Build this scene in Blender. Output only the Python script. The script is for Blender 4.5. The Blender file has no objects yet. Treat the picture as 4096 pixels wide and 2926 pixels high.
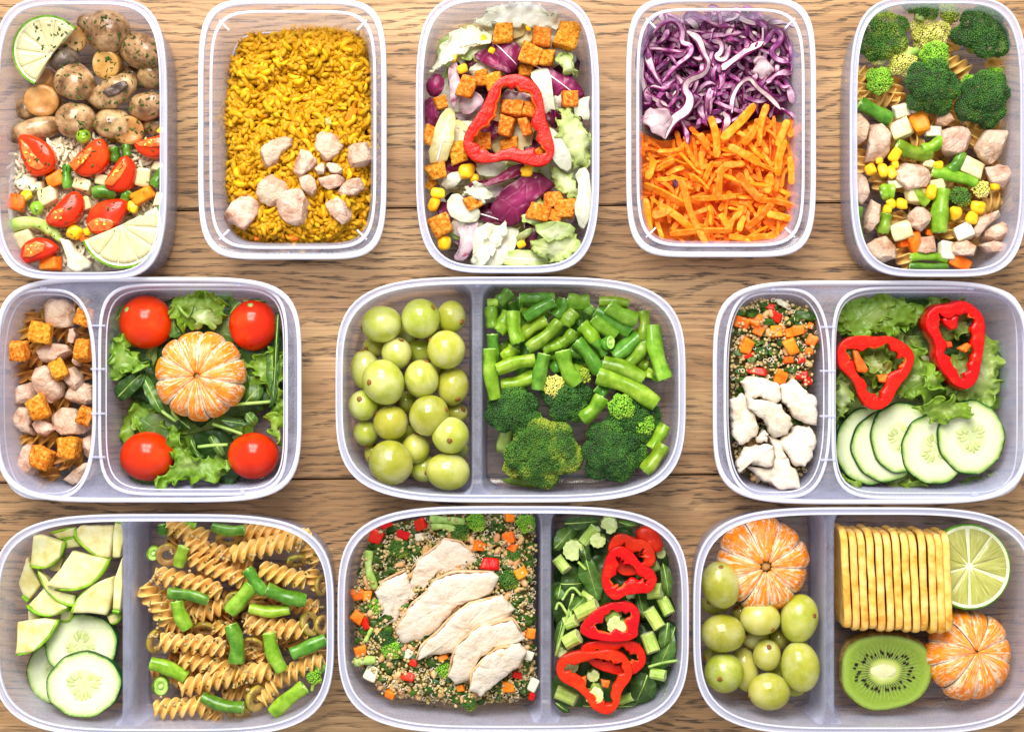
import bpy, bmesh, math, random
import numpy as np
from mathutils import Vector, Matrix, Euler

# ------------------------------------------------------------------ camera
H = 1.10                      # camera height over the table (m)
S0 = 0.66 / 4096.0            # metres on the table per photograph pixel
scene = bpy.context.scene
COL = scene.collection
cam_d = bpy.data.cameras.new("camera")
cam_d.sensor_width = 36.0
cam_d.lens = 36.0 * H / 0.66
cam_d.clip_start = 0.02
cam_d.clip_end = 50.0
cam = bpy.data.objects.new("camera", cam_d)
cam.location = (0, 0, H)
COL.objects.link(cam)
scene.camera = cam

# ------------------------------------------------------------------ light
world = bpy.data.worlds.new("World")
scene.world = world
world.use_nodes = True
world.node_tree.nodes["Background"].inputs[0].default_value = (1.0, 0.99, 0.975, 1)
world.node_tree.nodes["Background"].inputs[1].default_value = 0.60

def area_light(name, loc, target, sx, sy, power, color):
    d = bpy.data.lights.new(name, 'AREA')
    d.shape = 'RECTANGLE'; d.size = sx; d.size_y = sy
    d.energy = power; d.color = color
    o = bpy.data.objects.new(name, d); COL.objects.link(o)
    o.location = loc
    o.rotation_euler = (Vector(target) - Vector(loc)).to_track_quat('-Z', 'Y').to_euler()
    return o
# a tall casement window of four panes beyond the upper edge of the picture
for ix, px in enumerate((-0.42, 0.02)):
    for iz, pz in enumerate((1.02, 1.62)):
        area_light("window_pane_light", (px, 1.12 - 0.30 * iz, pz), (px * .25, 0.05, 0.0), 0.40, 0.54, 11.8, (1.0, 0.96, 0.90))

scene.view_settings.view_transform = 'Standard'
scene.view_settings.look = 'None'
scene.view_settings.exposure = 0.24
scene.view_settings.gamma = 1.0
scene.cycles.use_denoising = True
scene.cycles.max_bounces = 12
scene.cycles.diffuse_bounces = 6
scene.cycles.glossy_bounces = 3
scene.cycles.transmission_bounces = 8
scene.cycles.transparent_max_bounces = 40
scene.cycles.caustics_reflective = False
scene.cycles.caustics_refractive = False

random.seed(7)
rng = np.random.default_rng(11)

# ------------------------------------------------------------------ photograph -> place
ZOOM = {1: (0, 0, .6957), 2: (760, 0, .6957), 3: (1620, 0, .6957), 4: (2470, 0, .6957), 5: (3296, 0, .6957),
        6: (0, 1080, .591), 7: (1300, 1080, .6596), 8: (2796, 1080, .5912), 9: (0, 1990, .5937),
        10: (1330, 1990, .6376), 11: (2720, 1990, .6051)}
def P(px, py, z=0.0):
    f = S0 * (H - z) / H
    return np.array([(px - 2048) * f, -(py - 1463) * f, z])
class Z:
    """coordinates read off one enlarged crop of the photograph, turned into metres at height z"""
    def __init__(s, n): s.ox, s.oy, s.k = ZOOM[n]
    def p(s, x, y, z=0.0): return P(s.ox + x * s.k, s.oy + y * s.k, z)
    def l(s, d, z=0.0): return d * s.k * S0 * (H - z) / H
    def poly(s, pts, z=0.0): return np.array([s.p(x, y, z)[:2] for x, y in pts])

# ------------------------------------------------------------------ numpy noise
def _hash(ix, iy, iz, seed):
    n = (ix * 374761393 + iy * 668265263 + iz * 2147483647 + seed * 974711) & 0xFFFFFFFF
    n = ((n ^ (n >> 13)) * 1274126177) & 0xFFFFFFFF
    return ((n ^ (n >> 16)) & 0xFFFF) / 32767.5 - 1.0
def vnoise(p, scale, seed=0):
    q = np.asarray(p, dtype=np.float64) * scale + 500.0
    i = np.floor(q).astype(np.int64); f = q - i; f = f * f * (3 - 2 * f)
    r = 0
    for dx in (0, 1):
        for dy in (0, 1):
            for dz in (0, 1):
                w = (f[:, 0] if dx else 1 - f[:, 0]) * (f[:, 1] if dy else 1 - f[:, 1]) * (f[:, 2] if dz else 1 - f[:, 2])
                r = r + w * _hash(i[:, 0] + dx, i[:, 1] + dy, i[:, 2] + dz, seed)
    return r
def fbm(p, scale, seed=0, oct=3):
    a, r = 1.0, 0
    for k in range(oct):
        r = r + a * vnoise(p, scale * 2.03 ** k, seed + 17 * k); a *= .5
    return r / 1.75

# ------------------------------------------------------------------ materials
def lin(c):
    c = c.lstrip('#')
    v = [int(c[i:i + 2], 16) / 255 for i in (0, 2, 4)]
    return tuple(x / 12.92 if x <= .04045 else ((x + .055) / 1.055) ** 2.4 for x in v) + (1.0,)
class NT:
    def __init__(s, name):
        s.m = bpy.data.materials.new(name); s.m.use_nodes = True
        s.t = s.m.node_tree; s.t.nodes.clear()
        s.out = s.n('ShaderNodeOutputMaterial')
    def n(s, typ, **kw):
        o = s.t.nodes.new(typ)
        for k, v in kw.items():
            if k.startswith('i_'):
                key = k[2:].replace('_', ' ')
                o.inputs[int(key) if key.isdigit() else key].default_value = v
            else: setattr(o, k, v)
        return o
    def l(s, a, b): s.t.links.new(a, b)
    def noise(s, vec, scale, detail=3, rough=.55, dist=0.0):
        o = s.n('ShaderNodeTexNoise'); o.inputs['Scale'].default_value = scale
        o.inputs['Detail'].default_value = detail; o.inputs['Roughness'].default_value = rough
        o.inputs['Distortion'].default_value = dist
        if vec is not None: s.l(vec, o.inputs['Vector'])
        return o.outputs['Fac']
    def ramp(s, fac, stops, interp='LINEAR'):
        o = s.n('ShaderNodeValToRGB'); o.color_ramp.interpolation = interp
        e = o.color_ramp.elements
        while len(e) < len(stops): e.new(.5)
        for k, (p, c) in enumerate(stops):
            e[k].position = p
            e[k].color = lin(c) if isinstance(c, str) else ((c, c, c, 1) if not isinstance(c, tuple) else c)
        s.l(fac, o.inputs[0]); return o.outputs[0]
    def mix(s, fac, a, b, mode='MIX'):
        o = s.n('ShaderNodeMix', data_type='RGBA', blend_type=mode)
        for sock, v in ((o.inputs[0], fac), (o.inputs[6], a), (o.inputs[7], b)):
            if isinstance(v, (int, float)): sock.default_value = v
            elif isinstance(v, str): sock.default_value = lin(v)
            elif isinstance(v, tuple): sock.default_value = v
            else: s.l(v, sock)
        return o.outputs[2]
    def math(s, op, a, b=0.0, clamp=False):
        o = s.n('ShaderNodeMath', operation=op, use_clamp=clamp)
        for k, v in ((0, a), (1, b)):
            if isinstance(v, (int, float)): o.inputs[k].default_value = v
            else: s.l(v, o.inputs[k])
        return o.outputs[0]
    def obj(s): return s.n('ShaderNodeTexCoord').outputs['Object']
    def uv(s): return s.n('ShaderNodeTexCoord').outputs['UV']
    def geo(s): return s.n('ShaderNodeNewGeometry').outputs['Position']
    def rnd(s): return s.n('ShaderNodeObjectInfo').outputs['Random']
    def hsv(s, col, h=.5, sat=1.0, val=1.0):
        o = s.n('ShaderNodeHueSaturation')
        for k, v in (('Hue', h), ('Saturation', sat), ('Value', val)):
            if isinstance(v, (int, float)): o.inputs[k].default_value = v
            else: s.l(v, o.inputs[k])
        s.l(col, o.inputs['Color']); return o.outputs[0]
    def bump(s, h, strength=.3, dist=.0005):
        o = s.n('ShaderNodeBump'); o.inputs['Strength'].default_value = strength
        o.inputs['Distance'].default_value = dist; s.l(h, o.inputs['Height']); return o.outputs[0]
    def pbsdf(s, col, rough=.5, normal=None, sss=0, sss_r=(.003, .002, .001), spec=.5, coat=0, trans=0, sheen=0):
        b = s.n('ShaderNodeBsdfPrincipled')
        if isinstance(col, str): b.inputs['Base Color'].default_value = lin(col)
        else: s.l(col, b.inputs['Base Color'])
        if isinstance(rough, (int, float)): b.inputs['Roughness'].default_value = rough
        else: s.l(rough, b.inputs['Roughness'])
        b.inputs['Specular IOR Level'].default_value = spec
        b.inputs['Coat Weight'].default_value = coat
        b.inputs['Coat Roughness'].default_value = .12
        b.inputs['Transmission Weight'].default_value = trans
        if sss:
            b.inputs['Subsurface Weight'].default_value = sss
            b.inputs['Subsurface Radius'].default_value = sss_r
            b.inputs['Subsurface Scale'].default_value = 1.0
        if normal is not None: s.l(normal, b.inputs['Normal'])
        return b
    def done(s, sh): s.l(sh.outputs[0] if hasattr(sh, 'outputs') else sh, s.out.inputs[0]); return s.m

def food(name, stops, scale=250, rough=.45, bump=.3, bscale=None, bdist=.0004, sss=0, sss_r=(.003, .002, .001), var=.12, hvar=.012, spec=.22, coat=0, detail=4, dist=0.0, speck=None, crack=0):
    """noise-coloured organic material; every object gets its own slight shift of hue and value"""
    t = NT(name); o = t.obj(); r = t.rnd()
    mp = t.n('ShaderNodeVectorMath', operation='ADD'); t.l(o, mp.inputs[0])
    cmb = t.n('ShaderNodeCombineXYZ'); t.l(r, cmb.inputs[0]); t.l(r, cmb.inputs[2]); t.l(cmb.outputs[0], mp.inputs[1])
    v = mp.outputs[0]
    col = t.ramp(t.noise(v, scale, detail, .6, dist), stops)
    if speck:
        sc, thr, c = speck
        col = t.mix(t.ramp(t.noise(v, sc, 2), [(thr, 0.0), (thr + .05, 1.0)]), col, c)
    val = t.math('ADD', t.math('MULTIPLY', r, 2 * var), 1 - var)
    hue = t.math('ADD', t.math('MULTIPLY', t.math('FRACT', t.math('MULTIPLY', r, 7.31)), 2 * hvar), .5 - hvar)
    col = t.hsv(col, hue, 1.0, val)
    nrm = None
    if bump:
        hh = t.noise(v, bscale or scale * 2.5, 4, .6)
        if crack:                                        # fine wrinkles and fibres of cooked meat
            nz = t.n('ShaderNodeTexNoise'); nz.inputs['Scale'].default_value = crack * .8; t.l(v, nz.inputs['Vector'])
            sc_ = t.n('ShaderNodeVectorMath', operation='SCALE'); t.l(nz.outputs['Color'], sc_.inputs[0]); sc_.inputs['Scale'].default_value = .7 / crack
            w_ = t.n('ShaderNodeVectorMath', operation='ADD'); t.l(v, w_.inputs[0]); t.l(sc_.outputs[0], w_.inputs[1])
            vo = t.n('ShaderNodeTexVoronoi', feature='DISTANCE_TO_EDGE'); vo.inputs['Scale'].default_value = crack; t.l(w_.outputs[0], vo.inputs['Vector'])
            hh = t.math('ADD', t.math('MULTIPLY', hh, .5), t.ramp(vo.outputs[0], [(.0, 0.0), (.16, 1.0)]))
        nrm = t.bump(hh, bump, bdist)
    return t.done(t.pbsdf(col, rough, nrm, sss, sss_r, spec, coat))

# ------------------------------------------------------------------ meshes and objects
def mk(name, V, F, mats, mi=None, smooth=True, uv=None):
    me = bpy.data.meshes.new(name)
    me.from_pydata([tuple(map(float, v)) for v in V], [], [tuple(int(i) for i in f) for f in F])
    for m in (mats if isinstance(mats, (list, tuple)) else [mats]): me.materials.append(m)
    if mi is not None: me.polygons.foreach_set('material_index', np.asarray(mi, dtype=np.int32))
    if smooth: me.polygons.foreach_set('use_smooth', np.ones(len(me.polygons), dtype=bool))
    if uv is not None:
        lay = me.uv_layers.new(name='UVMap')
        idx = np.zeros(len(me.loops), dtype=np.int32); me.loops.foreach_get('vertex_index', idx)
        lay.data.foreach_set('uv', np.asarray(uv, dtype=np.float32)[idx].ravel())
    me.update(); return me
def fastmk(name, V, T, mat, smooth=True):
    """big triangle soup from numpy arrays"""
    me = bpy.data.meshes.new(name)
    V = np.asarray(V, dtype=np.float32); T = np.asarray(T, dtype=np.int32)
    me.vertices.add(len(V)); me.vertices.foreach_set('co', V.ravel())
    me.loops.add(T.size); me.loops.foreach_set('vertex_index', T.ravel())
    me.polygons.add(len(T)); me.polygons.foreach_set('loop_start', np.arange(0, T.size, T.shape[1], dtype=np.int32))
    me.polygons.foreach_set('loop_total', np.full(len(T), T.shape[1], dtype=np.int32))
    me.materials.append(mat); me.update(calc_edges=True)
    if smooth: me.polygons.foreach_set('use_smooth', np.ones(len(T), dtype=bool))
    return me
def link(name, me, parent=None, loc=(0, 0, 0), rot=None, scale=None):
    o = bpy.data.objects.new(name, me); COL.objects.link(o)
    o.location = tuple(map(float, loc))
    if rot is not None: o.rotation_euler = rot
    if scale is not None: o.scale = scale if hasattr(scale, '__len__') else (scale,) * 3
    if parent is not None: o.parent = parent
    return o
REG = []
def reg(o, desc, cat, place, xy=None, group=None):
    """top-level thing: its label is written at the end, once all of its look-alikes are known"""
    o['category'] = cat
    REG.append((o, desc, place, tuple(xy) if xy is not None else (o.location.x, o.location.y), group))
    return o
def shared(o, label, cat, group):
    o['label'] = label; o['category'] = cat; o['group'] = group; return o
def stuff(o, label, cat):
    o['label'] = label; o['category'] = cat; o['kind'] = 'stuff'; return o
ORD = ['topmost', 'second from top', 'third from top', 'fourth from top', 'fifth from top', 'sixth from top', 'seventh from top', 'eighth from top',
       'ninth from top', 'tenth from top', 'eleventh from top', 'twelfth from top', 'thirteenth from top', 'fourteenth from top', 'fifteenth from top']
def write_labels():
    by = {}
    for r in REG: by.setdefault((r[1], r[2]), []).append(r)
    for (desc, place), rs in by.items():
        if len(rs) == 1:
            rs[0][0]['label'] = f"{desc} {place}"
            if rs[0][4]: rs[0][0]['group'] = rs[0][4]
            continue
        rs.sort(key=lambda r: r[3][0]); n = len(rs)
        ncol = 1 if n <= 5 else (2 if n <= 14 else 3)
        cols = np.array_split(np.arange(n), ncol)
        names = {1: [''], 2: ['left half', 'right half'], 3: ['left third', 'middle third', 'right third']}[ncol]
        for ci, idx in enumerate(cols):
            sub = sorted((rs[i] for i in idx), key=lambda r: -r[3][1])
            for k, r in enumerate(sub):
                o_ = ORD[k] if k < len(ORD) else f"number {k + 1} from top"
                if len(sub) > 1 and k == len(sub) - 1: o_ = 'lowest'
                r[0]['label'] = f"{desc} {place}, {o_}" + (f" in the {names[ci]}" if names[ci] else '')
                r[0]['group'] = r[4] or f"{desc} {place}"

def grid_faces(nr, nc, wrap=True):
    F = []
    for i in range(nr - 1):
        for j in range(nc if wrap else nc - 1):
            a, b = i * nc + j, i * nc + (j + 1) % nc
            F.append((a, b, b + nc, a + nc))
    return F
def resample(pts, n, closed=True, smooth=2):
    p = np.asarray(pts, float)
    for _ in range(smooth):                       # corner cutting
        q = np.roll(p, -1, 0) if closed else p[1:]
        b = p if closed else p[:-1]
        c = np.empty((len(b) * 2, p.shape[1])); c[0::2] = .75 * b + .25 * q; c[1::2] = .25 * b + .75 * q
        p = c if closed else np.vstack([p[:1], c, p[-1:]])
    q = np.vstack([p, p[:1]]) if closed else p
    d = np.concatenate([[0], np.cumsum(np.linalg.norm(np.diff(q, axis=0), axis=1))])
    s = np.linspace(0, d[-1], n, endpoint=not closed)
    return np.stack([np.interp(s, d, q[:, k]) for k in range(p.shape[1])], 1)
def area2(p): return .5 * np.sum(p[:, 0] * np.roll(p[:, 1], -1) - np.roll(p[:, 0], -1) * p[:, 1])
def ccw(p): return p if area2(p) > 0 else p[::-1]
def inside(pts, poly):
    pts = np.asarray(pts); x, y = pts[:, 0], pts[:, 1]; r = np.zeros(len(pts), bool)
    px, py = poly[:, 0], poly[:, 1]; j = len(poly) - 1
    for i in range(len(poly)):
        c = ((py[i] > y) != (py[j] > y)) & (x < (px[j] - px[i]) * (y - py[i]) / (py[j] - py[i] + 1e-12) + px[i])
        r ^= c; j = i
    return r
def edge_dist(pts, poly):
    a = poly; b = np.roll(poly, -1, 0); d = np.full(len(pts), 1e9)
    for i in range(len(a)):
        ab = b[i] - a[i]; t = np.clip(((pts - a[i]) @ ab) / (ab @ ab + 1e-12), 0, 1)
        d = np.minimum(d, np.linalg.norm(pts - (a[i] + t[:, None] * ab), axis=1))
    return d
def scatter_in(poly, n, margin=0.0):
    lo, hi = poly.min(0), poly.max(0); out = []
    while sum(map(len, out)) < n:
        q = lo + rng.random((n * 2, 2)) * (hi - lo); q = q[inside(q, poly)]
        if margin and len(q): q = q[edge_dist(q, poly) > margin]
        out.append(q)
    return np.vstack(out)[:n]
def rotm(n, tilt=1.0):
    """n random rotation matrices; tilt = how far the long axis may leave the horizontal"""
    a = rng.random(n) * 2 * np.pi; b = (rng.random(n) - .5) * 2 * tilt; c = rng.random(n) * 2 * np.pi
    ca, sa, cb, sb, cc, sc = np.cos(a), np.sin(a), np.cos(b), np.sin(b), np.cos(c), np.sin(c)
    z = np.zeros(n); o = np.ones(n)
    Rz = np.stack([np.stack([ca, -sa, z], 1), np.stack([sa, ca, z], 1), np.stack([z, z, o], 1)], 1)
    Ry = np.stack([np.stack([cb, z, sb], 1), np.stack([z, o, z], 1), np.stack([-sb, z, cb], 1)], 1)
    Rx = np.stack([np.stack([o, z, z], 1), np.stack([z, cc, -sc], 1), np.stack([z, sc, cc], 1)], 1)
    return Rz @ Ry @ Rx
def soup(name, tv, tf, pos, R, s, mat):
    n = len(pos); tv = np.asarray(tv); tf = np.asarray(tf)
    s = np.asarray(s); s = s[:, None, None] if s.ndim == 1 else s[:, None, :]
    V = np.einsum('nij,nkj->nki', R, tv[None] * s) + pos[:, None, :]
    F = tf[None] + (np.arange(n) * len(tv))[:, None, None]
    return fastmk(name, V.reshape(-1, 3), F.reshape(-1, tf.shape[1]), mat)
def ico(sub):
    bm = bmesh.new(); bmesh.ops.create_icosphere(bm, subdivisions=sub, radius=1)
    bm.verts.ensure_lookup_table()
    V = np.array([v.co[:] for v in bm.verts]); F = np.array([[v.index for v in f.verts] for f in bm.faces]); bm.free()
    return V, F
ICO1, ICO2, ICO3 = ico(1), ico(2), ico(3)
ICO4 = ico(4)
# ------------------------------------------------------------------ table
def wood_material():
    t = NT('oak_planks'); pos = t.geo(); r = t.rnd()
    off = t.n('ShaderNodeCombineXYZ'); t.l(t.math('MULTIPLY', r, 3.7), off.inputs[0]); t.l(t.math('MULTIPLY', r, 1.3), off.inputs[1])
    ad = t.n('ShaderNodeVectorMath', operation='ADD'); t.l(pos, ad.inputs[0]); t.l(off.outputs[0], ad.inputs[1])
    def mapped(sx, sy, rz=.011):
        m = t.n('ShaderNodeMapping'); m.inputs['Rotation'].default_value = (0, 0, -rz); m.inputs['Scale'].default_value = (sx, sy, 1)
        t.l(ad.outputs[0], m.inputs['Vector']); return m.outputs[0]
    # growth rings that bend into arches
    sep = t.n('ShaderNodeSeparateXYZ'); t.l(mapped(1, 1), sep.inputs[0])
    bend = t.noise(mapped(5.0, 11.0), 1.0, 2.5, .5)
    fine_b = t.noise(mapped(28, 60), 1.0, 2, .5)
    ring_c = t.math('ADD', t.math('ADD', sep.outputs[1], t.math('MULTIPLY', bend, .075)), t.math('MULTIPLY', fine_b, .013))
    ring = t.math('ADD', t.math('MULTIPLY', t.math('SINE', t.math('MULTIPLY', ring_c, 2 * math.pi / .0062)), .5), .5)
    broad = t.noise(mapped(3.2, 26), 1.0, 3)
    col = t.ramp(broad, [(.28, '#96744c'), (.5, '#b39168'), (.72, '#c8ab80')])
    fib = t.noise(mapped(16, 900), 1.0, 3, .65)
    col = t.mix(.75, col, t.ramp(fib, [(.30, '#b39468'), (.5, '#dcc49c'), (.70, '#fff2d8')]), 'MULTIPLY')
    thin = t.ramp(t.noise(mapped(9, 620), 1.0, 2, .5, .3), [(.60, 0.0), (.66, 1.0)])
    col = t.mix(t.math('MULTIPLY', thin, .5), col, '#7a5630')
    col = t.mix(t.math('MULTIPLY', t.ramp(ring, [(.45, 0.0), (1.0, 1.0)]), .22), col, '#8a6a40')
    # dark open pores, short dashes that gather along the rings
    pore = t.ramp(t.noise(mapped(58, 1250), 1.0, 3.0, .66), [(.47, 0.0), (.55, 1.0)])
    clump = t.ramp(t.noise(mapped(6, 34), 1.0, 3, .6), [(.32, 0.0), (.50, 1.0)])
    gate = t.math('MULTIPLY', t.ramp(ring, [(.40, 0.0), (.75, 1.0)]), clump)
    dark = t.math('MULTIPLY', pore, gate)
    pits = t.ramp(t.noise(mapped(190, 420), 1.0, 2, .5), [(.66, 0.0), (.72, 1.0)])
    pitg = t.ramp(t.noise(mapped(4.2, 7.5), 1.0, 1.5, .5), [(.60, 0.0), (.70, 1.0)])
    dark = t.math('MAXIMUM', dark, t.math('MULTIPLY', pits, pitg))
    col = t.mix(t.math('MULTIPLY', dark, .86), col, '#2e211a')
    fleck = t.math('MULTIPLY', t.ramp(t.noise(mapped(330, 300), 1.0, 2), [(.70, 0.0), (.74, 1.0)]), t.ramp(t.noise(mapped(6, 14), 1.0, 1), [(.66, 0.0), (.74, 1.0)]))
    col = t.mix(t.math('MULTIPLY', fleck, .8), col, '#e6e0d6')
    hgt = t.math('SUBTRACT', t.math('MULTIPLY', fib, .25), dark)
    col = t.hsv(col, .5, .92, t.math('ADD', t.math('MULTIPLY', r, .12), 1.02))
    return t.done(t.pbsdf(col, t.ramp(fib, [(.3, .42), (.7, .6)]), t.bump(hgt, .35, .0004), spec=.35))
WOOD = wood_material()
def dark_material():
    t = NT('joint_shadow_board'); return t.done(t.pbsdf(t.ramp(t.noise(t.geo(), 60), [(.3, '#1a120c'), (.7, '#2a1d13')]), .8))
table = bpy.data.objects.new('table_top', None); COL.objects.link(table)
table['kind'] = 'structure'; table['label'] = 'brown oak plank table top with dark joints'
TILT = math.radians(.68)
def plank(y_mid, w):
    bm = bmesh.new(); bmesh.ops.create_cube(bm, size=1)
    for v in bm.verts: v.co = Vector((v.co.x * 1.9, v.co.y * (w - .0011), v.co.z * .022))
    bmesh.ops.bevel(bm, geom=[e for e in bm.edges], offset=.0009, segments=2, affect='EDGES')
    me = bpy.data.meshes.new('plank'); bm.to_mesh(me); bm.free(); me.materials.append(WOOD)
    o = link('plank', me, table, (0, y_mid, -.011), (0, 0, TILT)); return o
PW = 1080 * S0
y1 = -(826 - 1463) * S0
for k in range(-3, 4): plank(y1 - PW * (k + .5) , PW)
me = bpy.data.meshes.new('light_block_board'); bm = bmesh.new(); bmesh.ops.create_cube(bm, size=1)  # added dark board under the planks, blocks light through the joints
for v in bm.verts: v.co = Vector((v.co.x * 1.88, v.co.y * 1.2, v.co.z * .01 - .0285))
bm.to_mesh(me); bm.free(); me.materials.append(dark_material())
link('light_block_board', me, table)

# ------------------------------------------------------------------ plastic boxes
def plastic(name, op0, op1, tint='#e2e6ff', frost=.12, rough=.16, clear=(.955, .965, 1, 1)):
    t = NT(name); pos = t.geo()
    lw = t.n('ShaderNodeLayerWeight'); lw.inputs['Blend'].default_value = .5
    op = t.math('ADD', t.math('MULTIPLY', t.math('POWER', lw.outputs['Facing'], 1.4), op1 - op0), op0)
    fr = t.math('MULTIPLY', t.math('SUBTRACT', t.noise(pos, 90, 4, .6), .5), frost * 2)
    fine = t.math('MULTIPLY', t.math('SUBTRACT', t.noise(pos, 900, 2, .6), .5), frost * 2.4)
    op = t.math('ADD', t.math('ADD', op, fr), fine, True)
    tr = t.n('ShaderNodeBsdfTransparent'); tr.inputs[0].default_value = clear
    df = t.n('ShaderNodeBsdfDiffuse'); df.inputs[0].default_value = lin(tint)
    tl = t.n('ShaderNodeBsdfTranslucent'); tl.inputs[0].default_value = lin(tint)
    a = t.n('ShaderNodeMixShader'); a.inputs[0].default_value = .30; t.l(df.outputs[0], a.inputs[1]); t.l(tl.outputs[0], a.inputs[2])
    b = t.n('ShaderNodeMixShader'); t.l(op, b.inputs[0]); t.l(tr.outputs[0], b.inputs[1]); t.l(a.outputs[0], b.inputs[2])
    fz = t.math('ADD', t.math('MULTIPLY', t.math('POWER', lw.outputs['Facing'], 5.0), .45), .03)
    gl = t.n('ShaderNodeBsdfGlossy'); gl.inputs['Roughness'].default_value = rough
    nb = t.bump(t.noise(pos, 260, 2), .12, .0003); t.l(nb, gl.inputs['Normal'])
    c = t.n('ShaderNodeMixShader'); t.l(fz, c.inputs[0]); t.l(b.outputs[0], c.inputs[1]); t.l(gl.outputs[0], c.inputs[2])
    return t.done(c)
PL_BODY = plastic('clear_frosted_plastic', .06, .42)
PL_RIM = plastic('thick_rim_plastic', .38, .72, '#e6e9ff', .04)
PL_BEAD = plastic('bead_edge_plastic', .72, .92, '#f4f5ff', .03)
PL_WALL = plastic('divider_plastic', .12, .52)
MM = .001
def sup(a, b, n, N=120):
    th = np.linspace(0, 2 * np.pi, 1440, endpoint=False); c, s = np.cos(th), np.sin(th)
    p = np.stack([a * np.sign(c) * np.abs(c) ** (2 / n), b * np.sign(s) * np.abs(s) ** (2 / n)], 1)
    return resample(p, N, True, 0)
class Box:
    """rim outline from the photograph (pixels), then wall and floor insets in millimetres"""
    def __init__(s, px, top, n):
        x0, y0, x1, y1 = px; s.top = top; s.n = n
        a = P(x0, y0, top); b = P(x1, y1, top)
        s.c = np.array([(a[0] + b[0]) / 2, (a[1] + b[1]) / 2]); s.a = (b[0] - a[0]) / 2; s.b = (a[1] - b[1]) / 2
    def ring(s, inset, z, N=120):
        return np.column_stack([sup(s.a - inset, s.b - inset, s.n, N), np.full(N, z)])
def loft(name, rings, mat, close=False, cap0=False, cap1=False, offset=(0, 0)):
    N = len(rings[0]); V = np.vstack(rings); V[:, 0] += offset[0]; V[:, 1] += offset[1]
    F = grid_faces(len(rings), N)
    if close: F += [((len(rings) - 1) * N + j, (len(rings) - 1) * N + (j + 1) % N, (j + 1) % N, j) for j in range(N)]
    V = list(V)
    for flag, base, flip in ((cap0, 0, True), (cap1, (len(rings) - 1) * N, False)):
        if flag:
            ci = len(V); V.append(np.mean(np.array(V[base:base + N]), 0))
            F += [((base + (j + 1) % N, base + j, ci) if flip else (base + j, base + (j + 1) % N, ci)) for j in range(N)]
    return mk(name, V, F, mat)
def prof(bx, pr, N=120): return [bx.ring(i * MM, z * MM, N) for i, z in pr]
def divider(bx, root, px_x, zc, zoom, h=46, lean=0.0):
    xr = zoom.p(px_x, 0, h * MM)[0] - bx.c[0]
    secs = [(-6.0, 2.2), (-4.4, 8), (-3.6, 30), (-3.1, h - 2), (-2.6, h), (-1.7, h + .3), (-.9, h - 1.0), (.9, h - 1.0), (1.7, h + .3), (2.6, h), (3.1, h - 2), (3.6, 30), (4.4, 8), (6.0, 2.2)]
    T = np.tanh(np.linspace(-2.4, 2.4, 41)) / np.tanh(2.4); V = []
    for t in T:
        for dx, z in secs:
            f = z / (bx.top / MM); inset = (6.0 - 2.9 * f) * MM
            fl = 1 + 1.6 * abs(t) ** 26
            x = xr + dx * MM * fl
            ym = (bx.b - inset) * (max(0, 1 - abs(x / (bx.a - inset)) ** bx.n)) ** (1 / bx.n)
            V.append((x, t * ym, z * MM))
    F = grid_faces(len(T), len(secs), wrap=False)
    d = link('divider', mk('divider', V, F, PL_WALL), root)
    sol = d.modifiers.new('t', 'SOLIDIFY'); sol.thickness = .0007; sol.offset = -1
    return d
def barrel_box(px, top, n, label, name='food_container', taper=4.0, body=None):
    bx = Box(px, top * MM, n)
    root = bpy.data.objects.new(name, None); COL.objects.link(root); root.location = (bx.c[0], bx.c[1], 0)
    root['label'] = label; root['category'] = 'food container'; root['group'] = 'plastic lunch boxes on the table'
    t = top; g = taper
    pr = [(g + 16, .3), (g + 6, .3), (g + 3, .9), (g + 1.2, 3), (g, 7), (g * .55 + 1.6, t * .45), (2.6, t - 5), (2.2, t - 3.2),
          (3.3, t - 3.2), (3.7, t - 5), (g * .55 + 2.6, t * .45), (g + 1.1, 7), (g + 2.2, 3.8), (g + 4, 2.0), (g + 7, 1.4), (g + 16, 1.3)]
    link('body', loft('body', prof(bx, pr), body or PL_BODY, cap0=True, cap1=True), root)
    rp = [(.0, t - 2.2), (.1, t - .8), (.6, t), (1.3, t + .05), (1.8, t - .6), (2.3, t - 1.0), (3.0, t - 1.0), (3.4, t - .5), (3.9, t - .1), (4.4, t - .4), (4.6, t - 1.5), (4.3, t - 3.1), (2.0, t - 3.15), (.5, t - 3.1)]
    rim = link('rim', loft('rim', prof(bx, rp), PL_RIM, close=True), root)
    for i0, zz, r_ in ((.75, t + .05, .55), (4.0, t - .15, .42)):
        link('bead', loft('bead', [bx.ring((i0 + r_ * math.cos(q)) * MM, (zz + r_ * math.sin(q)) * MM) for q in np.linspace(0, 2 * np.pi, 8, endpoint=False)], PL_BEAD, close=True), rim)
    return bx, root
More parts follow.
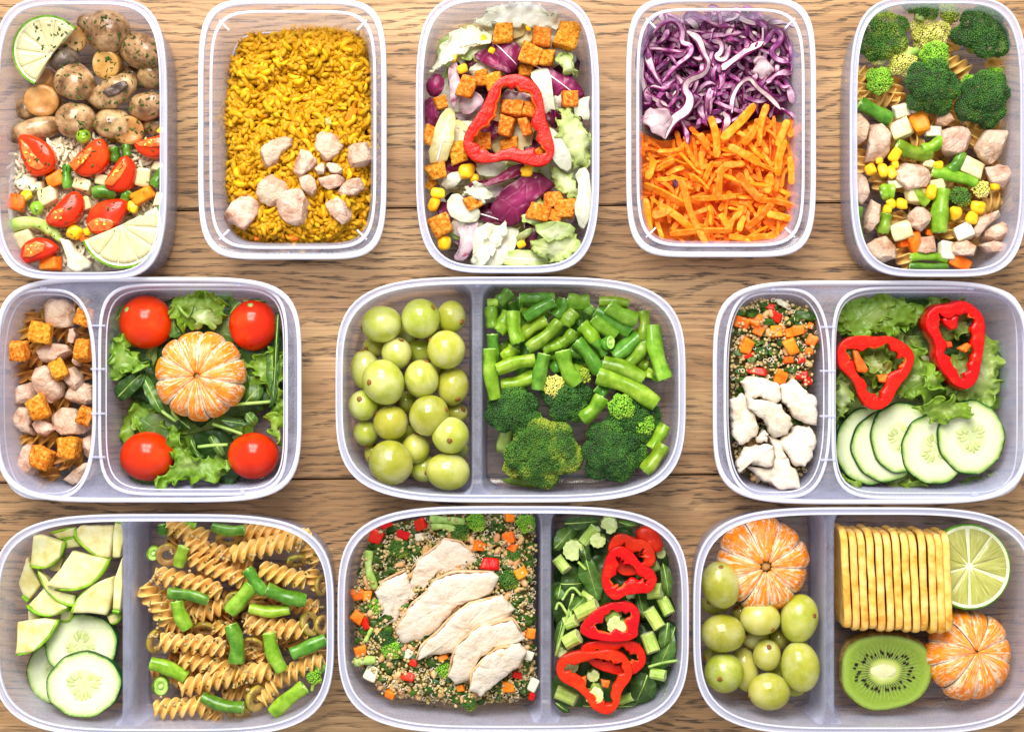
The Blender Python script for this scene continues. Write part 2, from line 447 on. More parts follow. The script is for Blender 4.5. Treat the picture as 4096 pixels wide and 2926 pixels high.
def ledge_box(px, top, n, label):
    bx = Box(px, top * MM, n)
    root = bpy.data.objects.new('food_container', None); COL.objects.link(root); root.location = (bx.c[0], bx.c[1], 0)
    root['label'] = label; root['category'] = 'food container'; root['group'] = 'plastic lunch boxes on the table'
    t = top
    pr = [(26, .3), (19, .3), (16.5, .9), (14, 3), (13.0, 7), (8.8, t - 8), (8.2, t - 5.2), (4.4, t - 5.0), (2.8, t - 2.2),
          (3.8, t - 2.0), (5.0, t - 4.2), (8.4, t - 4.4), (9.8, t - 8), (14.0, 7.4), (15.2, 3.8), (17.5, 2.0), (19.5, 1.4), (26, 1.3)]
    link('body', loft('body', prof(bx, pr), PL_BODY, cap0=True, cap1=True), root)
    rp = [(0, t - 2.6), (.1, t - .8), (.7, t), (2.2, t), (3.0, t - .6), (3.4, t - 2.0), (2.6, t - 2.3), (1.2, t - 1.9), (.6, t - 2.7)]
    rim = link('rim', loft('rim', prof(bx, rp), PL_BEAD, close=True), root)
    for i0, zz, r_ in ((7.4, t - 4.0, .95), (12.6, 9.0, .5)):
        link('bead', loft('bead', [bx.ring((i0 + r_ * math.cos(q)) * MM, (zz + r_ * math.sin(q)) * MM) for q in np.linspace(0, 2 * np.pi, 8, endpoint=False)], PL_BEAD, close=True), rim)
    for sx, sy in ((1, 1), (1, -1), (-1, 1), (-1, -1)):       # small corner ribs
        cx, cy = sx * (bx.a - 15.5 * MM), sy * (bx.b - 15.5 * MM)
        me = bpy.data.meshes.new('rib'); bm = bmesh.new(); bmesh.ops.create_cube(bm, size=1)
        for v in bm.verts: v.co = Vector((v.co.x * .0085, v.co.y * .0011, v.co.z * .003))
        bm.to_mesh(me); bm.free(); me.materials.append(PL_BEAD)
        link('rib', me, root, (cx, cy, (t - 5.5) * MM), (0, 0, math.atan2(sy, sx)))
    return bx, root
def flange_box(px, top, n, comps, zm, ribs, label):
    """rounded tray with a flat flange round two separate wells; comps = (x0, y0, x1, y1, exponent) at flange height"""
    bx = Box(px, top * MM, n)
    root = bpy.data.objects.new('food_container', None); COL.objects.link(root); root.location = (bx.c[0], bx.c[1], 0)
    root['label'] = label; root['category'] = 'food container'; root['group'] = 'plastic lunch boxes on the table'
    t = top; zf = (t - 4.5) * MM
    pr = [(13, .4), (10.6, 1.2), (9.6, 6), (4.4, t - 9), (3.0, t - 4.5), (2.2, t - 1.8), (3.0, t - 1.8), (3.8, t - 4.6), (5.2, t - 9), (10.4, 6.4), (11.4, 2.0), (13, 1.4)]
    link('outer_wall', loft('outer_wall', prof(bx, pr), PL_BODY, close=True), root)
    rp = [(0, t - 2.6), (.1, t - .8), (.7, t), (1.8, t), (2.5, t - .6), (3.0, t - 3.4), (2.2, t - 3.8), (1.2, t - 1.9), (.6, t - 2.7)]
    rim = link('rim', loft('rim', prof(bx, rp), PL_BEAD, close=True), root)
    bm = bmesh.new(); loops = []
    wells = []
    for (x0, y0, x1, y1, e) in comps:
        a = zm.p(x0, y0, zf); b = zm.p(x1, y1, zf)
        c = (a[:2] + b[:2]) / 2 - bx.c; wells.append((c, (b[0] - a[0]) / 2, (a[1] - b[1]) / 2, e))
    outs = [sup(bx.a - 3.4 * MM, bx.b - 3.4 * MM, n, 120)] + [sup(A, B, e, 100) + c for c, A, B, e in wells]
    edges = []
    for o_ in outs:
        vs = [bm.verts.new((p[0], p[1], zf)) for p in o_]
        edges += [bm.edges.new((vs[i], vs[(i + 1) % len(vs)])) for i in range(len(vs))]
    bmesh.ops.triangle_fill(bm, edges=edges, use_beauty=True, use_dissolve=False)
    me = bpy.data.meshes.new('flange'); bm.to_mesh(me); bm.free(); me.materials.append(PL_WALL)
    fl = link('flange', me, root); so = fl.modifiers.new('t', 'SOLIDIFY'); so.thickness = .0008; so.offset = 0
    for c, A, B, e in wells:
        R = lambda i, z: np.column_stack([sup(A - i * MM, B - i * MM, e, 100), np.full(100, z)])
        w = [R(-.4, zf + .0006), R(.6, zf - .0005), R(1.2, zf - .004), R(5.0, .010), R(7.0, .0056), R(12, .0042), R(15, .0038),
             R(15, .0029), R(11.4, .0032), R(6.4, .0048), R(4.2, .010), R(.2, zf - .004), R(-.4, zf - .0003)]
        wl = link('well', loft('well', w, PL_BODY, offset=c), root)
        F0 = R(14.9, .0038); F1 = R(14.9, .0029)
        link('well_floor', loft('well_floor', [F1, F0], PL_BODY, cap0=True, cap1=True, offset=c), root)
        for i0, zz, r_ in ((-.3, zf / MM + .7, .95), (2.2, zf / MM - 5.5, .45)):
            link('bead', loft('bead', [R(i0 + r_ * math.cos(q), (zz + r_ * math.sin(q)) * MM) for q in np.linspace(0, 2 * np.pi, 8, endpoint=False)], PL_BEAD, close=True, offset=c), wl)
    for x, y, lx, ly in ribs:
        p = zm.p(x, y, zf); me = bpy.data.meshes.new('rib'); bm = bmesh.new(); bmesh.ops.create_cube(bm, size=1)
        for v in bm.verts: v.co = Vector((v.co.x * zm.l(lx), v.co.y * zm.l(ly), v.co.z * .0026))
        bm.to_mesh(me); bm.free(); me.materials.append(PL_RIM)
        link('rib', me, root, (p[0] - bx.c[0], p[1] - bx.c[1], zf + .0012))
    return bx, root

z1, z2, z3, z4, z5, z6, z7, z8, z9, z10, z11 = [Z(i) for i in range(1, 12)]
barrel_box((-35, -12, 668, 1118), 60, 4.6, 'deep plastic box of mushrooms, rice and tomato wedges in the corner by lime')
ledge_box((791, -6, 1546, 1037), 52, 6.0, 'shallow plastic box of yellow rice topped with diced pork')
barrel_box((1662, -25, 2399, 1092), 60, 4.4, 'deep plastic box of radicchio salad, croutons and one red pepper ring')
ledge_box((2505, -14, 3266, 1028), 52, 6.0, 'shallow plastic box of shredded purple cabbage and grated carrot')
barrel_box((3400, -16, 4113, 1107), 60, 4.4, 'deep plastic box of broccoli, pasta, diced pork and mixed vegetables')
RIB6 = [(300, 128, 40, 26), (1620, 92, 28, 34), (322, 1532, 38, 26), (1645, 1490, 28, 34)] + [(668, y, 92, 13) for y in (375, 668, 968, 1262)]
flange_box((-24, 1107, 1205, 2009), 52, 5.2, [(-14, 138, 640, 1538, 3.2), (680, 102, 1938, 1512, 6.0)], z6, RIB6, 'two-well plastic tray of pork pasta and a mandarin salad with cherry tomatoes')
bx7, r7 = barrel_box((1341, 1106, 2744, 2009), 60, 4.0, 'divided plastic box of green grapes beside green beans and broccoli')
divider(bx7, r7, 922, 0, z7)
RIB8 = [(500, 126, 28, 26), (1830, 118, 40, 30), (522, 1540, 32, 26), (1862, 1512, 44, 30)] + [(868, y, 100, 13) for y in (384, 680, 985, 1280)]
flange_box((2852, 1121, 4122, 2016), 52, 5.2, [(178, 132, 880, 1530, 3.4), (908, 122, 2195, 1536, 6.0)], z8, RIB8, 'two-well plastic tray of quinoa with chicken and a cucumber salad')
bx9, r9 = barrel_box((-35, 2055, 1336, 2945), 60, 4.0, 'divided plastic box of zucchini, cucumber and fusilli with green beans')
divider(bx9, r9, 856, 0, z9)
bx10, r10 = barrel_box((1349, 2023, 2757, 2932), 60, 4.0, 'divided plastic box of sliced chicken on quinoa beside pepper and celery salad')
divider(bx10, r10, 1340, 0, z10)
bx11, r11 = barrel_box((2773, 2028, 4160, 2938), 60, 4.0, 'divided plastic box of mandarins, grapes, crackers, lime and kiwi')
divider(bx11, r11, 990, 0, z11)
# ------------------------------------------------------------------ food materials
M = {}
M['pork'] = food('cooked_pork', [(.28, '#9a6e52'), (.40, '#b8937c'), (.53, '#c9ac98'), (.75, '#d4bda9')], 130, .48, .34, 330, .0009, sss=.1, var=.06, hvar=.008, crack=210)
M['pork_brown'] = food('browned_pork', [(.30, '#a57a5c'), (.50, '#c89f80'), (.70, '#dcbfa6')], 150, .5, .4, 330, .0009, var=.07, crack=210)
M['chicken'] = food('white_chicken', [(.25, '#bc9e78'), (.36, '#cebda6'), (.50, '#d9cdbd'), (.8, '#ded4c6')], 95, .55, .7, 300, .0014, sss=.08, var=.03, hvar=.004, dist=.6)
M['chicken_edge'] = food('browned_chicken_edge', [(.3, '#b98a58'), (.5, '#d2ad80'), (.75, '#e2ccae')], 120, .55, .5, 380, .0009, var=.03)
M['crouton'] = food('seasoned_crouton', [(.30, '#8f3f06'), (.42, '#c06a10'), (.56, '#dc8c28'), (.70, '#ecb468')], 480, .8, .9, 700, .0010, var=.10, hvar=.010, spec=.2)
M['corn'] = food('corn_kernel', [(.3, '#e9a80c'), (.6, '#f9cb2c'), (.8, '#fde27a')], 190, .28, .1, sss=.25, var=.06)
M['carrot'] = food('cooked_carrot', [(.3, '#e0600a'), (.55, '#f2801c'), (.8, '#f89c3c')], 160, .35, .25, sss=.2, var=.08, hvar=.012)
M['carrot_strip'] = food('grated_carrot', [(.28, '#e26402'), (.48, '#f47e0c'), (.66, '#fa9c36'), (.8, '#ffbe72')], 230, .55, .6, 500, .0006, var=.12, hvar=.010)
M['potato'] = food('cooked_potato', [(.3, '#cdb87c'), (.55, '#dfd2a4'), (.8, '#e9e0c2')], 140, .45, .25, sss=.2, var=.04)
M['onion'] = food('cooked_onion', [(.3, '#cfcbb0'), (.6, '#dedac4'), (.8, '#e8e6d6')], 120, .3, .15, sss=.25, var=.03)
M['cauli'] = food('cauliflower', [(.3, '#c8c09c'), (.6, '#ddd7bf'), (.8, '#e8e3d0')], 200, .45, .4, sss=.2, var=.03)
M['bean'] = food('green_bean_skin', [(.30, '#587f0e'), (.50, '#78a022'), (.72, '#9ebc48')], 130, .30, .35, 200, .0005, var=.26, hvar=.016, coat=.25, sss=.1)
M['bean_dark'] = food('dark_green_bean_skin', [(.30, '#33600e'), (.50, '#4c8020'), (.72, '#6f9c3a')], 130, .28, .2, 260, .0003, var=.14, hvar=.012, coat=.3)
M['bean_end'] = food('bean_cut_flesh', [(.30, '#7fb63e'), (.55, '#a9d468'), (.8, '#cfe79c')], 260, .4, .3, var=.10)
M['bean_core'] = food('bean_seed', [(.30, '#8fbf4a'), (.6, '#cfe59a')], 260, .35, .1)
M['stem_green'] = food('broccoli_stalk', [(.30, '#7d9f3f'), (.55, '#a8c466'), (.8, '#cfe0a0')], 160, .45, .3, var=.08)
M['rind_brown'] = food('stem_scar', [(.3, '#5c3a1c'), (.6, '#93642f'), (.8, '#b98d50')], 700, .7, .6)
M['tomato'] = food('tomato_skin', [(.30, '#c02404'), (.55, '#d03006'), (.8, '#e05012')], 45, .2, .03, coat=.15, var=.05, hvar=.002, sss=.15, sss_r=(.004, .001, .0005))
M['tomato_flesh'] = food('tomato_flesh', [(.30, '#d23a12'), (.5, '#ee5a26'), (.72, '#f68a4a')], 190, .22, .35, 300, .0006, coat=.4, sss=.2, sss_r=(.004, .001, .0005))
M['tomato_seed'] = food('tomato_seed', [(.3, '#d9981c'), (.7, '#f6cf5e')], 500, .25, .2, coat=.4)
M['pepper'] = food('red_pepper_skin', [(.30, '#a80801'), (.55, '#bf0d02'), (.8, '#d41c06')], 60, .2, .06, coat=.15, var=.05, hvar=.004, sss=.12, sss_r=(.004, .001, .0005))
M['pepper_cut'] = food('red_pepper_flesh', [(.30, '#b80e02'), (.55, '#cf1804'), (.8, '#e03a12')], 130, .28, .6, 300, .0010, coat=.12, var=.04, hvar=.004, sss=.2, sss_r=(.004, .001, .0005))
M['pepper_rib'] = food('pepper_membrane', [(.30, '#d8420a'), (.6, '#ec7024'), (.8, '#f4964a')], 220, .35, .4, sss=.2)
M['olive'] = food('green_olive', [(.30, '#7a6a1c'), (.55, '#a08e36'), (.8, '#bfae5c')], 160, .3, .2, coat=.3, var=.12)
M['olive_in'] = food('olive_flesh', [(.30, '#8a6a34'), (.6, '#b3935a'), (.8, '#cbb07c')], 200, .4, .3)
M['pasta'] = food('fusilli_pasta', [(.28, '#cf9c44'), (.5, '#e2b86a'), (.75, '#eecb90')], 130, .42, .12, sss=.2, var=.06, hvar=.006)
M['pasta_brown'] = food('wholemeal_fusilli', [(.28, '#a5702c'), (.5, '#c28c44'), (.75, '#d9ac66')], 130, .42, .15, var=.08)
M['zuc'] = food('zucchini_flesh', [(.28, '#c8b866'), (.5, '#d9d396'), (.75, '#e6e4be')], 110, .35, .3, sss=.25, var=.05)
M['zuc_skin'] = food('zucchini_skin', [(.30, '#5f9212'), (.55, '#86b526'), (.8, '#b4d256')], 160, .35, .25, var=.1)
M['cuc_skin'] = food('cucumber_skin', [(.30, '#07300f'), (.55, '#12491c'), (.8, '#2c6a2c')], 180, .35, .35, coat=.2, var=.05)
M['celery'] = food('celery_side', [(.30, '#8aa83e'), (.55, '#a8c060'), (.8, '#c6d692')], 180, .38, .2, var=.1)
M['celery_end'] = food('celery_cut', [(.30, '#a8ba66'), (.55, '#c4d18e'), (.8, '#dde4ba')], 330, .5, .5)
M['mush'] = food('mushroom_cap', [(.28, '#4c331c'), (.42, '#7c5c3a'), (.56, '#a8865e'), (.75, '#cdb28c')], 110, .26, .25, 220, .0006, coat=.4, var=.10, hvar=.006, sss=.1)
M['mush_stem'] = food('mushroom_stem', [(.28, '#8a5a28'), (.5, '#b98648'), (.75, '#d6ae78')], 80, .35, .25, coat=.2, var=.10, sss=.1)
M['mush_dark'] = food('mushroom_gill', [(.28, '#2c221e'), (.5, '#55463e'), (.75, '#857262')], 120, .4, .5, 400, .0006, coat=.2)
M['herb'] = food('dried_herb', [(.3, '#23340f'), (.6, '#3d5a1e'), (.8, '#5e7a34')], 400, .7, .2, var=.2)
M['spinach'] = food('cooked_greens', [(.3, '#1c3208'), (.55, '#34540f'), (.8, '#5a7a24')], 220, .4, .5, coat=.1, var=.2)
M['rice'] = food('boiled_rice', [(.3, '#d6c6a4'), (.6, '#e6dac0'), (.8, '#eee4d0')], 240, .45, .1, sss=.2, var=.06)
M['yrice'] = food('curried_rice', [(.28, '#a67604'), (.5, '#cb980a'), (.72, '#e4b820')], 210, .45, .35, 500, .0004, sss=.15, sss_r=(.003, .002, .0004), var=.16, hvar=.012)
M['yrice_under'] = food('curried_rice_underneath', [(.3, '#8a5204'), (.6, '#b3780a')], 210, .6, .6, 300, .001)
M['quinoa'] = food('quinoa', [(.3, '#a08a56'), (.6, '#bfa878'), (.8, '#d6c49c')], 300, .4, .1, sss=.25, var=.08)
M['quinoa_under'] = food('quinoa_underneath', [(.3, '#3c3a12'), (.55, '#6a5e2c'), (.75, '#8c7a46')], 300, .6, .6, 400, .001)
M['wheat'] = food('wheat_grain', [(.3, '#b98750'), (.6, '#d5a976'), (.8, '#e6c79c')], 200, .4, .3, var=.08)
M['cracker'] = food('cracker', [(.28, '#bd7e22'), (.42, '#dfaa4a'), (.58, '#ecc26e'), (.8, '#f3d490')], 100, .65, .45, 480, .0006, var=.05, hvar=.006)
M['kiwi_skin'] = food('kiwi_skin', [(.3, '#5a4420'), (.6, '#84683a'), (.8, '#a58a58')], 300, .85, .6)
M['kiwi_seed'] = food('kiwi_seed', [(.3, '#14080a'), (.7, '#2c1418')], 300, .25, .1)
M['kiwi_core'] = food('kiwi_core', [(.3, '#ccce90'), (.7, '#e0e0b8')], 200, .4, .2, sss=.2)
M['lime_skin'] = food('lime_rind', [(.3, '#3f7a0e'), (.55, '#67a31e'), (.8, '#98c63c')], 260, .35, .35, 700, .0004, var=.1)
M['lime_pith'] = food('lime_pith', [(.3, '#d0d6a0'), (.7, '#e6e9ca')], 240, .5, .2)
M['mandarin_core'] = food('mandarin_core', [(.3, '#d98a34'), (.6, '#f0c088'), (.8, '#f6e0c0')], 300, .5, .4)
M['cab_skin'] = food('cabbage_purple', [(.3, '#440632'), (.55, '#700e52'), (.8, '#9a2a78')], 150, .3, .2, coat=.25, var=.22, hvar=.012)
M['cab_in'] = food('cabbage_cut', [(.30, '#5e1c54'), (.45, '#8c4c7e'), (.58, '#be96ac'), (.75, '#dccac8')], 110, .4, .2, sss=.1, var=.10)
M['cab_white'] = food('cabbage_white', [(.30, '#8e5488'), (.42, '#bf9cb0'), (.58, '#d9c8c4'), (.8, '#e4dacd')], 110, .4, .2, sss=.1, var=.03)
M['white_rib'] = food('white_leaf_rib', [(.3, '#ead9dc'), (.6, '#f5efea'), (.8, '#fbf8f2')], 160, .4, .2)
M['leaf_stem'] = food('leaf_stem', [(.3, '#7fa345'), (.6, '#a9c76a'), (.8, '#cfe09c')], 160, .4, .2)

def grape_mat():
    t = NT('green_grape'); o = t.obj(); r = t.rnd()
    ad = t.n('ShaderNodeVectorMath', operation='ADD'); t.l(o, ad.inputs[0]); cb = t.n('ShaderNodeCombineXYZ'); t.l(r, cb.inputs[0]); t.l(cb.outputs[0], ad.inputs[1])
    v = ad.outputs[0]
    col = t.ramp(t.noise(v, 55, 3, .5, .3), [(.28, '#94981e'), (.5, '#aeae3e'), (.72, '#c6c278')])
    col = t.hsv(col, t.math('ADD', t.math('MULTIPLY', r, .035), .488), 1.0, t.math('ADD', t.math('MULTIPLY', t.math('FRACT', t.math('MULTIPLY', r, 5.7)), .26), .84))
    bloom = t.ramp(t.noise(v, 90, 4, .6), [(.48, 0.0), (.70, .50)])
    col = t.mix(bloom, col, '#c2c298')
    spots = t.ramp(t.noise(v, 750, 1), [(.76, 0.0), (.79, 1.0)])
    col = t.mix(t.math('MULTIPLY', spots, .7), col, '#6b5a1c')
    rough = t.ramp(t.noise(v, 120, 3), [(.4, .10), (.7, .30)])
    return t.done(t.pbsdf(col, rough, None, .75, (.006, .0055, .0012), .5))
M['grape'] = grape_mat()

def mandarin_mat():
    t = NT('mandarin_segment'); uv = t.uv(); o = t.obj()
    sp = t.n('ShaderNodeSeparateXYZ'); t.l(uv, sp.inputs[0])
    col = t.ramp(t.noise(o, 320, 3, .6), [(.3, '#de6c04'), (.55, '#ee8a10'), (.8, '#f6a838')])
    # strings of pith: along the seams, thin threads running up the back, loose white patches
    rr = t.rnd()
    seam = t.math('ABSOLUTE', t.math('SUBTRACT', sp.outputs[0], .5))
    n1 = t.noise(o, 330, 4, .65, .6)
    seamw = t.ramp(t.math('ADD', seam, t.math('MULTIPLY', t.math('SUBTRACT', n1, .5), .5)), [(.39, 0.0), (.46, 1.0)])
    cmb = t.n('ShaderNodeCombineXYZ'); t.l(t.math('MULTIPLY', sp.outputs[0], 2.6), cmb.inputs[0]); t.l(t.math('MULTIPLY', sp.outputs[1], 2.2), cmb.inputs[1]); t.l(t.math('MULTIPLY', rr, 31.0), cmb.inputs[2])
    thr = t.math('ABSOLUTE', t.math('SUBTRACT', t.noise(cmb.outputs[0], 1.6, 4, .6, .7), .5))
    net = t.math('MULTIPLY', t.ramp(thr, [(.010, 1.0), (.034, 0.0)]), t.ramp(t.noise(o, 95, 3), [(.40, 0.0), (.50, 1.0)]))
    patch = t.ramp(t.noise(cmb.outputs[0], 2.6, 5, .62, .5), [(.575, 0.0), (.62, 1.0)])
    w = t.math('MAXIMUM', t.math('MAXIMUM', seamw, net), patch)
    col = t.mix(t.math('MULTIPLY', w, .72), col, '#f4e2c8')
    return t.done(t.pbsdf(col, .42, t.bump(t.math('ADD', w, t.math('MULTIPLY', t.noise(o, 500, 3), .4)), .5, .0005), .3, (.005, .002, .0006)))
M['mandarin'] = mandarin_mat()

def cuc_face_mat():
    t = NT('cucumber_flesh'); uv = t.uv(); o = t.obj(); r = t.rnd()
    sp = t.n('ShaderNodeSeparateXYZ'); t.l(uv, sp.inputs[0])      # u = radius 0..1, v = angle
    n = t.noise(o, 150, 4, .6)
    rad = t.math('ADD', sp.outputs[0], t.math('MULTIPLY', t.math('SUBTRACT', n, .5), .10))
    col = t.ramp(rad, [(.0, '#b6c088'), (.40, '#c2cb98'), (.52, '#d4dab6'), (.78, '#ccd5ac'), (.90, '#b6c48a'), (.965, '#7d9c44'), (1.0, '#2f5c1c')])
    streak = t.noise(o, 420, 3)
    col = t.mix(t.ramp(streak, [(.5, 0.0), (.8, .35)]), col, '#e6ead0')
    return t.done(t.pbsdf(col, .32, t.bump(streak, .3, .0005), .15, (.003, .003, .0018), .35, .05))
M['cuc'] = cuc_face_mat()
M['cuc_seed'] = food('cucumber_seed', [(.3, '#a9b76c'), (.6, '#bcc886'), (.8, '#cfd8a6')], 300, .2, .2, coat=.3)

def kiwi_mat():
    t = NT('kiwi_flesh'); uv = t.uv(); o = t.obj()
    sp = t.n('ShaderNodeSeparateXYZ'); t.l(uv, sp.inputs[0])
    wob = t.noise(o, 110, 3)
    rad = t.math('ADD', sp.outputs[0], t.math('MULTIPLY', t.math('SUBTRACT', wob, .5), .07))
    col = t.ramp(rad, [(.16, '#d8dc9c'), (.30, '#a8b84a'), (.38, '#50660c'), (.55, '#6e8a18'), (.80, '#7e9a24'), (.93, '#94ae40'), (.985, '#6a842a')])
    sx = t.math('SINE', t.math('MULTIPLY', sp.outputs[1], 2 * math.pi * 46))
    ray = t.math('MULTIPLY', t.ramp(sx, [(.70, 0.0), (1.0, 1.0)]), t.ramp(rad, [(.18, .9), (.50, .75), (.80, .0)]))
    col = t.mix(ray, col, '#c2cc7e')
    gr = t.noise(o, 500, 3)
    col = t.mix(t.ramp(gr, [(.45, 0.0), (.75, .35)]), col, '#9cb848')
    return t.done(t.pbsdf(col, .3, t.bump(gr, .35, .0004), .35, (.003, .004, .001), .5, .2))
M['kiwi'] = kiwi_mat()
def lime_mat(name, stops):
    t = NT(name); uv = t.uv(); o = t.obj()
    mp = t.n('ShaderNodeMapping'); mp.inputs['Scale'].default_value = (2.2, 60, 1); t.l(uv, mp.inputs['Vector'])
    n = t.noise(mp.outputs[0], 1.0, 3, .6, .4)
    col = t.ramp(n, stops)
    return t.done(t.pbsdf(col, .2, t.bump(n, .5, .0006), .45, (.004, .004, .001), .5, .3))
M['lime'] = lime_mat('lime_pulp', [(.3, '#96993a'), (.52, '#b4b45a'), (.75, '#d2d296')])
M['lime_pale'] = lime_mat('pale_lime_pulp', [(.3, '#c4b878'), (.52, '#d9d0a0'), (.75, '#e8e2c4')])

def leaf_mat(name, inner, mid, edge, vein, vw=.5, back=None, rough=.4, blot=.0, blotc='#ffffff', thr=.5):
    """uv.x runs along the leaf, uv.y = -1..1 across it mapped to 0..1; the colours run from the rib to the rim of the leaf"""
    t = NT(name); uv = t.uv(); o = t.obj(); r = t.rnd()
    sp = t.n('ShaderNodeSeparateXYZ'); t.l(uv, sp.inputs[0])
    n = t.noise(o, 120, 3, .6, .3)
    e = t.math('ADD', sp.outputs[0], t.math('MULTIPLY', t.math('SUBTRACT', n, .5), .35))
    col = t.ramp(e, [(.05, inner), (.45, mid), (.95, edge)])
    if blot:
        b = t.ramp(t.noise(o, 95, 3, .6, 1.0), [(thr, 0.0), (thr + .08, 1.0)])
        col = t.mix(t.math('MULTIPLY', b, blot), col, blotc)
    vr = t.n('ShaderNodeTexVoronoi', feature='DISTANCE_TO_EDGE'); vr.inputs['Scale'].default_value = 75; t.l(o, vr.inputs['Vector'])
    vm = t.ramp(vr.outputs[0], [(.0, 1.0), (.06, 0.0)])
    col = t.mix(t.math('MULTIPLY', vm, vw), col, vein)
    col = t.hsv(col, t.math('ADD', t.math('MULTIPLY', r, .02), .49), 1.0, t.math('ADD', t.math('MULTIPLY', t.math('FRACT', t.math('MULTIPLY', r, 9.1)), .24), .88))
    b = t.pbsdf(col, rough, t.bump(t.math('SUBTRACT', t.noise(o, 260, 3), vm), .35, .0005), 0, spec=.45, coat=.12)
    tl = t.n('ShaderNodeBsdfTranslucent'); t.l(col, tl.inputs[0])
    mx = t.n('ShaderNodeMixShader'); mx.inputs[0].default_value = .34; t.l(b.outputs[0], mx.inputs[1]); t.l(tl.outputs[0], mx.inputs[2])
    return t.done(mx)
M['lettuce'] = leaf_mat('green_lettuce', '#a2b85c', '#82a630', '#86ad2c', '#b2c878', .3)
M['lettuce_pale'] = leaf_mat('pale_lettuce', '#ccd4a0', '#aec26c', '#94b246', '#d0dab0', .3)
M['arugula'] = leaf_mat('arugula', '#7f9c4e', '#577f2c', '#4a7424', '#93ad68', .25)
M['arugula_dark'] = leaf_mat('dark_arugula', '#50702c', '#365a1a', '#2f5216', '#769050', .2)
M['white_leaf'] = leaf_mat('white_salad_leaf', '#e6e2d0', '#e9e6d6', '#e2e4ca', '#f0eee2', .2)
M['cream_leaf'] = leaf_mat('cream_endive', '#d9d2b0', '#dcd3a4', '#d6c47e', '#e8e2c6', .3)
M['green_white'] = leaf_mat('pale_green_frisee', '#d6dab4', '#cad398', '#b0c468', '#e2e6c8', .3)
M['radicchio'] = leaf_mat('radicchio', '#a8306a', '#86124a', '#6a0c3a', '#c8689a', .14)
M['radicchio_dark'] = leaf_mat('dark_radicchio', '#6a1238', '#54082c', '#420822', '#a84a78', .2)
M['pink_leaf'] = leaf_mat('streaked_radicchio', '#e0d4d4', '#dac6cc', '#ccaab6', '#e4d0d8', .2, blot=.85, blotc='#a51c62', thr=.56)
M['bud_dark'] = None

# ------------------------------------------------------------------ food builders
def chunk(name, pts, z0, h, mat, seed=0, n=44, rough=.0009, rscale=190, dome=.12, cut=.9, smooth=0, tilt=0.0, tdir=0.0, parent=None, edge=0.0, facet=False):
    """lump with the given top outline (metres), standing from z0 to about z0+h"""
    p = ccw(resample(pts, n, True, smooth)); c = p.mean(0)
    if edge: p = p + edge * np.stack([fbm(np.column_stack([p, 0 * p[:, 0]]), 260, seed + 1, 3), fbm(np.column_stack([p, 0 * p[:, 0]]) + 5, 260, seed + 2, 3)], 1)
    pr = [(.55, 0), (.88, .02), (.97, .12), (1.0, .35), (1.0, .70), (.985, .87), (.945, .96), (.86, 1 + dome * .25), (.70, 1 + dome * .6), (.50, 1 + dome * .85), (.25, 1 + dome)]
    V = []
    for s, z in pr: V.append(np.column_stack([(p - c) * s, np.full(n, z * h)]))
    V = np.vstack(V + [np.array([[0, 0, h * (1 + dome)], [0, 0, 0]])])
    F = grid_faces(len(pr), n); top = (len(pr) - 1) * n; ci = len(pr) * n
    F += [(top + j, top + (j + 1) % n, ci) for j in range(n)] + [((j + 1) % n, j, ci + 1) for j in range(n)]
    dv = V - np.array([0, 0, h * .45]); dv /= np.linalg.norm(dv, axis=1)[:, None] + 1e-9
    q = V + np.array([seed * .37, seed * .11, 0])
    d = fbm(q, rscale, seed, 3) * rough - np.clip(.18 - np.abs(vnoise(q, rscale * .7, seed + 5)), 0, 1) * rough * 3.2
    V = V + dv * d[:, None]
    if tilt: V[:, 2] += (V[:, 0] * math.cos(tdir) + V[:, 1] * math.sin(tdir)) * tilt
    if facet:                                             # flat knife cuts
        rg = np.random.default_rng(seed + 77); ctr = np.array([0, 0, h * .5])
        for _ in range(7):
            d_ = rg.normal(size=3); d_[2] = abs(d_[2]) * .9 + .15; d_ /= np.linalg.norm(d_)
            pj = (V - ctr) @ d_; lim = pj.max() * rg.uniform(.72, .90)
            V = V - np.clip(pj - lim, 0, None)[:, None] * d_ * .93
    me_ = mk(name, V, F, mat)
    if facet: me_.set_sharp_from_angle(angle=.55)
    return link(name, me_, parent, (c[0], c[1], z0))
def block_mesh(name, mat, seed, sub=5, rnd=.22, rough=.06, pores=0.0, size=(1, 1, 1)):
    """unit cube with rounded uneven edges"""
    bm = bmesh.new(); bmesh.ops.create_cube(bm, size=2)
    bmesh.ops.subdivide_edges(bm, edges=bm.edges[:], cuts=sub, use_grid_fill=True)
    V = np.array([v.co[:] for v in bm.verts]); F = [[v.index for v in f.verts] for f in bm.faces]; bm.free()
    s = np.asarray(size) * .5
    inner = np.clip(V, -(1 - rnd), 1 - rnd); d = V - inner; L = np.linalg.norm(d, axis=1)[:, None] + 1e-9
    V = inner + d / np.maximum(L, 1e-9) * np.minimum(L, rnd)
    q = V + seed * 3.7
    nrm = V / np.linalg.norm(V, axis=1)[:, None]
    V = V + nrm * (fbm(q, 1.3, seed, 3) * rough * 1.6)[:, None]
    if pores: V = V - nrm * (np.clip(vnoise(q, 4.2, seed + 3) - .25, 0, 1) * pores)[:, None]
    return mk(name, V * s, F, mat)
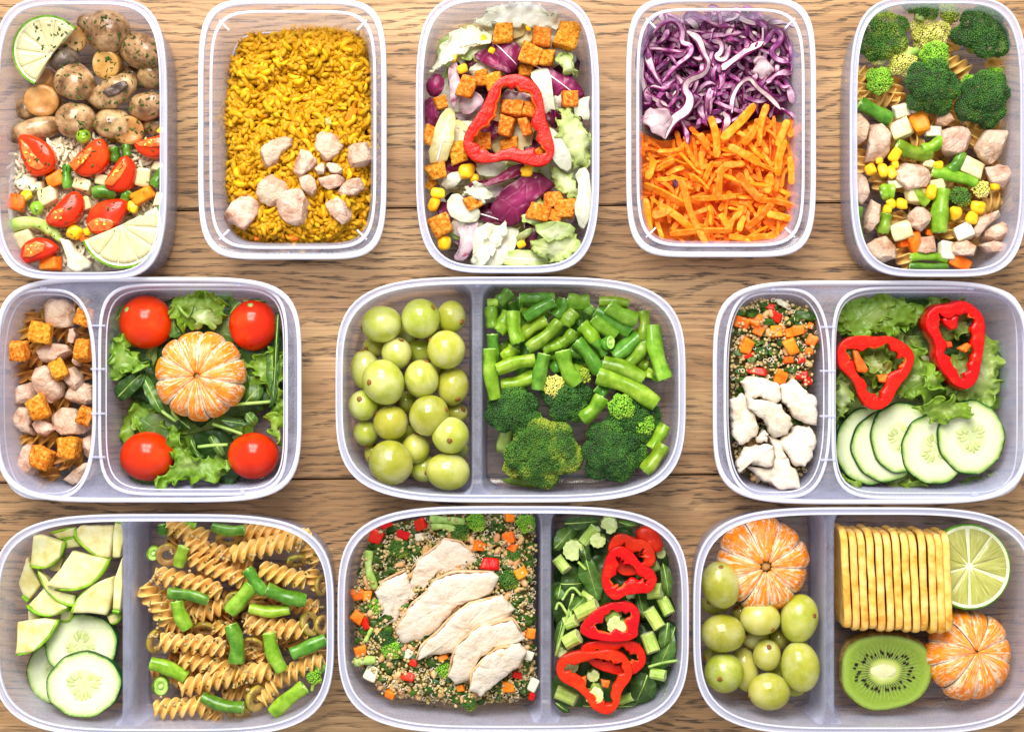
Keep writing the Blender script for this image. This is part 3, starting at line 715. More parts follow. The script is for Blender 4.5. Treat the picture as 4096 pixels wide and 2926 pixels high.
def block(name, kind, mat, loc, size, rot, rnd=.22, rough=.06, pores=0.0, parent=None, sub=5):
    seed = int(rng.integers(0, 9999))
    me = block_mesh(kind, M[mat], seed, sub, rnd, rough, pores)
    V = np.array([v.co[:] for v in me.vertices]) * 2                       # -1..1
    J = np.random.default_rng(seed).normal(size=(2, 2, 2, 3)) * .13; W = V + 0
    for ix in (0, 1):
        for iy in (0, 1):
            for iz in (0, 1):
                w = ((V[:, 0] + 1) / 2 if ix else (1 - V[:, 0]) / 2) * ((V[:, 1] + 1) / 2 if iy else (1 - V[:, 1]) / 2) * ((V[:, 2] + 1) / 2 if iz else (1 - V[:, 2]) / 2)
                W = W + w[:, None] * J[ix, iy, iz]
    me.vertices.foreach_set('co', (W * np.asarray(size) / 2).ravel()); me.update()
    return link(name, me, parent, loc, rot)
def spheroid(name, mat, r, bump=.03, seed=0, sub=3):
    V, F = {2: ICO2, 3: ICO3, 4: ICO4}[sub]
    V = V * (1 + fbm(V + seed * 2.3, 1.4, seed, 2) * bump)[:, None] * np.asarray(r)
    return fastmk(name, V, F, mat)
def sweep(path, section, scale=None, twist=None, cap=True, up=None):
    """section (k,2) carried along path (n,3); returns vertices, faces"""
    path = np.asarray(path, float); n = len(path); k = len(section)
    T = np.gradient(path, axis=0); T /= np.linalg.norm(T, axis=1)[:, None] + 1e-12
    up = np.array([0, 0, 1.0]) if up is None else np.asarray(up, float)
    V = []
    for i in range(n):
        s_ = np.cross(T[i], up); L = np.linalg.norm(s_)
        s_ = s_ / L if L > 1e-6 else np.array([1.0, 0, 0])
        u_ = np.cross(s_, T[i])
        a = 0 if twist is None else twist[i]; ca, sa = math.cos(a), math.sin(a)
        sc = 1 if scale is None else scale[i]
        sec = section * sc
        x = sec[:, 0] * ca - sec[:, 1] * sa; y = sec[:, 0] * sa + sec[:, 1] * ca
        V.append(path[i] + x[:, None] * s_ + y[:, None] * u_)
    V = np.vstack(V); F = [tuple(reversed(f)) for f in grid_faces(n, k)]
    if cap:
        F.append(tuple(range(k))); F.append(tuple(range((n - 1) * k, n * k))[::-1])
    return V, F
def circ(k, rx=1, ry=None):
    a = np.linspace(0, 2 * np.pi, k, endpoint=False); return np.stack([rx * np.cos(a), (ry or rx) * np.sin(a)], 1)
def bezier(pts, n): return resample(np.asarray(pts, float), n, False, 2)

def bean(zm, pts, w, z, place, desc='cut green bean', mat='bean', dz=0.0, bend=.11, group=None, tilt=None, pointed=False):
    """cut bean through the picture points, w = thickness in picture units"""
    r = zm.l(w, z) / 2
    P3 = [zm.p(x, y, z) for x, y in pts]
    if tilt is None: tilt = random.uniform(-.12, .12)
    L = np.linalg.norm(P3[-1] - P3[0])
    for i, q in enumerate(P3): q[2] += (i / (len(P3) - 1) - .5) * L * tilt + dz
    if len(P3) == 2:
        m = (P3[0] + P3[1]) / 2; d = P3[1] - P3[0]; m = m + np.array([-d[1], d[0], 0]) * random.uniform(-bend, bend)
        P3 = [P3[0], m, P3[1]]
    path = bezier(P3, 18); c = path.mean(0)
    k = 22; a = np.linspace(0, 2 * np.pi, k, endpoint=False)
    rr = r * (1 + .07 * np.cos(2 * a) - .13 * np.exp(-((a - 1.5) / .16) ** 2) - .10 * np.exp(-((a - 1.5 - np.pi) / .16) ** 2))
    sec = np.stack([rr * np.cos(a), rr * np.sin(a) * .92], 1)
    tt = np.linspace(0, 1, 18)
    sc = 1 + .075 * np.sin(tt * 9 + random.random() * 6); sc[0] *= .93; sc[-1] *= .93
    if pointed: sc = sc * np.clip((1 - tt) * 3.0, .12, 1)
    tw = np.full(18, random.uniform(0, 3.1)) + tt * random.uniform(-.5, .5)
    V, F = sweep(path - c, sec, sc, tw, cap=False)
    o = link('green_bean', mk('green_bean', V, F, M[mat]), None, c)
    for e, idx in ((0, 0), (1, 17)):
        if pointed and e: continue
        R0 = V[idx * k:(idx + 1) * k]; cc = R0.mean(0); ax = (path[1] - path[0]) if e == 0 else (path[-2] - path[-1]); ax = ax / np.linalg.norm(ax)
        rings = [cc + (R0 - cc) * 1.0, cc + (R0 - cc) * .90 - ax * r * .05, cc + (R0 - cc) * .55 + ax * r * .02, cc + (R0 - cc) * .42 + ax * r * .20, cc + (R0 - cc) * .2 + ax * r * .25]
        VV = np.vstack(rings + [cc[None] + ax * r * .26]); FF = grid_faces(5, k) + [(4 * k + j, 4 * k + (j + 1) % k, 5 * k) for j in range(k)]
        if e == 0: FF = [tuple(reversed(f)) for f in FF]
        ce = link('cut_end', mk('cut_end', VV, FF, M['bean_end']), o)
        sv = ICO2[0] * np.array([.34, .34, .34]) * r + cc + ax * r * .18
        link('seed', fastmk('seed', sv, ICO2[1], M['bean_core']), ce)
    reg(o, desc, 'green bean', place, group=group)
    return o
def grape(zm, x, y, rx, ry, rot, z, place, scar=None):
    c = zm.p(x, y, z); a, b = zm.l(rx, z), zm.l(ry, z)
    s = int(rng.integers(0, 999))
    me = spheroid('green_grape', M['grape'], (a, b, min(a, b) * .98), .035, s, 4)
    o = link('green_grape', me, None, c, (0, 0, math.radians(rot)))
    az = random.uniform(0, 6.28) if scar is None else scar[0]
    el = random.uniform(.1, .9) if scar is None else scar[1]
    dirv = np.array([math.cos(az) * math.cos(el), math.sin(az) * math.cos(el), math.sin(el)])
    R = zm.l(17, z)
    V = ICO2[0] * np.array([1, 1, .5]) * R * (1 + .25 * vnoise(ICO2[0], 3, s))[:, None]
    q = Vector(dirv).to_track_quat('Z', 'Y').to_matrix(); V = V @ np.array(q).T + dirv * np.array([a, b, min(a, b)]) * .985
    link('stem_scar', fastmk('stem_scar', V, ICO2[1], M['rind_brown']), o)
    return reg(o, 'green grape', 'grape', place)
def bud_mats():
    for key, dark, midc, light in (('bud_dark', '#123206', '#22540e', '#4a7c1a'), ('bud_mid', '#234c0a', '#3f6c12', '#94a22a'), ('bud_yellow', '#54791a', '#94a82a', '#d9d25e'), ('bud_pale', '#a9b03c', '#d9d36a', '#f3ebb0'), ('bud_bright', '#4a8a14', '#7cb224', '#b8d650')):
        t = NT('broccoli_' + key); o = t.obj(); g = t.n('ShaderNodeTexCoord').outputs['Generated']
        n = t.noise(o, 75, 3, .55); f = t.noise(o, 900, 1)
        e = t.math('ADD', t.math('MULTIPLY', n, .8), t.math('MULTIPLY', f, .25))
        M[key] = t.done(t.pbsdf(t.ramp(e, [(.34, dark), (.52, midc), (.70, light)]), .55, None, .1, (.001, .001, .0005)))
bud_mats()
def broccoli(zm, x, y, R, z, mat, place, desc, stalk=None, seed=0, lean=(0, 0, 1), squash=.8, inner='stem_green', bud=.00072):
    """crown of many buds on branching stalks; (x, y) crown centre, R crown radius in picture units, z crown centre height"""
    c = zm.p(x, y, z); Rm = zm.l(R, z)
    rg = np.random.default_rng(seed + 3)
    root = bpy.data.objects.new('broccoli_floret', None); COL.objects.link(root); root.location = tuple(c)
    L = np.array(lean, float); L /= np.linalg.norm(L)
    q = np.array(Vector(L).to_track_quat('Z', 'Y').to_matrix())
    ns = 15
    C = [np.array([0, 0, .30])]
    for k in range(ns):
        a = k * 2.39996 + rg.random() * .4; u = math.sqrt((k + .6) / ns)
        C.append(np.array([math.cos(a) * u * .66, math.sin(a) * u * .66, .42 * (1 - u * u) + rg.normal() * .05 - .04]))
    C = np.array(C) * Rm; C[:, 2] *= squash
    rad = np.concatenate([[.42], .27 + rg.random(ns) * .10]) * Rm
    pts = []; 
    for k in range(len(C)):
        n = int(4 * math.pi * rad[k] ** 2 / (bud * 1.75) ** 2)
        i = np.arange(n) + .5; ph = np.arccos(1 - 2 * i / n); th = np.pi * (1 + 5 ** .5) * i
        d = np.stack([np.cos(th) * np.sin(ph), np.sin(th) * np.sin(ph), np.cos(ph)], 1)
        p = C[k] + d * rad[k] * (1 + .10 * vnoise(d, 3.2, seed + k))[:, None]
        keep = d[:, 2] > -.45
        for j in range(len(C)):
            if j != k: keep &= np.linalg.norm(p - C[j], axis=1) > rad[j] * .98
        pts.append(p[keep])
    pts = np.vstack(pts); pts = pts + rg.normal(size=pts.shape) * bud * .22
    V = pts @ q.T
    s = bud * (.85 + .45 * rg.random(len(pts)))
    link('crown', soup('crown', ICO1[0], ICO1[1], V, np.broadcast_to(np.eye(3), (len(pts), 3, 3)), s, M[mat]), root)
    # branching stalks under the crown
    base = np.array([0, 0, -.95]) * Rm if stalk is None else np.array(stalk, float)
    for k in range(1, len(C), 2):
        st = base * .55 + rg.normal(size=3) * Rm * .03
        e = (C[k] * .75) @ q.T
        if stalk is None: st = st @ q.T
        path = bezier([st, (st + e) / 2 + np.array([0, 0, -.05]) * Rm, e], 7)
        VV, FF = sweep(path, circ(8, .12 * Rm), np.linspace(1.0, 1.25, 7), cap=True, up=(.3, .9, .1))
        link('branch', mk('branch', VV, FF, M[inner]), root)
    st = base if stalk is not None else base @ q.T
    path = bezier([st, st * .6, st * .3], 6)
    VV, FF = sweep(path, circ(12, .23 * Rm) * (1 + .08 * np.sin(np.arange(12) * 2))[:, None], np.linspace(.9, 1.1, 6), cap=True, up=(.3, .9, .1))
    link('stalk', mk('stalk', VV, FF, M[inner]), root)
    reg(root, desc, 'broccoli', place, c[:2]); return root
def fusilli(zm, a, b, w, z, place, mat='pasta', dz=0.0, desc='twisted fusilli', bend=0.0, group=None):
    A, B = zm.p(*a, z), zm.p(*b, z); R = zm.l(w, z) / 2
    d = B - A; L = np.linalg.norm(d); B = B + np.array([0, 0, dz])
    m = (A + B) / 2 + np.array([-d[1], d[0], 0]) * (bend or random.uniform(-.05, .05))
    n = max(26, int(L / .0007)); path = bezier([A, m, B], n); c = path.mean(0)
    turn = L / (R * 2.55) * 2 * math.pi / 1.0 / 1.15
    k = 36; ang = np.linspace(0, 2 * np.pi, k, endpoint=False)
    rr = R * 1.10 * (.26 + .74 * np.exp(-(np.abs(((ang + np.pi / 3) % (2 * np.pi / 3)) - np.pi / 3) / .40) ** 3.2))
    sec = np.stack([rr * np.cos(ang), rr * np.sin(ang)], 1)
    tt = np.linspace(0, 1, n); s0 = random.random() * 6
    sc = 1 - .18 * np.exp(-((tt) / .04) ** 2) - .18 * np.exp(-((1 - tt) / .04) ** 2) + .05 * np.sin(tt * 11 + s0)
    V, F = sweep(path - c, sec, sc, s0 + tt * turn)
    o = link('fusilli', mk('fusilli', V, F, M[mat]), None, c)
    return reg(o, desc, 'pasta', place, group=group)
def leaf(name, pts, z, mat, wav=.003, ruf=.0, rufn=9, th=.0005, seed=0, dome=0.0, n=72, rings=12, curl=0.0, jag=0.0, smooth=1, parent=None, rib=None, fold=0.0, tilt=(0, 0), ribm='leaf_stem'):
    """leaf blade with the given outline; wav = slow waves, ruf = frilled rim, curl = rim turned up"""
    p = ccw(resample(pts, n, True, smooth)); c = p.mean(0); R = np.abs(p - c).max()
    u, s_, vt = np.linalg.svd(p - c); ax = vt[0]; pe = np.array([-ax[1], ax[0]])
    S = np.linspace(0, 1, rings + 1)[1:] ** .85
    rg = np.random.default_rng(seed + 91); ph = rg.random(6) * 6.28
    per = np.arange(n) / n
    wave = np.sin(2 * np.pi * rufn * per + ph[0] + 1.6 * np.sin(2 * np.pi * 3 * per + ph[1])) + .5 * np.sin(2 * np.pi * rufn * 2.3 * per + ph[2])
    if jag: p = c + (p - c) * (1 + jag * (rg.random(n) - .5))[:, None]
    V = []; U = []
    for s in S:
        q = (p - c) * s
        V.append(np.column_stack([q, np.full(n, curl * s ** 2.2)])); U.append(np.column_stack([np.full(n, s), per]))
    V = np.vstack([np.zeros((1, 3))] + V); U = np.vstack([[0, 0]] + U)
    w3 = np.column_stack([V[:, :2] + c, np.zeros(len(V))]) + seed * .013
    e = np.clip((U[:, 0] - .45) / .55, 0, 1) ** 2.2
    V[:, 2] += fbm(w3, .55 / max(R, .004), seed, 2) * wav * 1.6 + dome * (1 - (np.linalg.norm(V[:, :2], axis=1) / R) ** 2)
    if ruf:
        fq = 26.0 * rufn                                   # ruffle waves per metre
        V[:, 2] += ruf * 1.5 * (.30 + e) * vnoise(w3, fq * .7, seed + 3) + ruf * 1.0 * e * vnoise(w3, fq * 1.7, seed + 4)
        V[:, 0] += ruf * 1.1 * e * vnoise(w3 + 3.3, fq * 1.3, seed + 5); V[:, 1] += ruf * 1.1 * e * vnoise(w3 + 7.7, fq * 1.3, seed + 6)
    V[:, 2] += .0005 * vnoise(w3, 330, seed + 9)
    la = V[:, :2] @ ax; lb = V[:, :2] @ pe
    V[:, 2] += fold * np.abs(lb) + tilt[0] * V[:, 0] + tilt[1] * V[:, 1]
    F = [(0, 1 + j, 1 + (j + 1) % n) for j in range(n)]
    F += [(1 + i * n + j, 1 + (i + 1) * n + j, 1 + (i + 1) * n + (j + 1) % n, 1 + i * n + (j + 1) % n) for i in range(rings - 1) for j in range(n)]
    o = link(name, mk(name, V, F, M[mat] if isinstance(mat, str) else mat, uv=U), parent, (c[0], c[1], z))
    so = o.modifiers.new('t', 'SOLIDIFY'); so.thickness = th; so.offset = -1
    if rib:                                             # a raised mid-rib along the blade
        half = (p - c) @ ax; a0, a1 = half.min() * .92, half.max() * .8
        tt = np.linspace(0, 1, 14); xy = ax[None] * (a0 + (a1 - a0) * tt)[:, None]
        zz = []
        for k in xy: zz.append(V[np.argmin(np.linalg.norm(V[:, :2] - k, axis=1)), 2])
        path = np.column_stack([xy, np.array(zz) + .0002])
        VV, FF = sweep(path, circ(7, rib, rib * .6), np.linspace(1, .3, 14))
        link('midrib', mk('midrib', VV, FF, M[ribm]), o)
    return o
def pepper_ring(zm, outer, z, t, hgt, place, desc, seed=0, ribs=(), tilt=(0, 0), flare=.0):
    """closed loop of pepper wall: outer outline in picture units, t wall thickness in picture units, hgt height in metres"""
    p = ccw(resample(zm.poly(outer, z), 110, True, 2)); n = len(p); c = p.mean(0)
    tg = np.roll(p, -1, 0) - np.roll(p, 1, 0); tg /= np.linalg.norm(tg, axis=1)[:, None]
    nm = np.stack([tg[:, 1], -tg[:, 0]], 1)             # outwards
    T = zm.l(t, z) * (1 + .22 * np.sin(np.linspace(0, 2 * np.pi * 5, n, endpoint=False) + seed) + .12 * np.sin(np.linspace(0, 2 * np.pi * 13, n, endpoint=False) + seed * 2))
    prof_ = [(.0, .10, 0), (.0, .5, 0), (.0, .90, 0), (.03, .985, 0), (.09, 1.0, 1), (.35, .985, 1), (.65, .99, 1), (.90, .985, 1), (.985, .93, 1), (1.0, .5, 1), (.96, .12, 1), (.6, 0, 1), (.15, 0, 1)]
    k = len(prof_); V = []
    for f, h, m in prof_:
        off = -T * f + flare * (1 - h)
        if f > .6: off = off - np.abs(fbm(np.column_stack([p, np.full(n, seed * .3)]), 170, seed, 3)) * zm.l(t, z) * .55 * (f - .6) / .4 + zm.l(t, z) * .12 * (f - .6)
        x = p + nm * off[:, None] - c
        V.append(np.column_stack([x, np.full(n, h * hgt)]))
    V = np.vstack(V)
    V[:, 2] += fbm(V + seed, 45, seed, 2) * hgt * .12 + tilt[0] * V[:, 0] + tilt[1] * V[:, 1]
    V[:, :2] += .0003 * np.stack([vnoise(V + 3, 300, seed), vnoise(V + 9, 300, seed + 1)], 1)
    F = []; mi = []; RB = vnoise(np.column_stack([p, np.full(n, seed * .1)]), 110, seed + 8) > .22
    for i in range(k):
        for j in range(n):
            a, b = i * n + j, i * n + (j + 1) % n; i2 = (i + 1) % k
            F.append((a, b, i2 * n + (j + 1) % n, i2 * n + j)); mi.append((2 if prof_[i][0] > .8 and RB[j] else 1) if prof_[i][2] and prof_[i2][2] else 0)
    o = link('pepper_ring', mk('pepper_ring', V, F, [M['pepper'], M['pepper_cut'], M['pepper_rib']], mi), None, (c[0], c[1], z))
    for q, (pts, mt) in enumerate(ribs):
        zz = z + hgt * .35
        ch = chunk('membrane', zm.poly(pts, zz), zz, hgt * .5, M[mt], seed + q, 24, .0007, 260)
        ch.location = tuple(np.array(ch.location) - np.array(o.location)); ch.parent = o
    reg(o, desc, 'pepper ring', place); return o
def cucumber(zm, x, y, rx, ry, z, th, place, seed=0, tilt=(0, 0), rot=0, group=None, seed_r=.36):
    c = zm.p(x, y, z); a, b = zm.l(rx, z), zm.l(ry, z)
    n = 80; ang = np.linspace(0, 2 * np.pi, n, endpoint=False)
    wob = 1 + .012 * np.sin(ang * 9 + seed) + .012 * np.sin(ang * 4 + seed * 2)
    o2 = np.stack([a * np.cos(ang) * wob, b * np.sin(ang) * wob], 1)
    face = [1.0, .97, .9, .75, .6, .45, .3, .15]
    V = []; U = []
    for s in face: V.append(np.column_stack([o2 * s * .985, np.full(n, th / 2)])); U.append(np.column_stack([np.full(n, s), ang / 6.2832]))
    V = np.vstack(V + [[[0, 0, th / 2]]]); U = np.vstack(U + [[[0, 0]]])
    V[:, 2] += fbm(V + seed * .1, 120, seed, 2) * .0004
    F = grid_faces(len(face), n) + [((len(face) - 1) * n + j, (len(face) - 1) * n + (j + 1) % n, len(face) * n) for j in range(n)]
    V2 = V.copy(); V2[:, 2] = -th / 2; nv = len(V)
    VV = np.vstack([V, V2]); FF = F + [tuple(reversed([i + nv for i in f])) for f in F]
    VV[:, 2] += tilt[0] * VV[:, 0] + tilt[1] * VV[:, 1]
    o = link('cucumber_slice', mk('cucumber_slice', VV, FF, M['cuc'], uv=np.vstack([U, U])), None, c, (0, 0, rot))
    pr = [(.975, .52), (1.0, .42), (1.008, .15), (1.008, -.15), (1.0, -.42), (.975, -.52)]
    R = np.vstack([np.column_stack([o2 * s, np.full(n, h * th)]) for s, h in pr]); R[:, 2] += tilt[0] * R[:, 0] + tilt[1] * R[:, 1]
    link('rind', mk('rind', R, [tuple(reversed(f)) for f in grid_faces(len(pr), n)], M['cuc_skin']), o)
    rg = np.random.default_rng(seed)
    for k in range(3):
        for j in range(5):
            aa = k * 2.094 + seed + (j - 2) * .30; rr = seed_r * (1 - .14 * abs(j - 2)) * (.85 + .25 * rg.random())
            px, py = a * rr * math.cos(aa), b * rr * math.sin(aa)
            s = ICO2[0] * np.array([.115, .05, .01]) * a
            ca, sa = math.cos(aa), math.sin(aa)
            s = np.column_stack([s[:, 0] * ca - s[:, 1] * sa + px, s[:, 0] * sa + s[:, 1] * ca + py, s[:, 2] + th / 2 + .0001])
            s[:, 2] += tilt[0] * s[:, 0] + tilt[1] * s[:, 1]
            link('seed', fastmk('seed', s, ICO2[1], M['cuc_seed']), o)
    return reg(o, 'round cucumber slice', 'cucumber slice', place, group=group)
def mandarin(zm, x, y, R, z, place, desc, seed=0, nseg=10, rot=0, tilt=(0, 0), squash=.74, hole=.06):
    c = zm.p(x, y, z); Rm = zm.l(R, z)
    root = bpy.data.objects.new('peeled_mandarin', None); COL.objects.link(root)
    root.location = tuple(c); root.rotation_euler = (tilt[0], tilt[1], rot)
    rg = np.random.default_rng(seed)
    w = .85 + .3 * rg.random(nseg); w = w / w.sum() * 2 * np.pi; a0 = np.concatenate([[0], np.cumsum(w)])
    nu, nv = 14, 26
    for k in range(nseg):
        V = []; U = []; bul = 1 + .022 * rg.normal()
        for j in range(nv):                              # round the meridian profile
            t = j / (nv - 1)
            ph = -math.pi / 2 * .97 + t * math.pi * .97 + 0.0
            for i in range(nu):
                u = i / (nu - 1); e = abs(2 * u - 1)
                lob = (1 - .060 * e ** 6 - .018 * e ** 2.2) * bul
                aa = a0[k] + w[k] * (.008 + .984 * u)
                rr = Rm * lob * math.cos(ph) ** .82; zz = Rm * squash * math.sin(ph) * lob
                if t > .78:                              # dip towards the open centre
                    f = (t - .78) / .22; rr = rr * (1 - f) + Rm * hole * f * (1 + .3 * e); zz = zz - Rm * (.20 * f ** 1.6)
                V.append((rr * math.cos(aa), rr * math.sin(aa), zz)); U.append((u, t))
        V = np.array(V); U = np.array(U); V = V * (1 + .012 * vnoise(V, 160, seed + k))[:, None]
        F = grid_faces(nv, nu, wrap=False)
        ce = V.mean(0) * np.array([.4, .4, .4]); ci = len(V); V = np.vstack([V, [[0, 0, -Rm * .2]]]); U = np.vstack([U, [[.5, .5]]])
        b0 = [j * nu for j in range(nv)]; b1 = [j * nu + nu - 1 for j in range(nv)]
        F += [(b0[j + 1], b0[j], ci) for j in range(nv - 1)] + [(b1[j], b1[j + 1], ci) for j in range(nv - 1)]
        link('segment', mk('segment', V, F, M['mandarin'], uv=U), root)
    link('core', fastmk('core', ICO2[0] * np.array([.13, .13, .12]) * Rm * (1 + .2 * vnoise(ICO2[0], 2, seed))[:, None], ICO2[1], M['mandarin_core']), root, (0, 0, Rm * .34))
    reg(root, desc, 'mandarin', place, c[:2]); return root
def lime_cut(zm, x, y, R, z, th, place, desc, cutdir=None, off=0.0, rot=0, pulp='lime', seed=0, dome=.0, tilt=(0, 0)):
    """lime slice or half; cutdir = direction towards which the slice is cut away along a chord"""
    c = zm.p(x, y, z); Rm = zm.l(R, z); n = 96
    root = bpy.data.objects.new('lime_piece', None); COL.objects.link(root); root.location = tuple(c); root.rotation_euler = (tilt[0], tilt[1], 0)
    def clip(V):
        if cutdir is None: return V
        d = np.array(cutdir, float); d /= np.linalg.norm(d); V = V.copy()
        s = V[:, :2] @ d - off * Rm
        V[:, :2] -= np.clip(s, 0, None)[:, None] * d[None] * 1.0
        return V
    a = np.linspace(0, 2 * np.pi, n, endpoint=False); ring = np.stack([np.cos(a), np.sin(a)], 1)
    if cutdir is not None:                                # a dense fan so that the chord stays straight
        pass
    def disc(rings, zs): return np.vstack([np.column_stack([ring * Rm * r, np.full(n, q)]) for r, q in zip(rings, zs)])
    # rind with the underside
    if dome: pr = [(.955, 0), (.99, -.01), (1.0, -.06), (.995, -.25), (.93, -.50), (.78, -.74), (.52, -.92), (.2, -1.0)]; V = disc([r for r, _ in pr], [h * dome for _, h in pr])
    else: pr = [(.985, 0), (1.0, -.08), (1.005, -.5), (1.0, -.92), (.985, -1), (.5, -1), (.05, -1)]; V = disc([r for r, _ in pr], [h * th for _, h in pr])
    F = [tuple(reversed(f)) for f in grid_faces(len(pr), n)]; F.append(tuple(range((len(pr) - 1) * n, len(pr) * n)))
    link('rind', mk('rind', clip(V), F, M['lime_skin']), root)
    pf = [(.958, .0002), (.94, .0003), (.88, .0001), (.5, -.0002), (.08, .0003)]
    V = disc([r for r, _ in pf], [h for _, h in pf]); F = grid_faces(len(pf), n); F.append(tuple(reversed(range((len(pf) - 1) * n, len(pf) * n)))[::-1])
    link('pith', mk('pith', clip(V), F, M['lime_pith']), root)
    ns = 10; rg = np.random.default_rng(seed)
    for k in range(ns):
        aa0 = rot + k * 2 * math.pi / ns + rg.normal() * .05; wd = 2 * math.pi / ns
        V = []; U = []; nu, nv = 9, 9
        for i in range(nv):
            r = .07 + (.885 - .07) * i / (nv - 1)
            for j in range(nu):
                u = j / (nu - 1); g = .015 / max(r, .07)
                an = aa0 + g + (wd - 2 * g) * u if wd > 2 * g else aa0 + wd / 2
                hh = .0009 * (1 - abs(2 * u - 1) ** 4) * min(1, (1 - i / (nv - 1)) * 5) * min(1, i * .8) + .0002
                V.append((Rm * r * math.cos(an), Rm * r * math.sin(an), hh)); U.append((i / (nv - 1), k * .37 + u * .35))
        V = np.array(V)
        if cutdir is not None:
            d = np.array(cutdir, float); d /= np.linalg.norm(d)
            if (V[:, :2] @ d - off * Rm).min() > -.0006: continue
        link('segment', mk('segment', clip(V), [f for f in grid_faces(nv, nu, wrap=False)], M[pulp], uv=U), root)
    reg(root, desc, 'lime', place, c[:2]); return root
def dice(zm, name, mat, x, y, w, h, z, place, desc, cat, hz=None, rnd=.22, rough=.06, tilt=.35, pores=0.0):
    a, b = zm.l(w, z), zm.l(h, z); hz = hz or min(a, b) * .9
    rz = random.uniform(-.5, .5)
    o = block(name, name, mat, zm.p(x, y, z), (a * .95, b * .95, hz), (random.uniform(-tilt, tilt), random.uniform(-tilt, tilt), rz), rnd, rough, pores)
    return reg(o, desc, cat, place)
def ring_piece(name, zm, x, y, rx, ry, z, mat, mat2, place, desc, cat, hole=.45, th=.35, rot=(0, 0, 0)):
    """thick sliced ring (olive)"""
    c = zm.p(x, y, z); a, b = zm.l(rx, z), zm.l(ry, z); n = 32; ang = np.linspace(0, 2 * np.pi, n, endpoint=False); V = []
    pr = [(1, -.5, 0), (1.03, 0, 0), (1, .45, 0), (.94, .52, 1), (hole * 1.1, .5, 1), (hole, .3, 1), (hole, -.4, 1), (.9, -.52, 1)]
    m = max(a, b)
    for s, h, _ in pr: V.append(np.column_stack([np.cos(ang) * m * s, np.sin(ang) * m * s, np.full(n, h * th * m)]))
    V = np.vstack(V); V *= (1 + .03 * vnoise(V, 200, 3))[:, None]
    F = []; mi = []
    for i in range(len(pr)):
        for j in range(n):
            i2 = (i + 1) % len(pr); F.append((i * n + j, i * n + (j + 1) % n, i2 * n + (j + 1) % n, i2 * n + j)); mi.append(1 if pr[i][2] and pr[i2][2] else 0)
    o = link(name, mk(name, V, F, [M[mat], M[mat2]], mi), None, c, rot)
    return reg(o, desc, cat, place)
def grain_mesh(name, mat, L=.0068, r=.00125, bend=.25):
    t = np.linspace(-1, 1, 8); path = np.column_stack([t * L / 2, bend * L * (t ** 2 - .5) * .5, np.zeros(8)])
    sc = np.sqrt(np.clip(1 - np.abs(t) ** 3, .04, 1))
    V, F = sweep(path, circ(7, r), sc); return mk(name, V, F, mat)
def tri(me):
    me.calc_loop_triangles(); V = np.array([v.co[:] for v in me.vertices]); F = np.array([t.vertices[:] for t in me.loop_triangles]); return V, F
def heap(name, poly, zf, mat, parent=None, step=.0022, label=None, cat=None):
    """closed mound over a floor outline, its top following zf(x, y)"""
    lo, hi = poly.min(0), poly.max(0)
    nx, ny = int((hi[0] - lo[0]) / step) + 2, int((hi[1] - lo[1]) / step) + 2
    n = 90; p = ccw(resample(poly, n, True, 1)); c = p.mean(0); S = np.linspace(0, 1, 22)[1:]
    V = [np.array([[c[0], c[1], 0]])]
    for s in S: V.append(np.column_stack([c + (p - c) * s, np.zeros(n)]))
    V = np.vstack(V); V[:, 2] = zf(V[:, 0], V[:, 1]); V[:, 2] += fbm(V, 160, 4, 3) * .0012
    rim_ = V[-n:].copy(); rim_[:, 2] = .0045; rim_[:, :2] = c + (rim_[:, :2] - c) * .97
    F = [(0, 1 + j, 1 + (j + 1) % n) for j in range(n)] + [(1 + i * n + j, 1 + (i + 1) * n + j, 1 + (i + 1) * n + (j + 1) % n, 1 + i * n + (j + 1) % n) for i in range(len(S)) for j in range(n)]
    V = np.vstack([V, rim_])
    o = link(name, mk(name, V, F, mat)); o['kind'] = 'stuff'
    o['label'] = label; o['category'] = cat
    return o
# ================================================================== mushrooms, rice and tomatoes (first box)
B1 = 'in the mushroom box'
SHROOM = [  # x, y, rx, ry, rot, z(mm), material
    (615, 185, 128, 122, 20, 34, 'mush'), (805, 292, 148, 105, -22, 31, 'mush'), (430, 468, 112, 130, 35, 32, 'mush'),
    (855, 612, 122, 88, 12, 31, 'mush'), (435, 687, 113, 104, 0, 31, 'mush'), (650, 712, 112, 108, 0, 29, 'mush'),
    (205, 750, 155, 72, 18, 27, 'mush'), (150, 622, 60, 70, 0, 24, 'mush'), (890, 430, 105, 92, 20, 25, 'mush'), (500, 130, 62, 56, 0, 24, 'mush'), (880, 720, 80, 60, 0, 22, 'mush'), (540, 600, 60, 50, 0, 18, 'mush'), (760, 420, 70, 60, 0, 16, 'mush'), (330, 610, 60, 60, 0, 18, 'mush')]
def lathe(name, prof_, n, mat, seed, wob=.05, sx=1.0, sy=1.0, tip=False):
    ang = np.linspace(0, 2 * np.pi, n, endpoint=False)
    V = np.vstack([np.column_stack([np.cos(ang) * r * sx, np.sin(ang) * r * sy, np.full(n, z)]) for r, z in prof_])
    sc_ = np.abs(V).max(); V = V * (1 + wob * fbm(V / sc_ + seed * 1.7, 1.3, seed, 2))[:, None]
    F = grid_faces(len(prof_), n)
    if prof_[0][0] > 0 and tip: F.append(tuple(range(n))[::-1])
    F.append(tuple(range((len(prof_) - 1) * n, len(prof_) * n)))
    return mk(name, V, [tuple(reversed(f)) for f in F], mat)
TILT1 = {2: (-.5, .5), 3: (.9, -.3), 4: (-.2, .3), 5: (-.8, .45), 6: (.55, .2), 0: (.25, -.2), 1: (.5, -.45), 8: (.9, .6)}
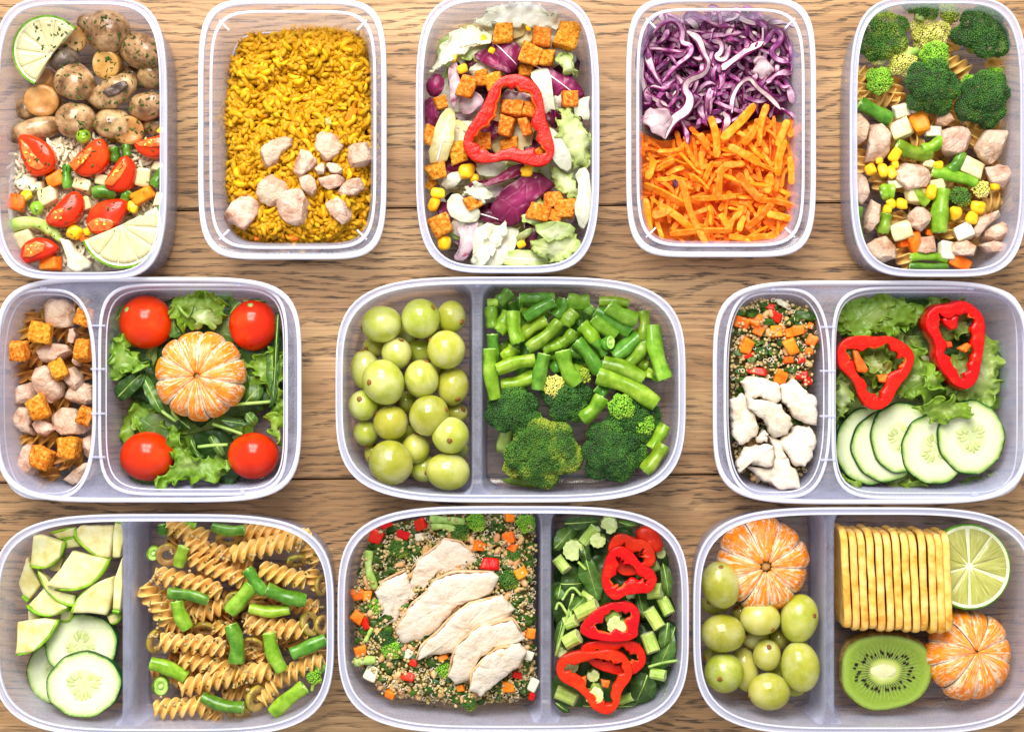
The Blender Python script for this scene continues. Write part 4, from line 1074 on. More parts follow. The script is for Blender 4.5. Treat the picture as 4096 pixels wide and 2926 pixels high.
for k, (x, y, rx, ry, rot, z, mt) in enumerate(SHROOM):
    c = z1.p(x, y, z * MM); a, b = z1.l(rx), z1.l(ry); m_ = min(a, b)
    tx, ty = TILT1.get(k, (random.uniform(-.3, .3), random.uniform(-.3, .3)))
    pr = [(.02 * m_, .80 * m_), (.30 * m_, .78 * m_), (.58 * m_, .66 * m_), (.80 * m_, .46 * m_), (.94 * m_, .20 * m_), (1.0 * m_, -.08 * m_), (.97 * m_, -.26 * m_), (.88 * m_, -.36 * m_), (.76 * m_, -.34 * m_), (.62 * m_, -.24 * m_)]
    o = link('mushroom', lathe('mushroom', pr, 40, M['mush'], k, .09, a / m_, b / m_), None, c, (tx, ty, math.radians(rot)))
    link('gills', lathe('gills', [(.74 * m_, -.335 * m_), (.55 * m_, -.22 * m_), (.30 * m_, -.15 * m_)], 40, M['mush_dark'], k, .03, a / m_, b / m_), o)
    link('stem', lathe('stem', [(.30 * m_, -.10 * m_), (.33 * m_, -.5 * m_), (.38 * m_, -.85 * m_), (.36 * m_, -.93 * m_), (.12 * m_, -.90 * m_)], 22, M['mush_stem'], k + 3, .06), o)
    reg(o, 'browned mushroom cap', 'mushroom', B1)
STEMS = [(432, 222, 70, 75, 28, .5), (605, 372, 78, 85, 34, .3), (255, 442, 52, 60, 22, .4), (235, 580, 100, 92, 30, .25), (740, 750, 88, 82, 34, .35)]
for k, (x, y, rx, ry, z, tl) in enumerate(STEMS):           # cut ends facing up
    c = z1.p(x, y, z * MM); a, b = z1.l(rx), z1.l(ry); n = 26; ang = np.linspace(0, 2 * np.pi, n, endpoint=False)
    pr = [(1.02, -1.4), (1.0, -.7), (.99, -.15), (.93, 0), (.7, -.04), (.45, -.10), (.2, -.13), (.02, -.13)]
    V = np.vstack([np.column_stack([np.cos(ang) * a * s, np.sin(ang) * b * s, np.full(n, h * a)]) for s, h in pr])
    V *= (1 + .05 * fbm(V, 120, k, 2))[:, None]
    o = link('cut_mushroom', mk('cut_mushroom', V, grid_faces(len(pr), n), M['mush_stem']), None, c, (tl * math.sin(k * 2.3), tl * math.cos(k * 1.7), 0))
    reg(o, 'cut mushroom stem end', 'mushroom', B1)
V, F = sweep([z1.p(330, 330, .026), z1.p(375, 350, .030), z1.p(430, 372, .027)], circ(16, z1.l(78)), [.85, 1.05, .9])
reg(link('mushroom_piece', mk('mushroom_piece', V, F, M['mush_dark'])), 'dark mushroom gill piece', 'mushroom', B1 + ' beside the lime slice', z1.p(370, 350)[:2])
cv = bezier([z1.p(500, 545, .030), z1.p(600, 565, .034), z1.p(700, 500, .036), z1.p(770, 450, .031)], 16)
V, F = sweep(cv, circ(16, z1.l(62), z1.l(45)), np.array([.35, .6, .8, .95, 1.1, 1.2, 1.25, 1.3, 1.3, 1.3, 1.25, 1.2, 1.1, 1.0, .8, .5]) * (1 + .06 * np.sin(np.arange(16) * 2.1)))
o = link('mushroom_slice', mk('mushroom_slice', V, F, M['mush'])); reg(o, 'curved halved mushroom showing dark gills', 'mushroom', B1, z1.p(680, 520)[:2])
c_ = chunk('gill', z1.poly([(590, 530), (650, 490), (720, 460), (745, 490), (690, 540), (620, 560)], .041), .0395, .0035, M['mush_dark'], 4); c_.parent = o
def halfslice(zm, x, y, R, z, th, cut, off, seed, place, desc):
    """half slice of lime: outline is the arc plus the chord"""
    c = zm.p(x, y, z); Rm = zm.l(R, z); d = math.atan2(cut[1], cut[0]); al = math.acos(off)
    ang = np.linspace(d + al, d + 2 * math.pi - al, 60)
    root = bpy.data.objects.new('lime_slice', None); COL.objects.link(root); root.location = tuple(c); root.rotation_euler = (.10, .06, 0)
    arc = np.stack([np.cos(ang), np.sin(ang)], 1)
    def band(name, r0, r1, ztop, zbot, mat, close_side):
        A0 = arc * Rm * r0; A1 = arc * Rm * r1; n = len(arc)
        V = np.vstack([np.column_stack([A0, np.full(n, ztop)]), np.column_stack([A1, np.full(n, ztop)]), np.column_stack([A1, np.full(n, zbot)]), np.column_stack([A0, np.full(n, zbot)])])
        F = []
        for i in range(4):
            for j in range(n - 1): a, b = i * n + j, ((i + 1) % 4) * n + j; F.append((a, a + 1, b + 1, b))
        F += [(0, n, 2 * n, 3 * n), (n - 1, 4 * n - 1, 3 * n - 1, 2 * n - 1)]
        link(name, mk(name, V, F, mat, smooth=False), root)
    band('rind', .945, 1.0, 0, -th, M['lime_skin'], 1); band('pith', .885, .945, .0002, -th * .97, M['lime_pith'], 1)
    fan = np.vstack([[np.array([math.cos(d), math.sin(d)]) * off * Rm * .5], arc * Rm * .9]); nf = len(fan)
    VV = np.vstack([np.column_stack([fan, np.full(nf, -.0003)]), np.column_stack([fan, np.full(nf, -th * .9)])])
    FF = [(0, i, i + 1) for i in range(1, nf - 1)] + [(nf, nf + i + 1, nf + i) for i in range(1, nf - 1)] + [(i + 1, i, nf + i, nf + i + 1) for i in range(nf - 1)] + [(0, nf - 1, 2 * nf - 1, nf)]
    link('membrane', mk('membrane', VV, FF, M['lime_pith'], smooth=False), root)
    nseg = 6; core = np.array([math.cos(d), math.sin(d)]) * off * Rm * .55
    for k in range(nseg):
        g = .02; t0, t1 = ang[0] + (ang[-1] - ang[0]) * (k + g) / nseg, ang[0] + (ang[-1] - ang[0]) * (k + 1 - g) / nseg
        V = []; U = []; nu, nv = 12, 9
        for i in range(nv):
            f = i / (nv - 1)
            for j in range(nu):
                an = t0 + (t1 - t0) * j / (nu - 1); q = np.array([math.cos(an), math.sin(an)]) * Rm * .88
                p = core + (q - core) * (.06 + .94 * f)
                V.append((p[0], p[1], .0008 * (1 - abs(2 * j / (nu - 1) - 1) ** 4) * min(1, f * 3))); U.append((f, k * .4 + .3 * j / (nu - 1)))
        V = np.array(V); nv_ = len(V); W = V.copy(); W[:, 2] = -th * .95
        F = grid_faces(nv, nu, wrap=False); G = [tuple(reversed([i + nv_ for i in f])) for f in F]
        side = []
        bd = list(range(nu)) + [i * nu + nu - 1 for i in range(1, nv)] + [(nv - 1) * nu + j for j in range(nu - 2, -1, -1)] + [i * nu for i in range(nv - 2, 0, -1)]
        for i in range(len(bd)): a, b = bd[i], bd[(i + 1) % len(bd)]; side.append((b, a, a + nv_, b + nv_))
        link('segment', mk('segment', np.vstack([V, W]), F + G + side, M['lime_pale'], uv=np.vstack([U, U])), root)
    reg(root, desc, 'lime slice', place, c[:2])
halfslice(z1, 278, 295, 205, .040, .006, (.80, -.60), .22, 3, B1, 'herb sprinkled half slice of lime above the mushrooms')
halfslice(z1, 700, 1302, 240, .044, .008, (-.42, .90), .08, 4, B1, 'thick half slice of lime beside the tomato wedges')
# boiled rice under the vegetables
poly1 = z1.poly([(60, 900), (130, 830), (300, 790), (540, 770), (760, 800), (940, 800), (965, 1000), (955, 1250), (900, 1440), (760, 1545), (450, 1570), (200, 1540), (90, 1430), (35, 1250), (45, 1050)], .024)
heap('rice_bed', poly1, lambda x, y: .021 + 0 * x, M['rice'], label='white rice bed under the tomato wedges', cat='rice')
GR = tri(grain_mesh('rice_grain', M['rice'], .0066, .0011, .1))
pts = scatter_in(poly1, 950, .003); pp = np.column_stack([pts, .0215 + rng.random(950) * .0035])
stuff(link('rice_grains', soup('rice_grains', GR[0], GR[1], pp[200:], rotm(750, .5), .85 + .3 * rng.random(750), M['rice'])), 'loose white rice grains among the tomato wedges', 'rice')
GM = grain_mesh('rice_grain', M['rice'], .0066, .0011, .1)
vis = z1.poly([(50, 880), (330, 800), (560, 780), (640, 830), (820, 900), (900, 960), (560, 1010), (330, 1010), (180, 1080), (70, 1120)], .027)
for q in scatter_in(vis, 110):
    R = Euler((random.uniform(-.3, .3), random.uniform(-.4, .4), random.uniform(0, 6.3)))
    shared(link('rice_grain', GM, None, (q[0], q[1], .0245 + random.random() * .003), R), 'cooked white rice grain below the mushrooms', 'rice grain', 'white rice grains below the mushrooms')
TW = [[(95, 775), (150, 765), (250, 800), (315, 880), (320, 950), (270, 1000), (180, 1015), (150, 980), (110, 880)],
      [(390, 940), (480, 850), (580, 780), (625, 850), (630, 920), (580, 990), (500, 1020), (430, 1000)],
      [(585, 1070), (640, 980), (710, 880), (770, 930), (785, 1000), (740, 1090), (670, 1110)],
      [(760, 820), (860, 790), (950, 765), (955, 880), (890, 918), (800, 890)],
      [(258, 1270), (300, 1200), (380, 1120), (430, 1090), (475, 1130), (480, 1200), (430, 1280), (370, 1310), (290, 1300)],
      [(485, 1280), (520, 1180), (620, 1145), (720, 1140), (735, 1190), (690, 1280), (620, 1350), (520, 1340)],
      [(108, 1480), (120, 1400), (200, 1360), (280, 1370), (350, 1430), (280, 1480), (200, 1500), (130, 1520)]]
CUTF = [[(120, 800), (160, 830), (210, 900), (260, 960), (230, 985), (170, 960), (130, 880)], [(400, 940), (470, 880), (530, 840), (540, 870), (480, 940), (430, 985)],
        [(600, 1060), (660, 975), (715, 905), (740, 950), (700, 1020), (650, 1070)], [(775, 825), (860, 800), (940, 790), (930, 840), (870, 850), (800, 845)],
        [(275, 1265), (320, 1205), (380, 1190), (370, 1235), (330, 1285), (290, 1290)], [(500, 1290), (560, 1250), (640, 1260), (670, 1280), (620, 1330), (530, 1330)],
        [(130, 1480), (150, 1410), (210, 1385), (270, 1400), (250, 1450), (180, 1480)]]
for k, (t_, f_) in enumerate(zip(TW, CUTF)):
    z = .0265
    o = chunk('tomato_wedge', z1.poly(t_, z + .01), z, .0115, M['tomato'], k, 44, .0004, 80, .15, smooth=1, tilt=.12, tdir=k)
    reg(o, 'cherry tomato wedge', 'tomato wedge', B1)
    ff = chunk('cut_face', z1.poly(f_, z + .012), z + .0098, .0045, M['tomato_flesh'], k + 9, 30, .0007, 260, .05)
    ff.location = tuple(np.array(ff.location) - np.array(o.location)); ff.parent = o
    cc = ff.location
    for j in range(4):
        s = link('seed', fastmk('seed', ICO2[0] * np.array([.0011, .0007, .0005]), ICO2[1], M['tomato_seed']), o, (cc[0] + random.uniform(-.003, .003), cc[1] + random.uniform(-.003, .003), cc[2] + .0049), (0, 0, random.random() * 6))
for x, y, w, h in [(312, 1030, 105, 80), (100, 1170, 105, 95), (825, 1122, 135, 90), (290, 1512, 120, 85), (490, 1372, 70, 40)]:
    dice(z1, 'carrot_dice', 'carrot', x, y, w, h, .030, B1, 'diced cooked carrot', 'carrot')
for a, b, w in [((385, 950), (392, 1085), 62), ((535, 1110), (665, 1120), 72), ((715, 1150), (745, 1100), 62), ((720, 830), (735, 900), 60), ((655, 850), (662, 930), 66), ((885, 1070), (940, 975), 66)]:
    bean(z1, [a, b], w, .031, B1, 'small cut green bean', 'bean_dark')
for x, y, r in [(480, 786, 43), (212, 1196, 40)]:
    o = link('green_pea', spheroid('green_pea', M['bean'], z1.l(r), .03, r), None, z1.p(x, y, .034))
    link('hilum', fastmk('hilum', ICO2[0] * np.array([.0012, .0007, .0005]), ICO2[1], M['bean_end']), o, (.001, -.001, z1.l(r) * .96)); reg(o, 'round green pea', 'pea', B1)
for x, y, w, h in [(825, 1020, 90, 110), (480, 1067, 112, 80), (282, 1132, 120, 95), (140, 1365, 110, 100), (915, 962, 70, 55), (918, 1150, 55, 95), (578, 1030, 70, 60), (500, 1170, 50, 90), (215, 1070, 70, 60)]:
    dice(z1, 'potato_dice', 'potato', x, y, w, h, .029, B1, 'pale cooked potato cube', 'potato')
for x, y, w, h in [(430, 1335, 88, 80), (765, 1190, 66, 70), (150, 1125, 70, 52), (925, 750, 50, 40), (510, 1330, 60, 50)]:
    dice(z1, 'corn_kernel', 'corn', x, y, w, h, .031, B1, 'yellow corn kernel', 'corn', rnd=.7, rough=.12)
reg(chunk('cauliflower_piece', z1.poly([(340, 1365), (400, 1380), (440, 1440), (530, 1510), (520, 1540), (440, 1570), (390, 1540), (370, 1440)], .033), .027, .008, M['cauli'], 3, 44, .0012, 170), 'white cauliflower stalk piece', 'cauliflower', B1 + ' beside the lower lime')
reg(chunk('cauliflower_piece', z1.poly([(90, 1040), (140, 1010), (200, 1020), (225, 1080), (180, 1115), (110, 1090)], .031), .026, .007, M['cauli'], 5, 44, .0018, 260), 'white cauliflower crumb', 'cauliflower', B1 + ' on the rice')
V, F = sweep(bezier([z1.p(65, 1300, .031), z1.p(120, 1280, .033), z1.p(230, 1280, .033), z1.p(300, 1340, .031)], 14), circ(12, z1.l(36)), np.linspace(1.05, .85, 14)); o = link('broccoli_piece', mk('broccoli_piece', V, F, M['stem_green']))
reg(o, 'pale green broccoli stem piece', 'broccoli', B1 + ' above the corner tomato', z1.p(180, 1290)[:2])
for k in range(5):
    V, F = sweep([z1.p(250, 1300, .032), z1.p(290 + k * 8, 1310 + k * 14, .033), z1.p(320 + k * 10, 1310 + k * 20, .031)], circ(7, z1.l(14)), [1, 1, 1.4]); link('branch', mk('branch', V, F, M['stem_green']), o)
# dried herbs strewn over the box
def flecks(name, pts3, mat, L, label, cat='herbs', wide=.5):
    tv = np.array([[-.5, -wide * .5, 0], [.5, -wide * .4, .05], [.45, wide * .5, .0], [-.4, wide * .4, .08], [-.5, -wide * .5, -.08], [.5, -wide * .4, -.05], [.45, wide * .5, -.08], [-.4, wide * .4, 0]])
    tf = np.array([[0, 1, 2], [0, 2, 3], [4, 6, 5], [4, 7, 6], [0, 4, 5], [0, 5, 1], [1, 5, 6], [1, 6, 2], [2, 6, 7], [2, 7, 3], [3, 7, 4], [3, 4, 0]])
    n = len(pts3)
    return stuff(link(name, soup(name, tv, tf, pts3, rotm(n, .45), L * (.5 + rng.random(n)), M[mat])), label, cat)
DEPS = []
HERB_JOBS = [('dried_herbs', z1.poly([(90, 130), (420, 110), (700, 90), (930, 260), (945, 760), (620, 820), (330, 800), (300, 560), (330, 420)], .04), 330, .0020, 'dried herb flakes strewn over the mushrooms'),
             ('dried_herbs', z1.poly([(100, 800), (900, 830), (930, 1180), (700, 1350), (300, 1380), (60, 1300)], .036), 130, .0020, 'dried herb flakes strewn over the tomato wedges')]

# ================================================================== yellow rice with pork
B2 = 'on the yellow rice'
poly2 = z2.poly([(280, 210), (330, 160), (430, 190), (560, 150), (690, 135), (800, 150), (960, 170), (1045, 260), (1065, 420), (1075, 700), (1065, 1000), (1050, 1200), (1030, 1310), (930, 1390), (820, 1405), (650, 1420), (500, 1425), (330, 1415), (270, 1350), (220, 1280), (190, 1100), (190, 850), (160, 660), (190, 520), (200, 380), (250, 300)], .026)
hc = z2.p(680, 480, .02)
def zf2(x, y):
    p = np.column_stack([x, y]); e = np.clip(edge_dist(p, poly2) / .012, 0, 1)
    g = np.exp(-(((x - hc[0]) / .022) ** 2 + ((y - hc[1]) / .016) ** 2))
    return .008 + .021 * e ** .6 - .011 * g + .0065 * fbm(np.column_stack([x, y, 0 * x]), 105, 5, 2)
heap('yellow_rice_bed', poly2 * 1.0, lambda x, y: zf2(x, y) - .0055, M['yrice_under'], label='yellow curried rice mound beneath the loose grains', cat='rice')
G2 = [grain_mesh('rice_grain', M['yrice'], L_, r_, b_) for L_, r_, b_ in ((.0088, .00150, .5), (.0078, .00165, .25), (.0070, .0014, .9), (.0060, .00175, .4))]
n2 = 2700; pts = scatter_in(poly2, n2); zz = zf2(pts[:, 0], pts[:, 1]) + rng.random(n2) * .0042 - .0016
for k, g in enumerate(G2):
    T = tri(g); sl = slice(k, None, 4); m_ = len(pts[sl])
    stuff(link('yellow_rice_grains', soup('yellow_rice_grains', T[0], T[1], np.column_stack([pts[sl], zz[sl]]), rotm(m_, .9), .8 + .4 * rng.random(m_), M['yrice'])), 'mass of yellow curried rice grains under the pork', 'rice')
# crumbly clumps of curry paste between the grains
cp = scatter_in(poly2, 900); tv, tf = ICO2[0] * (1 + .3 * vnoise(ICO2[0], 2.2, 3))[:, None], ICO2[1]
stuff(link('rice_crumbs', soup('rice_crumbs', tv, tf, np.column_stack([cp, zf2(cp[:, 0], cp[:, 1]) + rng.random(900) * .002]), rotm(900, 1.5), .0009 + .0016 * rng.random(900), M['yrice'])), 'crumbly yellow curry coating on the rice', 'rice')
for q in scatter_in(poly2, 290):
    zq = zf2(q[None, 0], q[None, 1])[0] + .0022 + random.random() * .0022
    shared(link('rice_grain', G2[random.randrange(4)], None, (q[0], q[1], zq), (random.uniform(-.5, .5), random.uniform(-.5, .5), random.random() * 6.3), random.uniform(.9, 1.25)),
           'yellow curried rice grain on the rice mound', 'rice grain', 'yellow curried rice grains')
PK2 = [[(380, 880), (430, 820), (540, 775), (585, 790), (580, 830), (530, 880), (490, 950), (440, 970), (400, 950)],
       [(725, 730), (800, 745), (875, 780), (885, 830), (850, 880), (790, 925), (740, 915), (715, 850)],
       [(895, 820), (1020, 810), (1045, 870), (1060, 910), (1000, 950), (930, 970), (900, 920)],
       [(635, 850), (700, 880), (730, 930), (700, 970), (620, 1030), (588, 1000), (600, 920)],
       [(605, 990), (660, 970), (720, 1030), (730, 1090), (690, 1130), (640, 1080)],
       [(705, 960), (750, 930), (780, 950), (770, 1000), (730, 1005)],
       [(785, 930), (850, 940), (880, 970), (870, 1000), (800, 990), (775, 960)],
       [(730, 1025), (840, 990), (895, 1020), (880, 1060), (800, 1090), (750, 1060)],
       [(830, 1095), (920, 1015), (975, 1020), (1000, 1080), (940, 1120), (860, 1130)],
       [(400, 1020), (460, 975), (530, 1020), (565, 1080), (520, 1130), (470, 1195), (400, 1165), (375, 1110)],
       [(475, 1160), (550, 1090), (630, 1085), (690, 1170), (660, 1270), (630, 1305), (550, 1280), (500, 1230)],
       [(180, 1235), (260, 1110), (320, 1095), (395, 1170), (390, 1220), (310, 1325), (240, 1285), (190, 1270)],
       [(770, 1160), (830, 1120), (900, 1150), (940, 1210), (920, 1260), (870, 1290), (800, 1230)]]
for k, p_ in enumerate(PK2):
    z = .031; q = z2.poly(p_, z + .008); c = q.mean(0); zb = .0285 if k != 11 else .026
    reg(chunk('pork_cube', q, zb, .0095 + .003 * random.random(), M['pork'], k + 20, 60, .0011, 170, .10, facet=True, tilt=random.uniform(-.2, .2), tdir=k), 'diced pale pork', 'pork', B2)
for x, y, w, h, mt, nm, ct in [(925, 660, 50, 95, 'carrot', 'carrot sliver', 'carrot'), (400, 1365, 70, 36, 'carrot', 'carrot sliver', 'carrot'), (600, 1360, 46, 62, 'carrot', 'carrot sliver', 'carrot'), (790, 710, 56, 56, 'olive', 'green olive bit', 'olive'), (1050, 700, 44, 85, 'olive', 'green olive bit', 'olive')]:
    dice(z2, nm.replace(' ', '_'), mt, x, y, w, h, zf2(z2.p(x, y, .03)[None, 0], z2.p(x, y, .03)[None, 1])[0] + .002, B2, nm, ct)

# ================================================================== radicchio salad with croutons
B3 = 'in the radicchio salad'
RAD = [([(490, 230), (590, 250), (680, 290), (660, 350), (620, 430), (560, 400), (500, 320)], 'radicchio', 33), ([(390, 340), (480, 280), (560, 340), (620, 430), (500, 390)], 'radicchio', 34),
       ([(125, 475), (185, 425), (220, 470), (215, 530), (170, 555), (130, 540)], 'radicchio', 32), ([(115, 610), (160, 560), (200, 620), (190, 720), (130, 730)], 'radicchio', 31),
       ([(735, 375), (840, 400), (990, 480), (1020, 545), (900, 560), (870, 585), (830, 460)], 'radicchio', 33), ([(810, 670), (850, 625), (895, 690), (860, 745)], 'radicchio_dark', 34),
       ([(490, 1190), (600, 1080), (720, 1000), (850, 1060), (830, 1100), (740, 1150), (690, 1230), (610, 1300), (540, 1250)], 'radicchio', 34),
       ([(370, 1060), (500, 1030), (600, 970), (670, 940), (660, 990), (590, 1040), (440, 1080)], 'radicchio', 35), ([(440, 1200), (560, 1240), (590, 1300), (430, 1280)], 'radicchio_dark', 28),
       ([(340, 290), (420, 360), (440, 440), (380, 400), (330, 350)], 'radicchio_dark', 29), ([(700, 1270), (760, 1300), (740, 1440), (690, 1400)], 'radicchio_dark', 26), ([(970, 670), (1040, 690), (1000, 720)], 'radicchio_dark', 30)]
for k, (p_, mt, z) in enumerate(RAD):
    q_ = z3.poly(p_, z * MM); q_ = q_.mean(0) + (q_ - q_.mean(0)) * 1.14
    reg(leaf('radicchio_leaf', q_, z * MM + .002, mt, .0045, .0012, 4, .0007, k, .002, fold=.25 if k % 2 else -.1, rib=None if k % 4 else .0005, ribm='white_rib'), 'purple radicchio leaf', 'radicchio', B3)
PINK = [([(250, 420), (300, 330), (312, 480), (295, 640), (255, 570)], 34), ([(300, 560), (380, 520), (445, 560), (440, 620), (390, 650), (310, 655)], 31), ([(275, 1285), (430, 1230), (415, 1400), (350, 1500), (262, 1495), (330, 1400)], 32), ([(190, 1160), (240, 1190), (260, 1260), (200, 1230)], 26), ([(440, 1080), (560, 1060), (560, 1120), (470, 1140)], 31)]
for k, (p_, z) in enumerate(PINK):
    reg(leaf('radicchio_leaf', z3.poly(p_, z * MM), z * MM, 'pink_leaf', .004, .0012, 4, .0008, k + 30, .002, fold=.2), 'white radicchio leaf streaked with magenta', 'radicchio', B3)
WH = [([(400, 130), (560, 40), (720, 15), (800, 70), (880, 110), (860, 165), (720, 150), (520, 140)], 'white_leaf', 35, .0035), ([(160, 430), (200, 300), (260, 220), (350, 160), (440, 180), (490, 240), (390, 260), (330, 320), (250, 340), (190, 400)], 'white_leaf', 36, .0035),
      ([(130, 920), (200, 700), (250, 630), (295, 690), (270, 850), (235, 935)], 'cream_leaf', 36, .0008), ([(720, 440), (780, 400), (830, 420), (850, 550), (860, 640), (800, 650), (770, 500)], 'white_leaf', 35, .001),
      ([(820, 740), (870, 770), (950, 900), (940, 990), (870, 960), (810, 860)], 'white_leaf', 34, .001), ([(880, 650), (960, 640), (1060, 760), (1080, 830), (1040, 900), (1060, 960), (960, 940), (900, 860), (890, 760)], 'green_white', 36, .004),
      ([(960, 650), (1050, 540), (1060, 640), (1040, 700)], 'white_leaf', 33, .0015), ([(985, 1000), (1050, 980), (1060, 1150), (1060, 1260), (1010, 1320), (975, 1200), (1000, 1090)], 'white_leaf', 34, .0012),
      ([(240, 1180), (290, 1110), (380, 1170), (430, 1230), (400, 1280), (280, 1260)], 'white_leaf', 35, .001), ([(430, 1290), (640, 1310), (640, 1400), (560, 1530), (420, 1525), (390, 1440)], 'white_leaf', 30, .001),
      ([(380, 1480), (440, 1410), (540, 1290), (575, 1340), (520, 1440), (440, 1525)], 'white_leaf', 35, .004), ([(575, 1460), (680, 1430), (815, 1490), (800, 1525), (570, 1530)], 'green_white', 32, .0012),
      ([(730, 1300), (850, 1280), (980, 1300), (960, 1360), (850, 1420)], 'green_white', 34, .0012), ([(740, 1390), (850, 1400), (980, 1330), (995, 1430), (880, 1500), (760, 1470)], 'green_white', 36, .004),
      ([(820, 970), (950, 1000), (1010, 1100), (970, 1150), (900, 1100)], 'green_white', 34, .0035), ([(860, 340), (940, 290), (985, 430), (940, 440)], 'green_white', 33, .0035),
      ([(200, 1050), (300, 980), (350, 1010), (250, 1100)], 'white_leaf', 31, .001), ([(320, 1110), (400, 1070), (490, 1080), (495, 1150), (440, 1170), (400, 1120)], 'white_leaf', 37, .004), ([(640, 1350), (720, 1310), (735, 1340), (640, 1400)], 'green_white', 33, .001),
      ([(260, 700), (330, 690), (380, 760), (320, 860), (250, 930)], 'cream_leaf', 30, .001), ([(400, 960), (560, 930), (580, 1010), (440, 1020)], 'white_leaf', 29, .001), ([(440, 130), (560, 110), (700, 150), (660, 230), (500, 220)], 'cream_leaf', 27, .001), ([(560, 540), (700, 500), (760, 620), (700, 900), (540, 900), (480, 760)], 'cream_leaf', 24, .001), ([(600, 190), (700, 180), (740, 240), (640, 280)], 'cream_leaf', 29, .001)]
for k, (p_, mt, z, rf) in enumerate(WH):
    fr = rf > .003
    q_ = z3.poly(p_, z * MM); q_ = q_.mean(0) + (q_ - q_.mean(0)) * 1.12
    reg(leaf('salad_leaf', q_, z * MM + .002, mt, .0045, rf * .75, 11 if fr else 4, .0007, k + 60, .003, n=110 if fr else 72, jag=.10 if fr else 0, fold=0 if fr else .12, rib=.0005 if k in (2, 3, 7, 11) else None, ribm='white_rib'),
        {'white_leaf': 'white salad leaf', 'cream_leaf': 'cream endive leaf', 'green_white': 'pale green frisee leaf'}[mt], 'salad leaf', B3)
poly3 = z3.poly([(170, 200), (350, 90), (700, 60), (950, 150), (1050, 400), (1070, 900), (1040, 1300), (900, 1500), (500, 1530), (230, 1450), (130, 1150), (110, 700), (130, 400)], .02)
for k, q in enumerate(scatter_in(poly3, 52, .017)):
    a_ = np.linspace(0, 6.28, 9)[:-1]; r_ = .014 * (1 + .4 * rng.random(8)); pp = q + np.stack([np.cos(a_) * r_, np.sin(a_) * r_ * .7], 1)
    mt = ['white_leaf', 'radicchio_dark', 'cream_leaf', 'pink_leaf', 'green_white'][k % 5]
    shared(leaf('salad_leaf', pp, .012 + .015 * random.random(), mt, .005, .001, 5, .0007, k + 200, .002), 'torn salad leaf lying underneath the top leaves and croutons', 'salad leaf', 'torn leaves at the bottom of the radicchio salad')
for k, q in enumerate(scatter_in(poly3, 40, .011)):
    a_ = np.linspace(0, 6.28, 10)[:-1]; r_ = .0095 * (1 + .5 * rng.random(9)); pp = q + np.stack([np.cos(a_) * r_, np.sin(a_) * r_ * .75], 1)
    mt = ['white_leaf', 'green_white', 'radicchio', 'white_leaf', 'pink_leaf', 'cream_leaf', 'radicchio_dark'][k % 7]
    shared(leaf('salad_leaf', pp, .022 + .008 * random.random(), mt, .005, .0022, 9, .0006, k + 260, .003, n=90, rings=14), 'small torn salad leaf tucked between croutons and larger leaves', 'salad leaf', 'small torn leaves in the radicchio salad')
CR3 = [(568, 190, 120, 120), (785, 215, 115, 110), (925, 205, 128, 158), (720, 310, 125, 125), (815, 330, 90, 95), (690, 410, 100, 65), (360, 498, 100, 125), (445, 445, 75, 90), (515, 470, 100, 110), (945, 570, 95, 100), (615, 625, 130, 92), (710, 632, 75, 90), (575, 727, 100, 122), (690, 727, 72, 118), (600, 825, 105, 70), (445, 812, 110, 100), (310, 870, 95, 130), (205, 590, 75, 80), (150, 780, 78, 115), (180, 985, 118, 98), (210, 1297, 132, 122), (850, 1150, 95, 90), (770, 1222, 125, 105), (920, 1205, 112, 105), (855, 1247, 85, 80), (400, 1160, 110, 85), (155, 1065, 50, 65), (765, 890, 90, 55)]
for x, y, w, h in CR3:
    dice(z3, 'crouton', 'crouton', x, y, w, h, .036 if (x, y) not in ((600, 825), (445, 812), (690, 410), (155, 1065)) else .030, B3, 'golden crouton', 'crouton', rnd=.16, rough=.10, pores=.16, tilt=.3)
for x, y, w, h in [(430, 230, 85, 55), (330, 400, 62, 60), (270, 330, 55, 45), (355, 990, 100, 90), (700, 985, 74, 70), (190, 1110, 95, 56), (165, 1175, 66, 80), (225, 1400, 72, 82), (665, 1405, 54, 44), (400, 1025, 55, 50), (500, 290, 40, 40), (710, 160, 34, 50)]:
    dice(z3, 'corn_kernel', 'corn', x, y, w, h, .036, B3, 'yellow corn kernel', 'corn', rnd=.7, rough=.12)
pepper_ring(z3, [(640, 432), (740, 470), (795, 560), (805, 680), (845, 800), (865, 880), (820, 962), (720, 965), (600, 920), (500, 945), (410, 947), (345, 890), (328, 800), (400, 690), (450, 620), (500, 500), (560, 450)], .0395, 66, .0085, 'lying on the radicchio salad', 'large red pepper ring', 2,
            [([(440, 690), (500, 640), (530, 670), (470, 720)], 'pepper_rib'), ([(560, 870), (610, 840), (640, 875), (600, 900)], 'pepper_rib'), ([(720, 720), (750, 680), (775, 710), (750, 760)], 'pepper_rib')])

